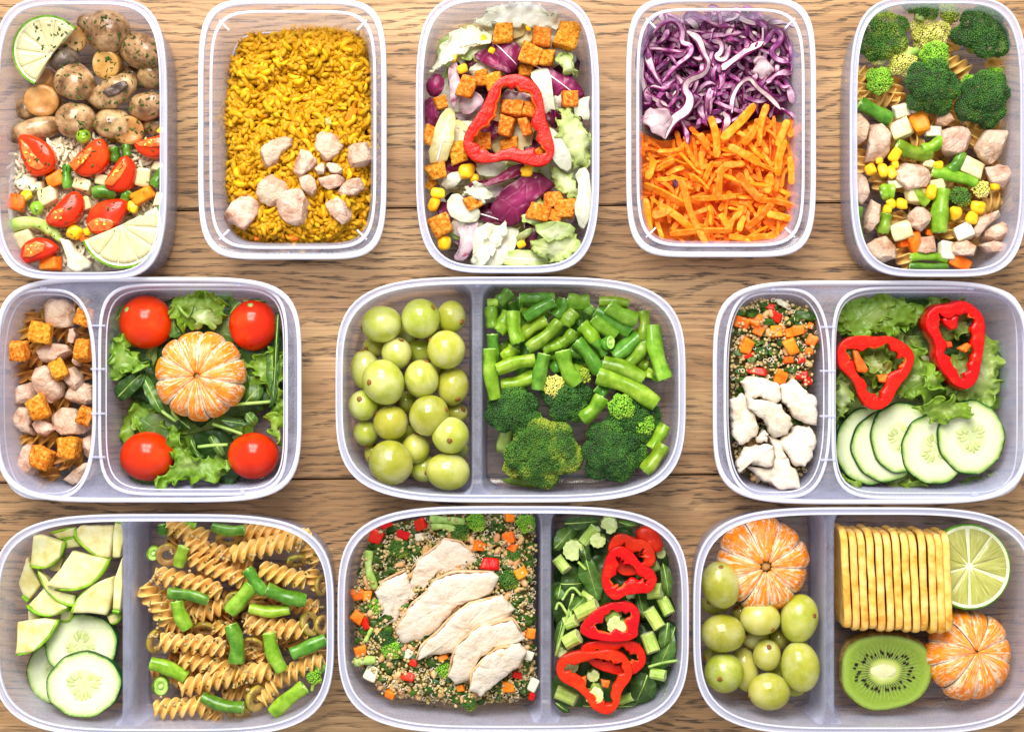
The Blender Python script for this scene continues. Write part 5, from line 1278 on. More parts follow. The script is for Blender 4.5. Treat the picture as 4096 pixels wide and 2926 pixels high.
# ================================================================== purple cabbage and grated carrot
def ribbon(zm, pts, w, z, mats, th=.0022, seed=0, wave=.0012, name='cabbage_shred'):
    rg = np.random.default_rng(seed); n = 40
    path = bezier([zm.p(x, y, z) for x, y in pts], n); path[:, 2] += wave * np.sin(np.linspace(0, 7, n) + rg.random() * 6) ; c = path.mean(0)
    hw = zm.l(w, z) / 2
    # a cut strip of leaf: broad pale face up, purple skin on the two edges
    sec = np.array([(-1, .4), (-.70, .5), (-.45, .46), (.45, .46), (.70, .5), (1, .4), (1, -.4), (.8, -.5), (-.8, -.5), (-1, -.4)], float)
    sec[:, 0] *= hw; sec[:, 1] *= th
    t = np.linspace(0, 1, n); sc = .8 + .25 * np.sin(t * 8 + rg.random() * 6) * .6; sc *= np.clip(np.minimum(t, 1 - t) * 9 + .25, 0, 1)
    tw = .9 * np.sin(t * 4 + rg.random() * 6)
    V, F = sweep(path - c, sec, sc, tw); k = len(sec)
    mi = [0 if (f_i % k) in (1, 2, 3) else 1 for f_i in range((n - 1) * k)] + [1, 1]
    return link(name, mk(name, V, F, mats, mi), None, c)
B4 = 'in the cabbage heap'
CB = [([(400, 180), (470, 220), (490, 300), (530, 360), (500, 430), (400, 460), (380, 520), (420, 560), (400, 640), (310, 690), (275, 800)], 62, 36, 1), ([(200, 200), (250, 130), (330, 110), (380, 180), (360, 250), (430, 260), (420, 320), (330, 380), (260, 470)], 40, 34, 0),
      ([(380, 110), (420, 70), (500, 100), (560, 150), (650, 150)], 42, 33, 0), ([(480, 210), (600, 200), (710, 190)], 48, 33, 0), ([(590, 400), (680, 340), (760, 280), (840, 240)], 58, 35, 1),
      ([(840, 260), (900, 160), (950, 200), (930, 250), (880, 290), (910, 340), (990, 360)], 46, 35, 0), ([(660, 650), (660, 560), (700, 480), (760, 440), (800, 500), (880, 560), (940, 630)], 34, 35, 1), ([(170, 260), (180, 360), (220, 450), (260, 490)], 48, 33, 1),
      ([(135, 260), (130, 400), (160, 520), (180, 600)], 55, 30, 1), ([(150, 540), (240, 580), (300, 640)], 44, 34, 1), ([(300, 520), (340, 480), (350, 540), (310, 570), (280, 530)], 26, 34, 0), ([(540, 120), (590, 80), (560, 40), (520, 40)], 34, 32, 0),
      ([(720, 40), (780, 60), (760, 110), (820, 130), (860, 170)], 50, 34, 0), ([(860, 130), (960, 130), (1020, 155)], 34, 33, 1), ([(540, 230), (600, 240), (600, 300), (560, 330), (620, 350), (650, 260)], 46, 34, 1), ([(640, 70), (700, 50), (690, 110), (620, 120)], 36, 31, 1),
      ([(190, 110), (180, 200), (130, 330)], 36, 31, 0), ([(250, 80), (270, 130), (240, 180)], 44, 30, 1), ([(330, 250), (300, 300), (360, 330), (400, 290)], 34, 34, 0), ([(960, 200), (980, 280), (1040, 330)], 36, 31, 0), ([(360, 690), (400, 760), (405, 830)], 30, 33, 0), ([(610, 640), (640, 690), (600, 760)], 46, 31, 1),
      ([(900, 430), (960, 440), (990, 520), (1010, 600)], 52, 32, 0), ([(940, 620), (1000, 660), (1045, 700)], 26, 32, 0), ([(440, 560), (480, 620), (500, 690)], 60, 28, 0), ([(540, 500), (600, 540), (640, 560)], 54, 31, 0), ([(860, 480), (920, 420), (1000, 420)], 40, 34, 0)]
for k, (p_, w, z, wh) in enumerate(CB):
    reg(ribbon(z4, p_, w * 1.15, z * MM, [M['cab_white' if wh else 'cab_in'], M['cab_skin']], .0016, k), 'long curled cabbage shred', 'cabbage shred', B4)
reg(leaf('cabbage_piece', z4.poly([(120, 690), (190, 620), (290, 650), (300, 700), (270, 800), (200, 770)], .034), .034, 'pink_leaf', .004, .0012, 7, .0035, 3, .001, smooth=0), 'white cabbage core piece', 'cabbage', B4)
reg(leaf('cabbage_piece', z4.poly([(790, 350), (860, 340), (900, 400), (850, 460), (780, 430)], .033), .033, 'pink_leaf', .004, .0015, 7, .002, 5, .001, smooth=0), 'pale cabbage leaf piece', 'cabbage', B4)
CABBED = 1
cabp = z4.poly([(120, 180), (260, 90), (480, 50), (760, 40), (950, 120), (1030, 330), (1030, 640), (880, 640), (640, 720), (480, 760), (300, 760), (130, 690)], .026)
heap('cabbage_bed', cabp, lambda x, y: .009 + .010 * np.clip(edge_dist(np.column_stack([x, y]), cabp) / .014, 0, 1), M['cab_skin'], label='packed purple cabbage beneath the top shreds', cat='cabbage')
for k, q in enumerate(scatter_in(cabp, 230, .006)):
    a_ = rng.random() * 6.28; L_ = .012 + rng.random() * .02; z = .016 + .016 * (k / 230.0) ** .8
    x0 = q; d = np.array([math.cos(a_), math.sin(a_)]); e = np.array([-d[1], d[0]]); cv_ = rng.normal() * .5
    ptsw = [q - d * L_ / 2, q - d * L_ * .2 + e * L_ * cv_ * .5, q + d * L_ * .15 - e * L_ * .25 * rng.normal(), q + d * L_ / 2 + e * L_ * .3 * rng.normal()]
    lo_, hi_ = cabp.min(0) + .004, cabp.max(0) - .004; ptsw = [np.clip(p_, lo_, hi_) for p_ in ptsw]
    class W:                                              # metres straight through
        p = staticmethod(lambda x, y, zz: np.array([x, y, zz])); l = staticmethod(lambda d_, zz=0: d_)
    o = ribbon(W, [tuple(p_) for p_ in ptsw], .0030 + .0030 * rng.random(), z, [M['cab_in' if k % 6 else 'cab_white'], M['cab_skin']], .0013, 300 + k, .003)
    shared(o, 'short curled shred of purple cabbage in the heap', 'cabbage shred', 'small purple cabbage shreds')
carp = z4.poly([(120, 740), (300, 810), (540, 720), (700, 720), (800, 660), (900, 680), (1000, 690), (1050, 740), (1040, 1000), (1040, 1200), (1010, 1330), (900, 1395), (500, 1412), (300, 1400), (220, 1375), (170, 1300), (145, 1100), (125, 900)], .026)
heap('carrot_bed', carp, lambda x, y: .013 + .004 * np.clip(edge_dist(np.column_stack([x, y]), carp) / .012, 0, 1), M['carrot_strip'], label='packed grated carrot beneath the top strips', cat='carrot')
def strip(a, b, w, z, bend, th=.0016, seed=0):
    rg = np.random.default_rng(seed); n = 12
    a, b = np.array(a), np.array(b); d = b - a; m = (a + b) / 2 + np.array([-d[1], d[0], 0]) * bend; m[2] += rg.normal() * .001
    path = bezier([a, m, b], n); c = path.mean(0); t = np.linspace(0, 1, n)
    sec = np.array([(-1, .3), (-.8, .5), (.8, .5), (1, .3), (1, -.3), (.8, -.5), (-.8, -.5), (-1, -.3)], float); sec[:, 0] *= w / 2; sec[:, 1] *= th
    sc = np.clip(np.minimum(t, 1 - t) * 6 + .55, 0, 1) * (1 + .05 * np.sin(t * 13 + rg.random() * 6))
    V, F = sweep(path - c, sec, sc, rg.normal() * .35 + .5 * rg.normal() * t)
    return link('carrot_strip', mk('carrot_strip', V, F, M['carrot_strip'], smooth=False), None, c)
CS = [((535, 670), (570, 905), 52), ((600, 800), (790, 600), 58), ((860, 600), (815, 840), 50), ((640, 840), (820, 940), 55), ((560, 985), (890, 1070), 32), ((370, 1030), (515, 1410), 46), ((150, 1060), (390, 1180), 58), ((240, 1180), (430, 1320), 52), ((300, 1345), (660, 1325), 44), ((740, 1310), (890, 1170), 48), ((690, 1000), (820, 1150), 55), ((920, 840), (980, 690), 50), ((960, 800), (920, 1010), 60), ((600, 960), (580, 1140), 46), ((420, 1010), (530, 1090), 50), ((350, 870), (480, 1000), 24), ((230, 870), (370, 860), 34), ((245, 960), (330, 920), 40), ((170, 1030), (210, 920), 48), ((680, 1250), (730, 1190), 40), ((640, 1360), (775, 1385), 50), ((430, 1140), (680, 1130), 36), ((800, 1150), (1040, 1195), 40), ((160, 1140), (190, 1370), 48), ((720, 830), (800, 720), 52), ((470, 770), (520, 870), 50), ((130, 760), (150, 900), 46), ((1000, 1260), (860, 1230), 50), ((740, 1400), (1010, 1340), 26), ((990, 900), (1000, 1060), 44), ((500, 1040), (550, 930), 36), ((980, 780), (1060, 720), 46), ((610, 950), (730, 940), 44), ((700, 1330), (730, 1240), 44), ((530, 1180), (540, 1300), 50), ((390, 830), (470, 970), 36), ((880, 1000), (860, 1110), 50), ((760, 1370), (920, 1360), 40), ((590, 1230), (640, 1330), 46), ((300, 1200), (200, 1240), 56)]
for k, (a, b, w) in enumerate(CS):
    z = .0315 + .002 * random.random()
    reg(strip(z4.p(*a, z + .001), z4.p(*b, z), z4.l(w * .84, z), z, random.uniform(-.08, .08), .0017, k), 'long grated carrot strip', 'carrot strip', 'on the carrot heap')
for k, q in enumerate(scatter_in(carp, 290, .003)):
    a_ = rng.random() * 6.28; L_ = .009 + rng.random() * .013; z = .0185 + .0115 * (k / 290) + .001 * rng.random(); d = np.array([math.cos(a_), math.sin(a_), 0]) * L_ / 2
    q3 = np.array([q[0], q[1], z]); lo = carp.min(0) + .001; hi = carp.max(0) - .001
    e0, e1 = q3 - d, q3 + d
    for e_ in (e0, e1): e_[0] = np.clip(e_[0], lo[0], hi[0]); e_[1] = np.clip(e_[1], lo[1], hi[1]); e_[2] += rng.normal() * .0012
    shared(strip(e0, e1, .0017 + .0020 * rng.random(), z, rng.normal() * .14, .0011, 500 + k), 'short grated carrot strip packed in the heap', 'carrot strip', 'short grated carrot strips')
reg(leaf('cabbage_piece', z4.poly([(315, 1035), (335, 1030), (355, 1050), (340, 1075), (318, 1080)], .034), .034, 'radicchio_dark', .001, 0, 4, .001, 8), 'tiny purple cabbage scrap', 'cabbage', 'stranded on the grated carrot')
reg(ribbon(z4, [(1030, 850), (1065, 860), (1050, 930), (1030, 980)], 20, .030, [M['cab_in'], M['cab_skin']], .0015, 77), 'thin purple cabbage shred', 'cabbage shred', 'by the wall beside the carrot')

# ================================================================== broccoli, pasta and pork
B5 = 'in the broccoli and pork box'
BR5 = [(330, 205, 158, 30, 'bud_mid', 'large yellowing broccoli floret', (-.25, .1, 1)), (900, 195, 168, 32, 'bud_dark', 'dark broccoli floret', (0, .35, 1)), (620, 505, 168, 35, 'bud_dark', 'dark broccoli floret', (0, -.15, 1)), (925, 570, 172, 32, 'bud_dark', 'dark broccoli floret', (.2, -.1, 1)),
       (610, 200, 115, 27, 'bud_pale', 'pale yellow broccoli floret', (.1, -.4, 1)), (560, 45, 105, 30, 'bud_mid', 'broccoli floret with its stalk up', (.1, .7, .6)), (718, 78, 62, 24, 'bud_yellow', 'small yellowing broccoli floret', (.2, .2, 1)), (455, 355, 92, 29, 'bud_pale', 'pale yellow broccoli floret', (-.1, -.5, 1)),
       (635, 315, 84, 35, 'bud_bright', 'small bright green broccoli floret', (0, 0, 1)), (318, 465, 82, 29, 'bud_bright', 'small bright green broccoli floret', (-.1, 0, 1)), (780, 1130, 62, 30, 'bud_mid', 'tiny broccoli floret', (0, .2, 1))]
for k, (x, y, R, z, mt, ds, ln) in enumerate(BR5): broccoli(z5, x, y, R * 1.08, z * MM + .005, mt, B5, ds, seed=k + 5, lean=ln)
for x, y, R, mt in [(300, 310, 70, 'bud_pale'), (980, 440, 60, 'bud_bright'), (830, 470, 45, 'bud_bright'), (900, 1085, 55, 'bud_pale')]: broccoli(z5, x, y, R, .033, mt, B5, 'pale broccoli tip', seed=int(x))
V, F = sweep([z5.p(545, 115, .040), z5.p(560, 70, .041), z5.p(590, 20, .040)], circ(10, z5.l(26)), [1.1, 1, .9]); reg(link('broccoli_piece', mk('broccoli_piece', V, F, M['stem_green'])), 'forked pale broccoli stem', 'broccoli', 'at the top edge of the pork box', z5.p(560, 70)[:2])
V, F = sweep([z5.p(470, 320, .038), z5.p(500, 300, .039), z5.p(540, 290, .038)], circ(10, z5.l(24)), [1.1, 1, .9]); reg(link('broccoli_piece', mk('broccoli_piece', V, F, M['stem_green'])), 'short cut broccoli stem', 'broccoli', 'between the florets of the pork box', z5.p(500, 300)[:2])
FU5 = [((170, 430), (260, 620)), ((290, 570), (430, 560)), ((170, 830), (230, 990)), ((300, 1000), (340, 1090)), ((700, 340), (830, 420)), ((900, 1180), (1010, 1130)), ((690, 1290), (740, 1370)), ((390, 1420), (500, 1520)), ((380, 440), (430, 590)), ((480, 700), (660, 690)), ((960, 330), (1020, 420)), ((560, 800), (500, 830)), ((180, 540), (260, 560)), ((760, 1240), (800, 1320)), ((930, 1060), (1000, 1100)), ((400, 1220), (420, 1290)), ((860, 740), (850, 850)), ((720, 230), (730, 300)), ((190, 420), (300, 440))]
for a, b in FU5: fusilli(z5, a, b, 105, .022, B5, 'pasta', desc='fusilli twist')
for a, b, w, m_ in [((205, 592), (385, 688), 82, 'bean_dark'), ((415, 840), (620, 885), 82, 'bean'), ((570, 865), (680, 800), 85, 'bean'), ((725, 985), (800, 880), 72, 'bean_dark'), ((625, 985), (875, 1048), 76, 'bean'), ((500, 1060), (595, 1170), 62, 'bean'), ((330, 1110), (400, 1105), 88, 'bean'), ((685, 1088), (660, 1335), 98, 'bean'), ((195, 1190), (210, 1400), 70, 'bean_dark'), ((358, 1230), (338, 1340), 74, 'bean'), ((495, 1482), (708, 1492), 56, 'bean'), ((495, 1528), (708, 1538), 48, 'bean_dark')]:
    bean(z5, [a, b], w, .033, B5, 'cut green bean', m_)
class W2:                                                 # metres straight through
    p = staticmethod(lambda x, y, zz=0: np.array([x, y, zz])); l = staticmethod(lambda d_, zz=0: d_)
for k, q in enumerate(scatter_in(z5.poly([(220, 420), (1000, 420), (1030, 1250), (900, 1430), (330, 1430), (220, 1200)], .012), 30, .006)):
    a_ = rng.random() * 3.14; d = np.array([math.cos(a_), math.sin(a_)]) * .014
    o = fusilli(W2, tuple(q - d), tuple(q + d), .0105, .010 + .008 * rng.random(), '', 'pasta'); REG.pop()
    shared(o, 'fusilli twist half hidden under the pork and vegetables', 'pasta', 'buried fusilli under the pork')
PK5 = [[(155, 640), (230, 640), (260, 720), (240, 800), (200, 835), (155, 830)], [(275, 705), (330, 700), (390, 770), (380, 880), (330, 930), (245, 935), (260, 800)], [(675, 750), (730, 725), (830, 735), (870, 790), (860, 850), (790, 880), (720, 905), (680, 860)], [(870, 850), (930, 750), (1010, 715), (1065, 745), (1060, 800), (1030, 880), (970, 945), (900, 900)],
       [(930, 960), (1010, 935), (1080, 960), (1095, 1030), (1050, 1085), (970, 1050)], [(415, 960), (470, 920), (570, 945), (625, 1010), (600, 1070), (480, 1090), (420, 1030)], [(165, 980), (210, 970), (250, 1030), (265, 1110), (230, 1180), (180, 1150), (160, 1080)], [(240, 1240), (280, 1140), (330, 1180), (320, 1280), (260, 1345), (235, 1310)],
       [(485, 1230), (540, 1185), (625, 1195), (630, 1260), (560, 1335), (500, 1300)], [(225, 1415), (300, 1370), (370, 1350), (440, 1440), (445, 1470), (340, 1515), (260, 1480)], [(655, 650), (720, 640), (760, 690), (700, 725), (650, 720)], [(860, 1340), (900, 1240), (1000, 1210), (1020, 1240), (940, 1300), (880, 1380)],
       [(930, 1320), (1050, 1260), (1060, 1360), (990, 1400), (930, 1370)], [(730, 1390), (830, 1380), (900, 1430), (870, 1470), (740, 1470)], [(900, 1400), (980, 1380), (1065, 1400), (1040, 1440), (940, 1455)], [(560, 1360), (640, 1350), (655, 1450), (540, 1460)]]
for k, p_ in enumerate(PK5):
    z = .027; reg(chunk('pork_cube', z5.poly(p_, z + .01), z, .0115, M['pork_brown' if k in (0, 10, 15) else 'pork'], k + 50, 60, .0011, 170, .10, facet=True, tilt=random.uniform(-.2, .2), tdir=k), 'diced pork', 'pork', B5)
for x, y, w, h, m_ in [(450, 745, 120, 100, 'potato'), (445, 640, 98, 80, 'onion'), (855, 960, 140, 110, 'potato'), (525, 1130, 105, 88, 'potato'), (440, 1325, 120, 95, 'potato'), (805, 1340, 110, 88, 'onion'), (700, 1440, 82, 98, 'onion'), (625, 755, 95, 62, 'onion'), (410, 1060, 90, 52, 'onion'), (512, 620, 52, 72, 'onion'), (810, 1145, 62, 62, 'onion'), (600, 940, 60, 50, 'potato'), (650, 1060, 90, 60, 'potato')]:
    dice(z5, m_ + '_dice', m_, x, y, w, h, .031, B5, 'pale potato cube' if m_ == 'potato' else 'translucent onion piece', m_, rnd=.14)
for x, y, w, h in [(555, 712, 98, 112), (520, 1390, 78, 112), (780, 1512, 130, 72), (455, 1402, 60, 44), (600, 1335, 40, 36)]: dice(z5, 'carrot_dice', 'carrot', x, y, w, h, .030, B5, 'cooked carrot piece', 'carrot')
for x, y, w, h in [(410, 885, 62, 98), (270, 975, 68, 62), (340, 980, 62, 86), (385, 990, 56, 78), (660, 950, 62, 54), (615, 1110, 60, 92), (445, 1172, 66, 64), (385, 1170, 60, 60), (880, 1195, 88, 72), (850, 1255, 78, 72), (755, 1225, 72, 78), (365, 1205, 50, 56), (985, 1070, 56, 50), (315, 925, 44, 36), (410, 950, 40, 50)]:
    dice(z5, 'corn_kernel', 'corn', x, y, w, h, .034, B5, 'yellow corn kernel', 'corn', rnd=.7, rough=.12)
# ================================================================== pork pasta well and mandarin salad well
def fill_leaves(poly, n, mats, z0, z1_, size, label, group, seed=0, ruf=.0015, rufn=8, name='salad_leaf'):
    for k, q in enumerate(scatter_in(poly, n, size * .55)):
        a_ = np.linspace(0, 6.28, 11)[:-1]; r_ = size * (1 + .45 * rng.random(10)); el = .55 + .4 * rng.random(); th_ = rng.random() * 3.1
        e = np.stack([np.cos(a_) * r_, np.sin(a_) * r_ * el], 1); ca, sa = math.cos(th_), math.sin(th_)
        pp = q + np.stack([e[:, 0] * ca - e[:, 1] * sa, e[:, 0] * sa + e[:, 1] * ca], 1)
        shared(leaf(name, pp, z0 + (z1_ - z0) * rng.random(), mats[k % len(mats)], .005, ruf, rufn, .0006, seed + k, .002, rings=9, n=56), label, 'salad leaf', group)
B6 = 'in the pork pasta well'
FU6 = [((180, 290), (290, 420), 120), ((350, 420), (480, 440), 130), ((520, 400), (590, 560), 125), ((500, 240), (610, 250), 120), ((560, 610), (600, 740), 130), ((100, 650), (200, 740), 130), ((250, 1120), (380, 1160), 120), ((380, 1240), (470, 1330), 120), ((300, 1300), (370, 1420), 130), ((140, 1140), (230, 1180), 90), ((140, 400), (220, 470), 120), ((180, 590), (330, 620), 110), ((370, 900), (480, 900), 110), ((250, 1440), (330, 1460), 80), ((440, 1290), (560, 1300), 110), ((240, 700), (260, 800), 100)]
for a, b, w in FU6: fusilli(z6, a, b, w, .021, B6, 'pasta_brown', desc='brown fusilli twist')
for k, q in enumerate(scatter_in(z6.poly([(120, 280), (560, 240), (590, 1300), (350, 1440), (130, 1300)], .012), 16, .006)):
    a_ = rng.random() * 3.14; d = np.array([math.cos(a_), math.sin(a_)]) * .012
    o = fusilli(W2, tuple(q - d), tuple(q + d), .0105, .011 + .005 * rng.random(), '', 'pasta_brown'); REG.pop()
    shared(o, 'brown fusilli twist half hidden under pork and croutons', 'pasta', 'buried brown fusilli')
PK6 = [([(265, 230), (300, 190), (420, 195), (480, 230), (500, 290), (510, 340), (480, 380), (400, 390), (310, 380), (270, 300)], 30), ([(450, 400), (490, 390), (505, 440), (490, 495), (450, 490)], 32), ([(200, 560), (250, 510), (330, 495), (440, 505), (480, 560), (420, 600), (330, 640), (250, 620)], 29),
       ([(470, 590), (530, 550), (540, 620), (520, 660), (480, 620)], 28), ([(200, 660), (280, 640), (340, 660), (360, 740), (430, 760), (400, 850), (320, 905), (250, 880), (215, 780)], 32), ([(440, 670), (480, 645), (530, 700), (545, 800), (480, 810), (425, 750)], 31), ([(60, 800), (180, 755), (230, 780), (240, 880), (170, 900), (80, 920), (55, 860)], 26),
       ([(410, 850), (470, 790), (560, 760), (612, 780), (612, 900), (530, 920), (440, 890)], 26), ([(55, 1000), (120, 920), (200, 920), (210, 990), (190, 1060), (220, 1120), (130, 1090), (70, 1040)], 25), ([(190, 1050), (250, 1000), (330, 1040), (355, 1080), (290, 1130), (210, 1115)], 31), ([(320, 990), (400, 930), (500, 940), (540, 1030), (620, 1060), (560, 1110), (400, 1120), (340, 1060)], 27),
       ([(100, 1250), (150, 1180), (240, 1180), (250, 1250), (230, 1380), (180, 1420), (95, 1360)], 27), ([(540, 1140), (580, 1100), (630, 1150), (635, 1270), (590, 1290), (550, 1240)], 26), ([(380, 1440), (480, 1360), (560, 1300), (635, 1300), (630, 1390), (550, 1440), (430, 1475)], 27)]
for k, (p_, z) in enumerate(PK6):
    reg(chunk('pork_piece', z6.poly(p_, z * MM + .008), z * MM - .006, .0125, M['pork'], k + 90, 60, .0012, 160, .12, facet=True, tilt=random.uniform(-.25, .25), tdir=k * 1.3), 'pale pork piece', 'pork', B6)
for x, y, w, h in [(280, 430, 150, 148), (128, 540, 132, 135), (575, 320, 112, 132), (570, 545, 110, 132), (395, 672, 112, 145), (265, 932, 138, 150), (575, 980, 100, 122), (470, 1200, 152, 150), (290, 1265, 148, 140)]:
    dice(z6, 'crouton', 'crouton', x, y, w, h, .038, B6, 'golden crouton', 'crouton', rnd=.16, rough=.12, pores=.2, tilt=.35)
B6b = 'in the mandarin salad'
def tomato(zm, x, y, rx, ry, z, place, sc, seed):
    c = zm.p(x, y, z); a, b = zm.l(rx, z), zm.l(ry, z)
    o = link('cherry_tomato', spheroid('cherry_tomato', M['tomato'], (a, b, min(a, b) * .95), .02, seed, 4), None, c)
    d = np.array(sc, float); d /= np.linalg.norm(d)
    V = ICO2[0] * np.array([1, 1, .35]) * .0019 * (1 + .3 * vnoise(ICO2[0], 3, seed))[:, None]
    V = V @ np.array(Vector(d).to_track_quat('Z', 'Y').to_matrix()).T + d * np.array([a, b, min(a, b) * .95]) * .992
    link('stem_scar', fastmk('stem_scar', V, ICO2[1], M['leaf_stem']), o); reg(o, 'whole red cherry tomato', 'tomato', place)
for k, (x, y, rx, ry, sc) in enumerate([(990, 352, 182, 182, (-.6, .45, .66)), (1712, 370, 162, 175, (.0, .75, .66)), (1000, 1258, 186, 168, (.2, -.9, -.3)), (1715, 1255, 175, 158, (.3, -.9, -.2))]): tomato(z6, x, y, rx, ry, .026, B6b, sc, k)
mandarin(z6, 1360, 715, 308, .034, B6b + ' between four tomatoes', 'peeled mandarin', 2, 11, .4)
LT6 = [([(1130, 210), (1270, 170), (1300, 140), (1400, 160), (1520, 180), (1540, 330), (1430, 330), (1300, 400), (1200, 380), (1170, 300)], 'lettuce', 30), ([(730, 690), (770, 620), (750, 510), (790, 440), (860, 450), (870, 540), (990, 600), (980, 660), (900, 680), (830, 690), (790, 740), (740, 750)], 'lettuce', 30), ([(1660, 600), (1760, 550), (1880, 500), (1915, 620), (1915, 800), (1890, 1000), (1850, 950), (1790, 760), (1700, 680)], 'lettuce', 25),
       ([(1090, 1060), (1190, 1060), (1230, 1170), (1290, 1260), (1420, 1250), (1540, 1300), (1590, 1370), (1430, 1420), (1250, 1430), (1100, 1455), (1060, 1400), (1160, 1330), (1190, 1200)], 'lettuce', 27), ([(890, 940), (1000, 900), (1080, 950), (1130, 1060), (1000, 1080), (900, 1100)], 'lettuce', 24), ([(1790, 1000), (1890, 940), (1910, 1000), (1890, 1100), (1910, 1200), (1850, 1120)], 'lettuce', 25), ([(1240, 300), (1330, 250), (1450, 260), (1510, 330), (1400, 380), (1300, 360)], 'lettuce_pale', 32)]
for k, (p_, mt, z) in enumerate(LT6): reg(leaf('lettuce_leaf', z6.poly(p_, z * MM), z * MM, mt, .005, .0040, 12, .0005, k + 400, .003, n=200, rings=24), 'frilly green lettuce leaf', 'lettuce', B6b)
AR6 = [[(775, 780), (900, 690), (990, 670), (980, 760), (900, 840), (850, 885), (790, 880)], [(990, 700), (1050, 780), (1100, 900), (1140, 980), (1060, 950), (960, 800)], [(1170, 220), (1210, 250), (1180, 420), (1250, 430), (1190, 460), (1120, 440), (1150, 330)], [(1868, 270), (1892, 300), (1890, 700), (1850, 930), (1815, 930), (1850, 700), (1860, 400)], [(1800, 520), (1880, 560), (1895, 760), (1830, 860), (1800, 740)], [(1270, 1140), (1330, 1140), (1340, 1250), (1390, 1270), (1320, 1280)], [(1480, 1000), (1620, 1000), (1700, 1050), (1560, 1060)], [(1640, 980), (1700, 950), (1760, 1030), (1700, 1070)], [(790, 270), (900, 200), (920, 205), (820, 290), (800, 380)], [(1620, 230), (1720, 180), (1840, 225), (1700, 205)], [(1640, 850), (1700, 760), (1800, 800), (1740, 900), (1650, 920)], [(1400, 1130), (1460, 1110), (1540, 1240), (1500, 1280), (1430, 1180)], [(1180, 980), (1250, 1010), (1330, 1090), (1220, 1060)], [(1540, 250), (1620, 200), (1640, 240), (1570, 320)]]
for k, p_ in enumerate(AR6): reg(leaf('arugula_leaf', z6.poly(p_, .029), .027 + .003 * random.random(), 'arugula' if k % 3 else 'arugula_dark', .004, .0008, 4, .0005, k + 430, .002, jag=.06, rib=.0004), 'smooth arugula leaf', 'arugula', B6b)
polyS6 = z6.poly([(800, 300), (950, 200), (1400, 170), (1800, 230), (1880, 500), (1890, 1100), (1800, 1350), (1300, 1400), (950, 1380), (860, 1000), (800, 700)], .015)
fill_leaves(polyS6, 52, ['arugula_dark', 'lettuce', 'arugula'], .010, .021, .017, 'green salad leaf lying low beneath the mandarin and tomatoes', 'salad leaves under the mandarin', 700)
for k, (a, m_, b) in enumerate([((1080, 940), (1130, 980), (1190, 1020)), ((1180, 900), (1160, 960), (1210, 1010)), ((1340, 1195), (1420, 1185), (1540, 1180)), ((1440, 1040), (1560, 1080), (1640, 1110)), ((1200, 230), (1240, 290), (1280, 320)), ((1580, 910), (1700, 900), (1830, 890))]):
    V, F = sweep(bezier([z6.p(*a, .031), z6.p(*m_, .033), z6.p(*b, .031)], 12), circ(7, z6.l(11))); reg(link('arugula_stalk', mk('arugula_stalk', V, F, M['leaf_stem'])), 'thin arugula stalk', 'arugula', B6b, z6.p(*m_)[:2])

# ================================================================== grapes, green beans and broccoli
B7 = 'in the grape compartment beside the beans'
GR7 = [(345, 327, 125, 112, 0, 38, (3.3, .1)), (580, 293, 118, 122, 0, 40, None), (765, 285, 90, 100, 0, 32, None), (735, 482, 118, 118, 0, 40, (2.6, .2)), (435, 503, 93, 98, 0, 34, (1.2, .5)), (245, 605, 90, 122, 8, 32, (1.6, .2)), (355, 680, 126, 142, 25, 43, None), (585, 660, 105, 116, 10, 39, None), (233, 818, 92, 92, 0, 35, (2.0, 1.1)), (400, 925, 107, 107, 0, 37, None),
       (630, 880, 118, 128, -35, 41, (.9, .4)), (775, 705, 98, 118, -10, 31, (-.9, .7)), (760, 1000, 113, 112, 0, 42, (-1.6, 1.3)), (250, 985, 80, 82, 0, 27, None), (400, 1165, 132, 140, 35, 40, (2.4, .1)), (550, 1080, 88, 92, 0, 31, None), (745, 1220, 137, 112, -5, 39, (3.3, .2)),
       (300, 470, 72, 62, 0, 22, None), (580, 490, 84, 80, 0, 22, None), (500, 390, 80, 70, 0, 20, None), (800, 865, 66, 62, 0, 22, None), (600, 1200, 84, 84, 0, 24, None), (490, 800, 66, 66, 0, 22, None), (285, 1110, 46, 66, 0, 20, None), (480, 1000, 70, 66, 0, 20, None), (820, 1090, 50, 60, 0, 20, None), (690, 590, 70, 70, 0, 18, None), (330, 830, 60, 60, 0, 18, None), (680, 400, 70, 60, 0, 20, None)]
for x, y, rx, ry, rt, z, sc in GR7: grape(z7, x, y, rx, ry, rt, z * MM, B7, sc)
B7b = 'in the bean compartment'
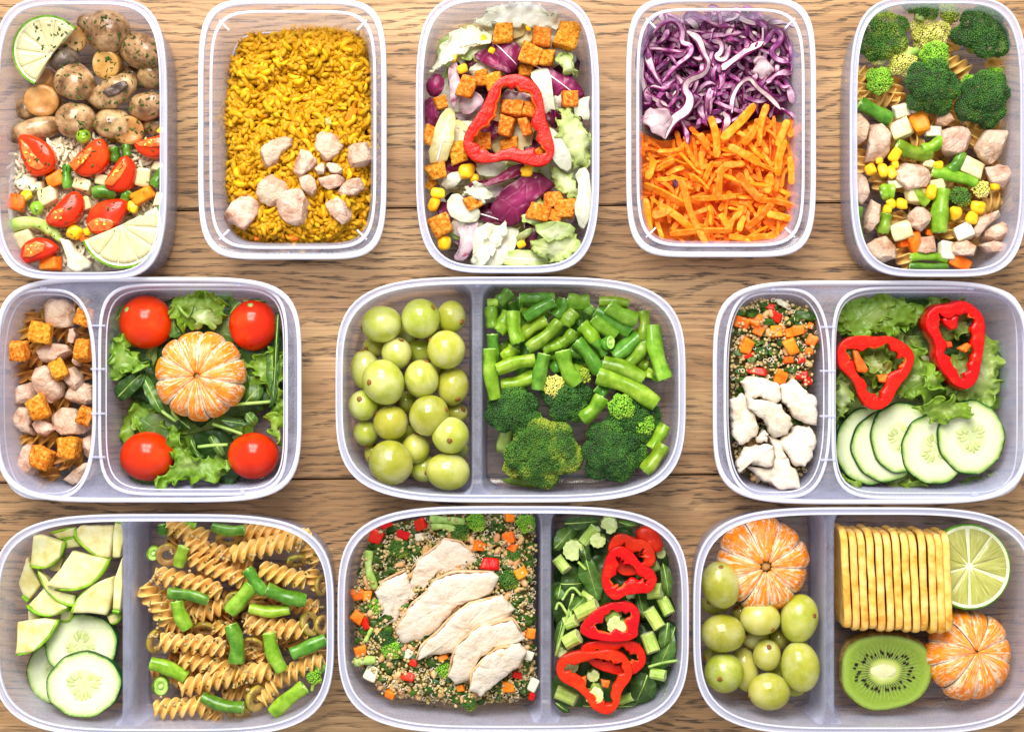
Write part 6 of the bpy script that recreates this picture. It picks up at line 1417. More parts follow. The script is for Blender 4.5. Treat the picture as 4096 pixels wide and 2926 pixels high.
BN7 = [((1055, 190), (1125, 130), 75), ((985, 200), (1050, 195), 60), ((1005, 225), (1015, 345), 85), ((1180, 172), (1390, 166), 85), ((1050, 370), (1120, 260), 95), ((1140, 250), (1172, 440), 95), ((1215, 290), (1390, 190), 66), ((1190, 400), (1340, 300), 85), ((1230, 475), (1420, 315), 86), ((1395, 275), (1450, 175), 85), ((1470, 182), (1600, 195), 95), ((1450, 330), (1510, 250), 90), ((1590, 255), (1620, 220), 80), ((1665, 190), (1840, 205), 76),
       ((1720, 218), (1890, 300), 90), ((1640, 250), (1850, 370), 92), ((1630, 290), (1760, 400), 85), ((1560, 330), (1640, 430), 90), ((1590, 390), (1700, 512), 70), ((1430, 450), (1510, 370), 80), ((1320, 475), (1440, 430), 80), ((1750, 520), (1900, 395), 96), ((1845, 565), (1940, 430), 72), ((1930, 250), (1925, 425), 76), ((1530, 430), (1660, 622), 100), ((1690, 560), (1930, 662), 100), ((1440, 490), (1530, 690), 92), ((1330, 510), (1290, 722), 92),
       ((1042, 605), (1270, 545), 86), ((1070, 692), (1275, 635), 86), ((1015, 390), (1020, 565), 80), ((1080, 535), (1150, 470), 90), ((1560, 905), (1680, 768), 96), ((1655, 705), (1705, 745), 88), ((1980, 1080), (2060, 940), 85), ((1935, 1215), (2050, 1060), 90), ((1380, 605), (1450, 570), 90), ((1900, 560), (1950, 590), 76), ((1950, 650), (1975, 600), 70), ((2000, 670), (2020, 600), 76), ((1190, 235), (1230, 260), 70), ((1330, 505), (1420, 520), 80), ((1480, 480), (1560, 500), 80), ((1480, 620), (1560, 620), 90)]
HIGH = {((1230, 475), (1420, 315), 86), ((1215, 290), (1390, 190), 66), ((1440, 490), (1530, 690), 92), ((1690, 560), (1930, 662), 100), ((1560, 905), (1680, 768), 96), ((1720, 218), (1890, 300), 90), ((1140, 250), (1172, 440), 95), ((1042, 605), (1270, 545), 86), ((1330, 510), (1290, 722), 92), ((1935, 1215), (2050, 1060), 90)}
for k, t_ in enumerate(BN7):
    a, b, w = t_; bean(z7, [a, b], w, .040 if t_ in HIGH else (.028 if k >= 37 else .034), B7b, 'cut green bean', 'bean' if k % 3 else 'bean_dark')
bean(z7, [(1990, 335), (2000, 490), (2062, 660)], 92, .037, B7b + ' along the far wall', 'long curved green bean', 'bean')
bean(z7, [(1000, 478), (1000, 620), (1032, 780)], 86, .040, B7b + ' beside the divider', 'long curved green bean', 'bean')
bean(z7, [(1655, 640), (1850, 700), (2008, 812)], 96, .042, B7b + ' lying over broccoli', 'long green bean with slanted end', 'bean')
bean(z7, [(1290, 1292), (1160, 1275), (1065, 1272)], 56, .012, B7b + ' alone on the box floor', 'pointed green bean tip', 'bean', pointed=True)
bean(z7, [(1700, 440), (1732, 438)], 86, .038, B7b, 'end-on green bean stub', 'bean_dark', tilt=1.2)
fb = z7.poly([(1000, 200), (1400, 150), (1900, 220), (2020, 400), (1950, 680), (1500, 640), (1050, 640), (990, 400)], .02)
for k, q in enumerate(scatter_in(fb, 34, .008)):
    a_ = rng.random() * 3.14; d = np.array([math.cos(a_), math.sin(a_)]) * .011
    class W2:
        p = staticmethod(lambda x, y, zz=0: np.array([x, y, zz])); l = staticmethod(lambda d_, zz=0: d_)
    o = bean(W2, [tuple(q - d), tuple(q + d)], .0088, .012 + .012 * rng.random(), '', 'x', 'bean_dark' if k % 2 else 'bean'); REG.pop()
    shared(o, 'cut green bean half buried under the pile of beans', 'green bean', 'buried green beans')
BR7 = [(1140, 850, 172, 30, 'bud_dark', (-.1, .2, 1), (z7.l(-70), -z7.l(240), -.012)), (1325, 1095, 225, 30, 'bud_mid', (-.05, -.1, 1), None), (1740, 1105, 200, 30, 'bud_dark', (0, -.15, 1), None), (1465, 770, 155, 29, 'bud_dark', (.1, .3, 1), None), (1880, 880, 175, 27, 'bud_dark', (.3, .1, 1), None)]
for k, (x, y, R, z, mt, ln, st) in enumerate(BR7): broccoli(z7, x, y, R * 1.10, z * MM + .003, mt, B7b, 'dark green broccoli floret', st, seed=k + 40, lean=ln)
for k, (x, y, R, z, mt) in enumerate([(1800, 825, 92, 40, 'bud_bright'), (1925, 935, 78, 37, 'bud_bright'), (1395, 705, 80, 37, 'bud_pale'), (1560, 640, 55, 33, 'bud_yellow'), (1900, 1100, 62, 31, 'bud_yellow'), (1250, 1010, 80, 37, 'bud_yellow'), (1140, 1200, 62, 26, 'bud_yellow')]): broccoli(z7, x, y, R, z * MM, mt, B7b, 'yellowish broccoli tip', seed=k + 70)

# ================================================================== quinoa chicken well and cucumber salad well
QN = [None]
def quinoa(zm, poly, zf, label, nq=1500, nw=140, ns=150, nh=260):
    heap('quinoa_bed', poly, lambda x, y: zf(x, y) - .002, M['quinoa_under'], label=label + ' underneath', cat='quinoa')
    tv, tf = ICO2; t1, f1 = ICO1
    p = scatter_in(poly, nq); z = zf(p[:, 0], p[:, 1]) + rng.random(nq) * .003 - .0008
    stuff(link('quinoa_grains', soup('quinoa_grains', tv * np.array([1, 1, .75]), tf, np.column_stack([p, z]), rotm(nq, 1.5), .00088 + .00045 * rng.random(nq), M['quinoa'])), label, 'quinoa')
    a = np.linspace(0, 5.2, 11); ring = np.column_stack([np.cos(a), np.sin(a), np.zeros(11)])
    V, F = sweep(ring, circ(5, .24), cap=True); me_ = mk('t', V, F, M['quinoa']); T = tri(me_)
    p = scatter_in(poly, nq // 5); z = zf(p[:, 0], p[:, 1]) + .0012 + rng.random(len(p)) * .0018
    stuff(link('quinoa_tails', soup('quinoa_tails', T[0], T[1], np.column_stack([p, z]), rotm(len(p), .8), .00095 + .0004 * rng.random(len(p)), M['rice'])), label + ', curled white germs', 'quinoa')
    gm = grain_mesh('wheat_grain', M['wheat'], .0062, .0019, .1)
    for q in scatter_in(poly, nw, .002):
        shared(link('wheat_grain', gm, None, (q[0], q[1], zf(q[None, 0], q[None, 1])[0] + .0005 + random.random() * .0015), (random.uniform(-.3, .3), random.uniform(-.4, .4), random.random() * 6.3), random.uniform(.8, 1.2)), 'plump tan wheat grain in the ' + label, 'wheat grain', 'wheat grains in the ' + label)
    for k, q in enumerate(scatter_in(poly, ns, .002)):
        a_ = np.linspace(0, 6.28, 8)[:-1]; r_ = .0024 * (.6 + .9 * rng.random(7)); pp = q + np.stack([np.cos(a_) * r_ * 1.5, np.sin(a_) * r_], 1)
        shared(leaf('herb_leaf', pp, zf(q[None, 0], q[None, 1])[0] + .001 + random.random() * .0015, M['spinach'], .0012, .0008, 14, .0004, k + 900, .0005, n=20, rings=4), 'scrap of chopped dark greens in the ' + label, 'herb leaf', 'chopped greens in the ' + label)
B8 = 'in the small quinoa well'
poly8 = z8.poly([(222, 340), (300, 240), (420, 195), (560, 205), (700, 245), (785, 305), (795, 400), (785, 520), (765, 640), (760, 900), (770, 1250), (730, 1380), (560, 1460), (380, 1440), (280, 1350), (235, 1150), (222, 840), (215, 500)], .030)
def zf8(x, y):
    yy = z8.p(0, 800, .03)[1]
    return .0225 + .010 * np.clip((y - yy) / .012 + .2, 0, 1) + .002 * fbm(np.column_stack([x, y, 0 * x]), 120, 3, 2)
quinoa(z8, poly8, zf8, 'small quinoa salad', 1100, 50, 110)
for x, y, w, h in [(285, 355, 95, 86), (380, 345, 86, 92), (670, 405, 92, 66), (625, 515, 90, 120), (520, 415, 80, 72), (320, 510, 80, 102), (765, 480, 72, 72), (550, 722, 80, 92), (742, 545, 52, 52), (610, 425, 60, 60), (400, 410, 70, 60), (600, 610, 70, 50), (755, 375, 40, 44)]: dice(z8, 'carrot_dice', 'carrot', x, y, w, h, .0345, B8, 'orange carrot cube', 'carrot', rnd=.12)
for x, y, w, h in [(480, 250, 66, 44), (515, 310, 92, 62), (395, 684, 130, 48), (700, 712, 82, 52), (730, 750, 62, 62), (345, 575, 90, 32), (690, 610, 60, 40)]: dice(z8, 'pepper_dice', 'pepper_cut', x, y, w, h, .0345, B8, 'red pepper scrap', 'pepper', rnd=.3, hz=.003)
for k, p_ in enumerate([[(610, 300), (680, 250), (760, 270), (800, 310), (770, 350), (700, 330), (650, 350)], [(240, 400), (290, 400), (310, 440), (250, 440)], [(640, 340), (720, 350), (760, 390), (670, 380)], [(310, 290), (370, 260), (400, 290), (340, 310)], [(700, 300), (790, 290), (800, 340), (740, 350)], [(560, 660), (600, 640), (610, 690), (570, 700)]]): reg(leaf('spinach_leaf', z8.poly(p_, .035), .0355, M['spinach'], .002, .0016, 10, .0005, k + 950, .002), 'wilted dark spinach leaf', 'spinach', B8)
reg(chunk('onion_piece', z8.poly([(510, 195), (560, 200), (620, 240), (600, 265), (530, 230)], .034), .033, .003, M['onion'], 8), 'translucent onion sliver', 'onion', B8)
CK8 = [([(290, 760), (340, 720), (480, 720), (550, 790), (555, 870), (520, 900), (440, 870), (330, 870)], 33), ([(320, 850), (380, 860), (560, 910), (600, 980), (640, 1050), (600, 1110), (530, 1135), (480, 1100), (440, 1010), (330, 930)], 35), ([(215, 870), (300, 830), (390, 970), (415, 1060), (390, 1130), (280, 1195), (230, 1120), (215, 980)], 31), ([(550, 780), (640, 740), (720, 800), (800, 860), (815, 980), (800, 1050), (720, 1030), (640, 990), (570, 890)], 32),
       ([(550, 1170), (640, 1060), (760, 1040), (800, 1120), (790, 1230), (720, 1340), (660, 1320), (590, 1240)], 31), ([(250, 1320), (310, 1200), (400, 1170), (510, 1190), (505, 1340), (400, 1320), (310, 1310), (270, 1365)], 35), ([(330, 1330), (500, 1340), (520, 1260), (610, 1270), (680, 1370), (710, 1490), (560, 1490), (440, 1430)], 30), ([(390, 1130), (450, 1080), (480, 1110), (470, 1165), (400, 1165)], 33), ([(480, 1120), (560, 1150), (600, 1270), (520, 1300), (500, 1200)], 28)]
for k, (p_, z) in enumerate(CK8): reg(chunk('chicken_piece', z8.poly(p_, z * MM + .006), z * MM - .006, .0115, M['chicken'], k + 120, 80, .0020, 120, .14, edge=.0012, tilt=random.uniform(-.2, .2), tdir=k * 1.9), 'white chicken piece', 'chicken', B8)
B8b = 'in the cucumber salad'
LT8 = [([(930, 230), (1110, 200), (1230, 150), (1290, 200), (1390, 170), (1420, 220), (1540, 260), (1480, 380), (1360, 400), (1270, 440), (1100, 440), (950, 450), (925, 340)], 'lettuce', 27), ([(1540, 215), (1650, 190), (1760, 210), (1860, 300), (1700, 500), (1560, 420), (1500, 330)], 'lettuce_pale', 24), ([(1900, 370), (1980, 460), (2020, 600), (2035, 740), (2010, 870), (1900, 900), (1740, 880), (1640, 780), (1660, 640), (1800, 560)], 'lettuce_pale', 25), ([(1400, 500), (1470, 470), (1540, 640), (1620, 750), (1650, 840), (1600, 920), (1500, 870), (1330, 880), (1310, 790), (1380, 700)], 'lettuce', 30),
       ([(1460, 950), (1560, 890), (1700, 870), (1850, 900), (1850, 960), (1760, 1020), (1600, 1040), (1510, 980)], 'lettuce', 38), ([(920, 660), (1020, 750), (1040, 880), (960, 1000), (922, 1060)], 'lettuce_pale', 24), ([(950, 1380), (1100, 1430), (1130, 1480), (1050, 1490)], 'lettuce', 20), ([(1360, 1430), (1500, 1400), (1500, 1470), (1400, 1490)], 'lettuce', 20), ([(1740, 1440), (1930, 1370), (1900, 1450)], 'lettuce', 20), ([(1940, 1390), (2020, 1320), (2010, 1390)], 'lettuce_pale', 20), ([(1040, 480), (1250, 470), (1350, 640), (1200, 800), (1080, 700)], 'lettuce', 24), ([(1230, 150), (1290, 140), (1300, 320), (1240, 400), (1215, 260)], 'lettuce', 30), ([(1540, 640), (1620, 690), (1650, 800), (1580, 830), (1480, 760)], 'lettuce', 34), ([(1150, 560), (1250, 620), (1290, 700), (1200, 690), (1120, 640)], 'lettuce_pale', 29)]
for k, (p_, mt, z) in enumerate(LT8): reg(leaf('lettuce_leaf', z8.poly(p_, z * MM), z * MM, mt, .005, .0040, 12, .0005, k + 500, .003, n=200, rings=24), 'frilly green lettuce leaf', 'lettuce', B8b)
polyS8 = z8.poly([(960, 260), (1500, 220), (1950, 400), (2000, 800), (1960, 1350), (1500, 1430), (1050, 1420), (960, 1000)], .012)
fill_leaves(polyS8, 30, ['lettuce', 'lettuce_pale', 'arugula'], .008, .016, .020, 'green lettuce leaf lying low under peppers and cucumber', 'lettuce under the cucumber slices', 800, .003, 8, 'lettuce_leaf')
for k, (x, y, rx, ry, z, tl) in enumerate([(1150, 1190, 230, 262, .019, (.06, -.03)), (1262, 1190, 232, 240, .0225, (.06, -.03)), (1362, 1132, 202, 240, .026, (.06, -.02)), (1588, 1210, 222, 238, .0285, (.06, -.02)), (1836, 1130, 224, 250, .032, (.05, 0))]): cucumber(z8, x, y, rx, ry, z, .0042, 'in the overlapping row on lettuce', k + 3, tl)
pepper_ring(z8, [(915, 520), (980, 455), (1080, 440), (1170, 455), (1260, 440), (1340, 475), (1420, 530), (1442, 610), (1400, 710), (1320, 800), (1280, 900), (1200, 948), (1110, 930), (1060, 850), (1030, 750), (960, 690), (915, 640)], .031, 76, .0095, 'on the lettuce touching the cucumber', 'three-lobed red pepper ring', 5, [([(1030, 540), (1060, 540), (1140, 670), (1120, 700), (1060, 690)], 'pepper_rib'), ([(1200, 710), (1260, 700), (1300, 720), (1250, 760), (1210, 750)], 'pepper_rib')])
pepper_ring(z8, [(1660, 240), (1740, 205), (1830, 250), (1890, 320), (1900, 460), (1870, 620), (1850, 740), (1780, 812), (1690, 780), (1620, 700), (1560, 600), (1570, 500), (1500, 400), (1492, 330), (1560, 240)], .030, 76, .0140, 'on the lettuce by the tray corner', 'tall red pepper ring', 9, [([(1620, 330), (1690, 300), (1740, 300), (1730, 390), (1690, 410), (1640, 370)], 'pepper_cut'), ([(1730, 530), (1800, 490), (1830, 510), (1790, 560)], 'pepper_rib'), ([(1640, 490), (1690, 480), (1700, 520), (1660, 530)], 'pepper_rib')], flare=.0015)

# ================================================================== zucchini, cucumber and fusilli
B9 = 'in the zucchini compartment'
ZU = [([(205, 260), (260, 250), (420, 300), (400, 400), (300, 480), (190, 460), (200, 370)], (2, 6), 38), ([(500, 215), (530, 190), (755, 190), (760, 230), (735, 410), (640, 390), (550, 320), (500, 260)], (4, 9), 37), ([(770, 170), (832, 170), (832, 280), (800, 410), (750, 410), (755, 250)], (0, 2), 35), ([(305, 590), (400, 480), (480, 360), (600, 390), (720, 420), (700, 480), (620, 580), (500, 625), (380, 615)], (4, 9), 41), ([(475, 780), (520, 680), (620, 580), (760, 530), (755, 640), (725, 760), (700, 800), (600, 780)], (0, 3), 38),
      ([(110, 580), (180, 400), (220, 480), (270, 590), (180, 700), (140, 660)], (4, 6), 30), ([(170, 730), (290, 610), (400, 680), (460, 740), (360, 795), (250, 790)], (3, 7), 34), ([(250, 490), (310, 540), (330, 620), (500, 660), (490, 730), (400, 710), (300, 620)], (4, 8), 36), ([(95, 1060), (110, 840), (300, 815), (380, 830), (330, 930), (220, 1040)], (3, 7), 35), ([(330, 240), (500, 200), (500, 260), (380, 280)], (0, 4), 30), ([(760, 560), (822, 400), (822, 600), (800, 770), (750, 760)], (3, 5), 35), ([(420, 290), (500, 270), (540, 330), (420, 350)], (0, 2), 30), ([(720, 800), (800, 770), (795, 840), (740, 850)], (0, 4), 27), ([(330, 420), (420, 400), (400, 500), (330, 490)], (0, 2), 29), ([(400, 760), (480, 760), (470, 830), (400, 830)], (0, 4), 24), ([(185, 760), (270, 790), (260, 850), (185, 830)], (0, 4), 24)]
for k, (p_, sk, z) in enumerate(ZU):
    hz = .0085; q = z9.poly(p_, z * MM + .004)
    o = chunk('zucchini_piece', q, z * MM - .006, hz, M['zuc'], k + 150, 48, .0005, 140, .04, tilt=random.uniform(-.25, .25), tdir=k * 2.1)
    idx = [i % len(q) for i in range(sk[0], sk[1])]; c = np.array(o.location)
    path = np.column_stack([q[idx] - c[:2], np.full(len(idx), hz * .52)])
    if len(path) > 1:
        path = bezier(path, 16); mid = path[:, :2] * .015; path[:, :2] += mid
        V, F = sweep(path, np.array([(-.0007, hz * .5), (.0007, hz * .47), (.0007, -hz * .45), (-.0007, -hz * .45)]), np.clip(np.minimum(np.arange(16), 15 - np.arange(16)) * .4 + .6, 0, 1))
        link('skin', mk('skin', V, F, M['zuc_skin']), o)
    reg(o, 'pale green zucchini chunk', 'zucchini', B9)
cucumber(z9, 400, 1165, 215, 212, .016, .006, B9, 11, (0, -.10)); cucumber(z9, 556, 985, 250, 205, .025, .007, B9, 12, (.04, -.22)); cucumber(z9, 576, 1248, 254, 212, .033, .009, B9, 13, (.02, -.26), seed_r=.42)
B9b = 'in the fusilli compartment'
FU9 = [((1115, 190), (1400, 275), 120, 30), ((1250, 300), (1560, 390), 120, 33), ((1560, 385), (2040, 275), 132, 37), ((1270, 395), (1640, 560), 122, 33), ((1040, 520), (1490, 640), 125, 35), ((965, 590), (1140, 840), 130, 32), ((1300, 800), (1510, 720), 118, 31), ((1080, 970), (1520, 1010), 130, 37), ((1210, 1090), (1540, 1165), 125, 33), ((1220, 1290), (1620, 1205), 132, 35), ((1590, 1195), (1830, 1160), 128, 36), ((1040, 1425), (1420, 1390), 132, 33), ((1650, 840), (2080, 890), 132, 35), ((1750, 480), (2060, 560), 125, 36), ((1640, 230), (1960, 232), 115, 33), ((1770, 1375), (1870, 1230), 115, 33), ((1860, 1240), (2180, 1080), 120, 34),
       ((2080, 480), (2160, 610), 110, 31), ((2050, 330), (2150, 430), 110, 30), ((1110, 875), (1230, 860), 100, 28), ((1360, 1440), (1500, 1475), 95, 29), ((1650, 990), (1780, 1080), 95, 27), ((1430, 860), (1560, 900), 110, 26), ((1100, 720), (1300, 760), 110, 23), ((1500, 480), (1700, 440), 110, 24), ((1900, 700), (2150, 740), 110, 25), ((1650, 1130), (1800, 1280), 110, 24), ((2120, 950), (2180, 1060), 90, 25), ((1150, 1230), (1300, 1180), 110, 24), ((1500, 1330), (1700, 1300), 110, 24), ((1950, 330), (2100, 240), 110, 29), ((1180, 230), (1160, 340), 100, 23)]
for a, b, w, z in FU9: fusilli(z9, a, b, w, z * MM, B9b, 'pasta', desc='cream fusilli twist')
BN9 = [((1132, 645), (1402, 692), 76, 42), ((1195, 690), (1262, 880), 100, 39), ((1665, 480), (1780, 640), 96, 44), ((1545, 770), (1700, 590), 96, 43), ((1800, 610), (2058, 692), 106, 42), ((1682, 740), (1948, 750), 88, 39), ((1555, 855), (1592, 1110), 106, 42), ((1812, 910), (1900, 1162), 110, 43), ((1965, 1050), (2192, 955), 86, 40), ((1015, 1110), (1250, 1210), 90, 36), ((1362, 1340), (1640, 1410), 94, 41), ((1835, 1450), (2050, 1272), 96, 40), ((1430, 195), (1648, 215), 74, 39), ((1240, 330), (1200, 462), 82, 39), ((1090, 180), (1092, 245), 70, 33), ((1260, 175), (1320, 190), 60, 30), ((2130, 1170), (2190, 1130), 80, 32)]
for k, (a, b, w, z) in enumerate(BN9): bean(z9, [a, b], w, z * MM, B9b, 'cut green bean', 'bean' if k % 2 else 'bean_dark')
bean(z9, [(1072, 1258), (1092, 1266)], 116, .034, B9b + ' low beside the divider', 'end-on green bean stub', 'bean', tilt=3.0)
bean(z9, [(1024, 368), (1042, 374)], 96, .030, B9b + ' high beside the divider', 'end-on green bean stub', 'bean', tilt=3.0)
for x, y, r, z, rt in [(1130, 385, 80, 32, (.3, .2, 0)), (1050, 965, 82, 30, (.2, 1.0, 0)), (1730, 1350, 92, 34, (.2, .9, 0)), (2090, 850, 85, 34, (-.3, .9, 0)), (2165, 590, 70, 34, (0, 1.1, 0)), (1610, 1445, 88, 31, (1.0, .2, 0)), (1540, 275, 88, 31, (.9, .1, 0)), (1590, 700, 80, 30, (.4, .3, 0)), (2000, 425, 70, 33, (.9, .4, 0)), (1380, 885, 80, 27, (.9, 0, 0)), (1710, 985, 68, 33, (.8, -.3, 0)), (2170, 860, 70, 31, (0, 1.0, 0))]:
    ring_piece('olive_slice', z9, x, y, r, r, z * MM, 'olive', 'olive_in', B9b, 'green olive ring', 'olive', rot=rt)
broccoli(z9, 2120, 1205, 52, .036, 'bud_bright', B9b, 'small broccoli sprig', (-.002, -.009, -.001), seed=90)
HERB_JOBS.append(('dried_herbs', z9.poly([(1040, 200), (1400, 170), (2100, 260), (2180, 700), (2150, 1100), (1900, 1400), (1400, 1470), (1060, 1430), (1000, 800)], .036), 330, .0019, 'green herb specks clinging to the fusilli'))
for k, q in enumerate(scatter_in(z9.poly([(1080, 250), (2080, 300), (2140, 1050), (1800, 1340), (1080, 1380)], .016), 22, .006)):
    a_ = rng.random() * 3.14; d = np.array([math.cos(a_), math.sin(a_)]) * .016
    o = fusilli(W2, tuple(q - d), tuple(q + d), .011, .012 + .008 * rng.random(), '', 'pasta_brown' if k % 3 == 0 else 'pasta'); REG.pop()
    shared(o, 'fusilli twist half hidden under the top layer of pasta', 'pasta', 'buried fusilli')
QP9 = z9.poly([(1050, 220), (2100, 260), (2180, 700), (2150, 1100), (1850, 1400), (1060, 1430), (1000, 700)], .036)

# ================================================================== chicken on quinoa, pepper and celery salad
B10 = 'on the large quinoa salad'
poly10 = z10.poly([(150, 470), (225, 260), (330, 175), (560, 135), (850, 105), (1262, 105), (1272, 400), (1268, 800), (1280, 1240), (1150, 1285), (850, 1315), (560, 1285), (350, 1250), (200, 1140), (150, 1040), (125, 800), (130, 600)], .032)
def zf10(x, y): return .020 + .012 * np.clip(edge_dist(np.column_stack([x, y]), poly10) / .008, 0, 1) ** .5 + .0022 * fbm(np.column_stack([x, y, 0 * x]), 110, 8, 2)
quinoa(z10, poly10, zf10, 'large quinoa salad', 3300, 150, 280)
CK10 = [([(490, 450), (560, 370), (640, 310), (700, 255), (800, 270), (880, 350), (912, 400), (800, 470), (640, 490), (560, 600), (480, 550)], 34), ([(270, 590), (330, 510), (460, 450), (500, 560), (530, 610), (440, 690), (390, 820), (310, 760), (290, 640)], 35), ([(390, 860), (420, 780), (500, 660), (590, 590), (640, 510), (760, 460), (1010, 465), (1042, 510), (1000, 610), (900, 640), (800, 680), (700, 790), (620, 880), (440, 930)], 38), ([(520, 1025), (560, 920), (640, 860), (740, 750), (860, 660), (1060, 615), (1140, 700), (1100, 760), (960, 800), (850, 870), (760, 990), (640, 985)], 41), ([(725, 1130), (750, 1000), (790, 910), (900, 810), (1020, 785), (1130, 755), (1180, 830), (1215, 890), (1160, 920), (1030, 940), (930, 1010), (870, 1100), (850, 1160), (770, 1185)], 43), ([(865, 1200), (870, 1100), (930, 1030), (1030, 940), (1180, 925), (1220, 970), (1180, 1060), (1080, 1130), (970, 1220), (930, 1255)], 45)]
EDG = [(0, 6), (0, 3), (0, 7), (0, 6), (0, 7), (0, 5)]
for k, (p_, z) in enumerate(CK10):
    o = chunk('chicken_slice', z10.poly(p_, z * MM + .002), z * MM - .010, .0120, M['chicken'], k + 170, 110, .0016, 150, .08, edge=.0011, tilt=.34, tdir=math.radians(118))
    reg(o, 'chicken breast slice', 'chicken', 'in the fanned row on quinoa')
    q = z10.poly(p_, z * MM + .002) - np.array(o.location[:2]); q = q[EDG[k][0]:EDG[k][1]]
    path = np.column_stack([q, .0064 + .34 * (q[:, 0] * math.cos(math.radians(118)) + q[:, 1] * math.sin(math.radians(118)))])
    path = resample(path, 22, False, 0)
    V, F = sweep(path, np.array([(-.0006, .0052), (.0006, .0045), (.0007, -.0052), (-.0005, -.0054)]), np.clip(np.minimum(np.arange(22), 21 - np.arange(22)) * .3 + .5, 0, 1) * (1 + .12 * np.sin(np.arange(22) * 2.3)))
    link('browned_edge', mk('browned_edge', V, F, M['chicken_edge']), o)
for x, y, w, h in [(160, 605, 80, 62), (215, 612, 54, 60), (160, 752, 80, 80), (175, 960, 72, 62), (1110, 250, 72, 80), (920, 302, 80, 62), (1180, 472, 80, 66), (1130, 312, 60, 54), (1105, 1182, 82, 72), (1110, 122, 62, 52), (690, 1002, 70, 40), (1245, 850, 50, 60), (805, 1195, 50, 40), (365, 1230, 60, 46)]: dice(z10, 'carrot_dice', 'carrot', x, y, w, h, .0345, B10, 'orange carrot cube', 'carrot', rnd=.14)
for x, y, w, h in [(280, 240, 82, 92), (550, 165, 72, 84), (440, 230, 80, 56), (990, 412, 112, 76), (470, 1120, 82, 54), (510, 1032, 46, 44), (210, 790, 44, 84), (1160, 1110, 72, 36), (335, 165, 80, 40), (1250, 1245, 40, 50)]: dice(z10, 'pepper_dice', 'pepper_cut', x, y, w, h, .0345, B10, 'red pepper scrap', 'pepper', rnd=.25, hz=.004)
for k, (x, y, R, mt) in enumerate([(415, 315, 70, 'bud_mid'), (800, 210, 66, 'bud_mid'), (900, 150, 66, 'bud_bright'), (1215, 160, 66, 'bud_bright'), (268, 680, 50, 'bud_bright'), (370, 955, 62, 'bud_bright'), (330, 875, 60, 'bud_dark'), (1110, 510, 70, 'bud_mid'), (700, 1080, 50, 'bud_bright'), (860, 1290, 50, 'bud_mid'), (1140, 350, 50, 'bud_mid')]): broccoli(z10, x, y, R, .034, mt, B10, 'small broccoli floret', seed=k + 110, bud=.0006)
for k, (pp_, w) in enumerate([([(230, 330), (220, 450), (270, 570)], 50), ([(610, 132), (720, 140), (830, 152)], 46), ([(135, 1030), (200, 1020), (270, 1015)], 52), ([(205, 900), (230, 850), (250, 815)], 26), ([(620, 180), (700, 175), (780, 200)], 40)]):
    V, F = sweep(bezier([z10.p(x, y, .0355) for x, y in pp_], 12), circ(9, z10.l(w / 2)), 1 + .15 * np.sin(np.arange(12))); reg(link('broccoli_piece', mk('broccoli_piece', V, F, M['stem_green'])), 'green broccoli stalk', 'broccoli', B10, z10.p(*pp_[1])[:2])
for x, y, w, h in [(245, 1100, 88, 100), (1260, 1170, 60, 80), (545, 245, 60, 50), (480, 980, 50, 60), (1235, 990, 50, 60)]: dice(z10, 'onion_piece', 'onion', x, y, w, h, .034, B10, 'translucent onion piece', 'onion', rnd=.3, hz=.003)
flk = scatter_in(z10.poly([(500, 1300), (900, 1330), (900, 1360), (600, 1370)], .012), 5)
for q in flk: shared(leaf('herb_leaf', q + .0014 * np.array([(-1, 0), (0, .6), (1, 0), (0, -.6)]), .006, M['spinach'], .0003, 0, 4, .0003, 1, .0003, n=14, rings=3), 'tiny green fleck on the empty box floor', 'herb leaf', 'flecks on the box floor')
B10b = 'in the celery salad'
AR10 = [[(1440, 130), (1680, 112), (1640, 180), (1500, 185)], [(1395, 225), (1480, 170), (1540, 220), (1500, 260), (1400, 345)], [(1600, 340), (1680, 480), (1690, 620), (1640, 640), (1570, 530), (1540, 480)], [(1420, 540), (1480, 480), (1570, 510), (1570, 560), (1480, 580)], [(2050, 400), (2118, 450), (2118, 620), (2060, 560)], [(1990, 1030), (2100, 900), (2130, 780), (2155, 1000), (2060, 1080)], [(1850, 1170), (1940, 1080), (2040, 1180), (1960, 1280), (1880, 1270)], [(2030, 1275), (2090, 1190), (2110, 1140), (2070, 1285)], [(1400, 830), (1460, 760), (1420, 900), (1400, 990)], [(1395, 1260), (1500, 1330), (1430, 1335)], [(1780, 135), (1940, 165), (1850, 190)], [(2040, 860), (2100, 760), (2130, 850), (2080, 960)], [(1560, 1290), (1700, 1300), (1900, 1290), (1880, 1310), (1640, 1315)], [(1395, 560), (1440, 540), (1450, 600), (1400, 640)], [(1900, 600), (1980, 640), (1960, 760), (1900, 700)], [(1560, 260), (1620, 330), (1600, 420), (1540, 350)], [(1480, 660), (1560, 600), (1600, 650), (1520, 720)]]
for k, p_ in enumerate(AR10): reg(leaf('arugula_leaf', z10.poly(p_, .032).mean(0) + (z10.poly(p_, .032) - z10.poly(p_, .032).mean(0)) * 1.15, .032 + .004 * random.random(), 'arugula' if k % 3 else 'arugula_dark', .0045, .0012, 4, .0005, k + 600, .003, jag=.06, rib=.0004), 'green arugula leaf', 'arugula', B10b)
polyS10 = z10.poly([(1410, 150), (1900, 160), (2080, 350), (2110, 1000), (2060, 1250), (1500, 1300), (1400, 1200)], .018)
fill_leaves(polyS10, 44, ['arugula_dark', 'arugula', 'arugula_dark'], .012, .026, .014, 'arugula leaf lying low under celery and pepper', 'arugula under the peppers', 1000, .001, 5, 'arugula_leaf')
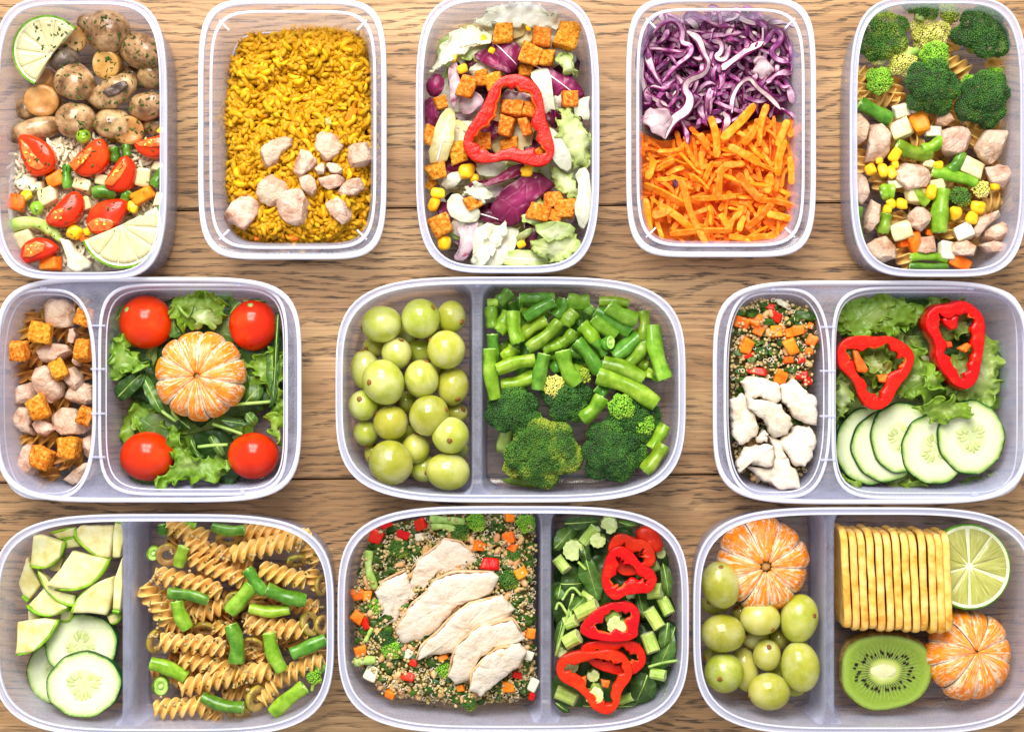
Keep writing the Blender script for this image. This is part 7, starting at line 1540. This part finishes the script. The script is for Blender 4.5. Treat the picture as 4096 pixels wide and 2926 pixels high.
for k, pp_ in enumerate([[(1400, 990), (1440, 850), (1480, 720), (1500, 640)], [(1400, 700), (1420, 640), (1480, 740)], [(1440, 640), (1500, 545), (1560, 610)], [(1500, 780), (1490, 680), (1510, 600)], [(1980, 1060), (2080, 1030), (2165, 1020)], [(1540, 400), (1590, 450)]]):
    V, F = sweep(bezier([z10.p(x, y, .037) for x, y in pp_], 14), circ(7, z10.l(9))); reg(link('arugula_stalk', mk('arugula_stalk', V, F, M['leaf_stem'])), 'thin arugula stalk', 'arugula', B10b, z10.p(*pp_[1])[:2])
def celery(zm, a, b, w, z, place, up=False):
    k = 40; an = np.linspace(0, 2 * np.pi, k, endpoint=False); r = zm.l(w, z) / 2 * .88
    rr = r * (1 + .05 * np.cos(an * 11) - .42 * np.exp(-((an - 1.57) / .40) ** 2)); sec = np.stack([rr * np.cos(an), rr * np.sin(an)], 1)
    if up: A = zm.p(*a, z); path = np.array([A + np.array([.0006, .0005, -.012]), A + np.array([.0003, .0002, -.006]), A])
    else: path = np.array([zm.p(*a, z), (zm.p(*a, z) + zm.p(*b, z)) / 2, zm.p(*b, z) + np.array([0, 0, .002])])
    path = bezier(path, 6); c = path.mean(0); V, F = sweep(path - c, sec, None, np.full(6, random.uniform(0, 6.28)), cap=False)
    o = link('celery_piece', mk('celery_piece', V, F, M['celery']), None, c)
    for e, i in ((0, 0), (1, 5)):
        R0 = V[i * k:(i + 1) * k]; cc = R0.mean(0); ax = (path[0] - path[1] if e == 0 else path[-1] - path[-2]); ax = ax / np.linalg.norm(ax)
        VV = np.vstack([R0, cc + (R0 - cc) * .9 + ax * .0003, cc + (R0 - cc) * .5 - ax * .0002, cc[None] - ax * .0005]); FF = grid_faces(3, k) + [(2 * k + j, 2 * k + (j + 1) % k, 3 * k) for j in range(k)]
        link('cut_end', mk('cut_end', VV, FF if e else [tuple(reversed(f)) for f in FF], M['celery_end']), o)
    reg(o, 'cut pale celery piece', 'celery', place)
for a, b, w, z in [((1570, 285), (1650, 180), 88, 35), ((1410, 375), (1470, 450), 88, 35), ((1530, 735), (1660, 672), 110, 36), ((1455, 790), (1530, 760), 92, 34), ((1455, 915), (1545, 862), 106, 36), ((1970, 585), (2065, 575), 112, 36), ((2065, 625), (2112, 725), 84, 34), ((1980, 700), (2050, 812), 96, 37), ((1972, 850), (2012, 962), 100, 36), ((1405, 1215), (1525, 1262), 98, 33), ((1790, 1282), (1880, 1240), 64, 31), ((1990, 1098), (2085, 1112), 80, 34), ((1710, 755), (1800, 715), 72, 37), ((1900, 480), (2040, 420), 70, 28), ((1560, 600), (1630, 640), 60, 30)]: celery(z10, a, b, w, z * MM, B10b)
for x, y, w, z in [(1735, 175, 118, 39), (1665, 265, 112, 39), (1510, 330, 146, 39), (1785, 800, 140, 44), (1500, 1055, 100, 34), (1635, 1115, 90, 37), (1642, 1240, 130, 47), (1440, 970, 80, 33), (2060, 350, 70, 33), (1870, 610, 70, 30)]: celery(z10, (x, y), None, w, z * MM, B10b, True)
reg(chunk('pepper_piece', z10.poly([(1890, 230), (1950, 172), (2030, 200), (2082, 280), (2070, 340), (2020, 352), (1960, 300)], .040), .031, .008, M['pepper_cut'], 3, 44, .0008, 120, .2, smooth=1), 'curled red pepper piece', 'pepper', B10b + ' by the corner')
pepper_ring(z10, [(1720, 300), (1760, 222), (1830, 215), (1890, 250), (1960, 250), (2022, 320), (2020, 400), (1970, 440), (1900, 480), (1800, 480), (1740, 400)], .033, 75, .008, B10b + ' beneath the upper ring', 'partly hidden red pepper ring', 3)
pepper_ring(z10, [(1700, 400), (1740, 310), (1820, 290), (1890, 340), (1930, 410), (2010, 440), (2036, 510), (1990, 590), (1900, 590), (1830, 600), (1770, 642), (1700, 590), (1680, 510)], .040, 70, .008, B10b + ' topmost over another', 'three-lobed red pepper ring', 7, [([(1840, 520), (1880, 510), (1930, 550), (1880, 580), (1830, 560)], 'pepper_rib')])
pepper_ring(z10, [(1545, 800), (1620, 710), (1700, 660), (1800, 632), (1890, 650), (1930, 720), (1910, 800), (1910, 870), (1800, 895), (1650, 880), (1560, 850)], .037, 62, .008, B10b + ' around two celery pieces', 'oval red pepper ring', 11)
pepper_ring(z10, [(1530, 940), (1620, 882), (1760, 872), (1900, 882), (1962, 960), (1960, 1040), (1890, 1100), (1780, 1100), (1640, 1060)], .034, 62, .007, B10b + ' beneath the lowest ring', 'half covered red pepper ring', 13, [([(1880, 940), (1930, 910), (1920, 950)], 'pepper_rib')])
pepper_ring(z10, [(1395, 1050), (1430, 980), (1530, 945), (1640, 955), (1720, 930), (1830, 960), (1882, 1050), (1870, 1130), (1810, 1190), (1790, 1300), (1720, 1352), (1620, 1310), (1580, 1230), (1520, 1180), (1420, 1130)], .039, 60, .0085, B10b + ' lowest by the box wall', 'large lobed red pepper ring', 17, [([(1540, 1130), (1590, 1110), (1590, 1170), (1550, 1170)], 'pepper_rib'), ([(1680, 1130), (1740, 1140), (1730, 1190), (1690, 1180)], 'pepper_rib')])

# ================================================================== mandarins, grapes, crackers, lime and kiwi
mandarin(z11, 545, 435, 312, .030, 'above the grapes beside the divider', 'peeled mandarin', 5, 9, 1.2, hole=.10)
mandarin(z11, 1900, 1030, 292, .028, 'beside the kiwi half', 'peeled mandarin with much white pith', 9, 10, 2.2, tilt=(.25, .12), hole=.03)
B11 = 'below the mandarin'
for x, y, rx, ry, rt, z, sc in [(270, 575, 126, 158, 12, 42, (1.4, .6)), (285, 895, 148, 126, -4, 39, (-.1, .2)), (530, 795, 135, 115, 0, 38, None), (788, 795, 128, 162, -10, 37, None), (575, 1038, 92, 105, 0, 34, (1.5, .9)), (795, 1115, 128, 168, 8, 39, (-1.1, .1)), (292, 1155, 132, 130, 0, 38, (3.6, 1.2)), (590, 1278, 140, 124, -5, 38, (3.5, .1)), (235, 700, 95, 72, 0, 24, (2.6, .9)), (430, 1130, 90, 148, 10, 25, None), (500, 930, 92, 72, 0, 24, None), (650, 930, 70, 72, 0, 22, None), (400, 755, 66, 60, 0, 22, None), (760, 1270, 66, 40, 0, 20, None), (640, 1130, 60, 60, 0, 20, None), (215, 1040, 60, 60, 0, 20, None)]:
    grape(z11, x, y, rx, ry, rt, z * MM, B11, sc)
def cracker_mesh(seed):
    rg = np.random.default_rng(seed); n = 104; L, hh, th = .031, .0245, .0024
    p = sup(L, hh, 7, n); a = np.arange(n)
    p = p * (1 + .006 * np.sin(a * 2 * np.pi / n * 26) + .004 * rg.normal(size=n))[:, None]
    pr = [(.90, -.62), (.96, -.95), (.99, -.7), (1.0, -.2), (1.0, .2), (.99, .7), (.96, .95), (.90, .62)]
    V = np.vstack([np.column_stack([np.full(n, t * th), p[:, 0] * s, p[:, 1] * s]) for s, t in pr]); V[:, 0] += fbm(V, 90, seed, 2) * .0005
    F = [tuple(reversed(f)) for f in grid_faces(len(pr), n)]; F += [tuple(range(n)), tuple(range((len(pr) - 1) * n, len(pr) * n))[::-1]]
    return mk('cracker', V, F, M['cracker'], smooth=True)
CRM = [cracker_mesh(i) for i in range(4)]
XS = [1075, 1130, 1184, 1238, 1294, 1350, 1408, 1466, 1522, 1576, 1630, 1684, 1732]
for i, x in enumerate(XS):
    yc = 515 + (6 if i % 3 else -8) + i * 2.2
    o = link('cracker', CRM[i % 4], None, z11.p(x - 12, yc, .031), (0, math.radians(random.uniform(-.7, .7) - 3), math.radians(2.6 + random.uniform(-.5, .5))))
    # salt grains and bubbles on the rim that faces up
    o['label'] = ('golden cracker standing on edge, ' + ['nearest the divider', 'second from the divider', 'third from the divider', 'fourth from the divider', 'fifth from the divider', 'sixth from the divider', 'seventh in the row of thirteen', 'sixth from the lime', 'fifth from the lime', 'fourth from the lime', 'third from the lime', 'second from the lime', 'touching the lime half'][i])
    o['category'] = 'cracker'; o['group'] = 'crackers standing in a row'
lime_cut(z11, 1912, 455, 282, .040, .02, 'between the crackers and the corner', 'halved lime with its cut face up', rot=.3, pulp='lime', seed=4, dome=.026, tilt=(-.10, .05))
def kiwi():
    zc = .034; pts = [(1075, 1010), (1130, 940), (1260, 897), (1400, 895), (1560, 930), (1650, 1010), (1682, 1100), (1660, 1230), (1600, 1330), (1480, 1392), (1300, 1422), (1200, 1390), (1110, 1310), (1070, 1250), (1060, 1130)]
    p = ccw(resample(z11.poly(pts, zc), 96, True, 2)); c = z11.p(1350, 1145, zc); q = p - c[:2]; n = len(q)
    root = bpy.data.objects.new('kiwi_half', None); COL.objects.link(root); root.location = tuple(c); root.rotation_euler = (.12, 0, 0)
    S = [1.0, .97, .9, .8, .7, .6, .5, .42, .34, .26, .18, .1]; ang = np.arange(n) / n
    V = np.vstack([np.column_stack([q * s * .985, np.full(n, .0004 * math.sin(s * 9))]) for s in S] + [[[0, 0, 0]]]); U = np.vstack([np.column_stack([np.full(n, s), ang]) for s in S] + [[[0, 0]]])
    F = grid_faces(len(S), n) + [((len(S) - 1) * n + j, (len(S) - 1) * n + (j + 1) % n, len(S) * n) for j in range(n)]
    link('flesh', mk('flesh', V, F, M['kiwi'], uv=U), root)
    pr = [(.985, .0), (1.022, -.05), (1.03, -.25), (.98, -.5), (.82, -.75), (.55, -.93), (.2, -1)]
    V = np.vstack([np.column_stack([q * s, np.full(n, h * .025)]) for s, h in pr]); V *= (1 + .01 * vnoise(V, 500, 2))[:, None]
    link('skin', mk('skin', V, [tuple(reversed(f)) for f in grid_faces(len(pr), n)] + [tuple(range((len(pr) - 1) * n, len(pr) * n))], M['kiwi_skin']), root)
    rc = np.array(z11.p(1345, 1142, zc)) - c
    cv_ = ICO3[0] * np.array([z11.l(88), z11.l(50), .0007]); cv_ = cv_ * (1 + .12 * vnoise(ICO3[0], 1.6, 4))[:, None] + rc; link('core', fastmk('core', cv_, ICO3[1], M['kiwi_core']), root)
    rg = np.random.default_rng(6)
    for k in range(46):
        a_ = k / 46 * 2 * math.pi + rg.normal() * .05; r_ = .92 + .34 * rg.random()
        x, y = z11.l(158) * r_ * math.cos(a_), z11.l(108) * r_ * math.sin(a_)
        s = ICO2[0] * np.array([.0012, .0006, .0005]); ca, sa = math.cos(a_), math.sin(a_)
        s = np.column_stack([s[:, 0] * ca - s[:, 1] * sa + x, s[:, 0] * sa + s[:, 1] * ca + y, s[:, 2] + .0003])
        link('seed', fastmk('seed', s, ICO2[1], M['kiwi_seed']), root)
    reg(root, 'halved green kiwi with black seeds', 'kiwi', 'below the crackers', c[:2])
kiwi()
# ------------------------------------------------------------------ herbs fall on whatever lies on top
bpy.context.view_layer.update()
dg = bpy.context.evaluated_depsgraph_get()
def drop(pts, skip=()):
    out = []
    for x, y in pts:
        o_ = Vector((x, y, .075)); 
        for _ in range(4):
            hit, loc, nrm, idx, ob, mtx = scene.ray_cast(dg, o_, Vector((0, 0, -1)))
            if not hit: break
            if ob.name.startswith(('rim', 'bead', 'body', 'well', 'flange', 'outer_wall', 'divider', 'rib')): o_ = loc - Vector((0, 0, .0003)); continue
            if loc.z > .006 and not (skip and ob.name.startswith(skip)): out.append((x, y, loc.z + .0003))
            break
    return np.array(out)
for nm, poly, n, L, lab in HERB_JOBS:
    d = drop(scatter_in(poly, n), ('green_bean', 'seed', 'cut_end') if 'fusilli' in lab else ())
    if len(d): flecks(nm, d, 'herb', L, lab)
for nm, poly, n, lab in (('quinoa_sprinkle', poly10, 200, 'stray quinoa grains lying on the diced vegetables'), ('quinoa_sprinkle', poly8, 80, 'stray quinoa grains on the carrot cubes'), ('quinoa_sprinkle', QP9, 120, 'stray quinoa grains clinging to the fusilli')):
    d = drop(scatter_in(poly, n), ('chicken', 'browned', 'green_bean', 'seed', 'cut_end', 'zucchini', 'cucumber'))
    if len(d):
        d = np.repeat(d, 3, 0) + np.column_stack([rng.normal(size=(len(d) * 3, 2)) * .0016, np.zeros(len(d) * 3)])
        stuff(link(nm, soup(nm, ICO2[0], ICO2[1], d, rotm(len(d), 1), .0007 + .0005 * rng.random(len(d)), M['quinoa'])), lab, 'quinoa')
# condensation on the inside of a few boxes
def water_mat():
    t = NT('water_droplets'); tr = t.n('ShaderNodeBsdfTransparent'); gl = t.n('ShaderNodeBsdfGlossy'); gl.inputs['Roughness'].default_value = .05
    df = t.n('ShaderNodeBsdfDiffuse'); df.inputs[0].default_value = (.8, .82, .9, 1)
    lw = t.n('ShaderNodeLayerWeight'); lw.inputs['Blend'].default_value = .35
    a = t.n('ShaderNodeMixShader'); a.inputs[0].default_value = .16; t.l(tr.outputs[0], a.inputs[1]); t.l(df.outputs[0], a.inputs[2])
    m = t.n('ShaderNodeMixShader'); t.l(lw.outputs['Facing'], m.inputs[0]); t.l(a.outputs[0], m.inputs[1]); t.l(gl.outputs[0], m.inputs[2]); return t.done(m)
WATER = water_mat()
def wet(poly, n, lab, rmax=.0007):
    out = []
    for x, y in scatter_in(poly, n):
        o_ = Vector((x, y, .075))
        for _ in range(3):
            hit, loc, nrm, idx, ob, mtx = scene.ray_cast(dg, o_, Vector((0, 0, -1)))
            if not hit: break
            if ob.name.startswith('body'):
                if nrm.z > .05: out.append(tuple(loc + nrm * .0001))
                break
            if ob.name.startswith(('rim', 'bead', 'divider')): o_ = loc - Vector((0, 0, .0003)); continue
            break
    if out:
        out = np.array(out); r = .00018 + (rmax - .00018) * rng.random(len(out)) ** 3
        stuff(link('water_droplets', soup('water_droplets', ICO2[0] * np.array([1, 1, .7]), ICO2[1], out, rotm(len(out), .3), r, WATER)), lab, 'water')
wet(z10.poly([(150, 1150), (300, 1260), (700, 1330), (1280, 1310), (1280, 1420), (700, 1430), (250, 1340), (120, 1200)], .01), 1500, 'condensation on the box wall below the quinoa')
wet(z11.poly([(1700, 1320), (2000, 1330), (2240, 900), (2250, 500), (2274, 500), (2270, 1200), (2150, 1400), (1700, 1450)], .01), 1500, 'condensation on the box wall beside the pithy mandarin')
wet(z1.poly([(10, 300), (60, 150), (200, 60), (500, 20), (820, 40), (900, 160), (700, 90), (300, 90), (90, 300), (60, 800), (20, 1000)], .03), 1500, 'condensation on the box wall around the lime slice')
wet(z7.poly([(1000, 110), (1500, 70), (1950, 130), (2090, 260), (2110, 600), (2060, 500), (2020, 280), (1800, 170), (1400, 120)], .03), 700, 'condensation on the box wall above the beans', .001)
wet(z9.poly([(900, 1450), (1400, 1500), (1900, 1480), (2150, 1300), (2180, 1350), (1950, 1550), (1000, 1560)], .01), 900, 'condensation on the box wall below the fusilli')
write_labels()
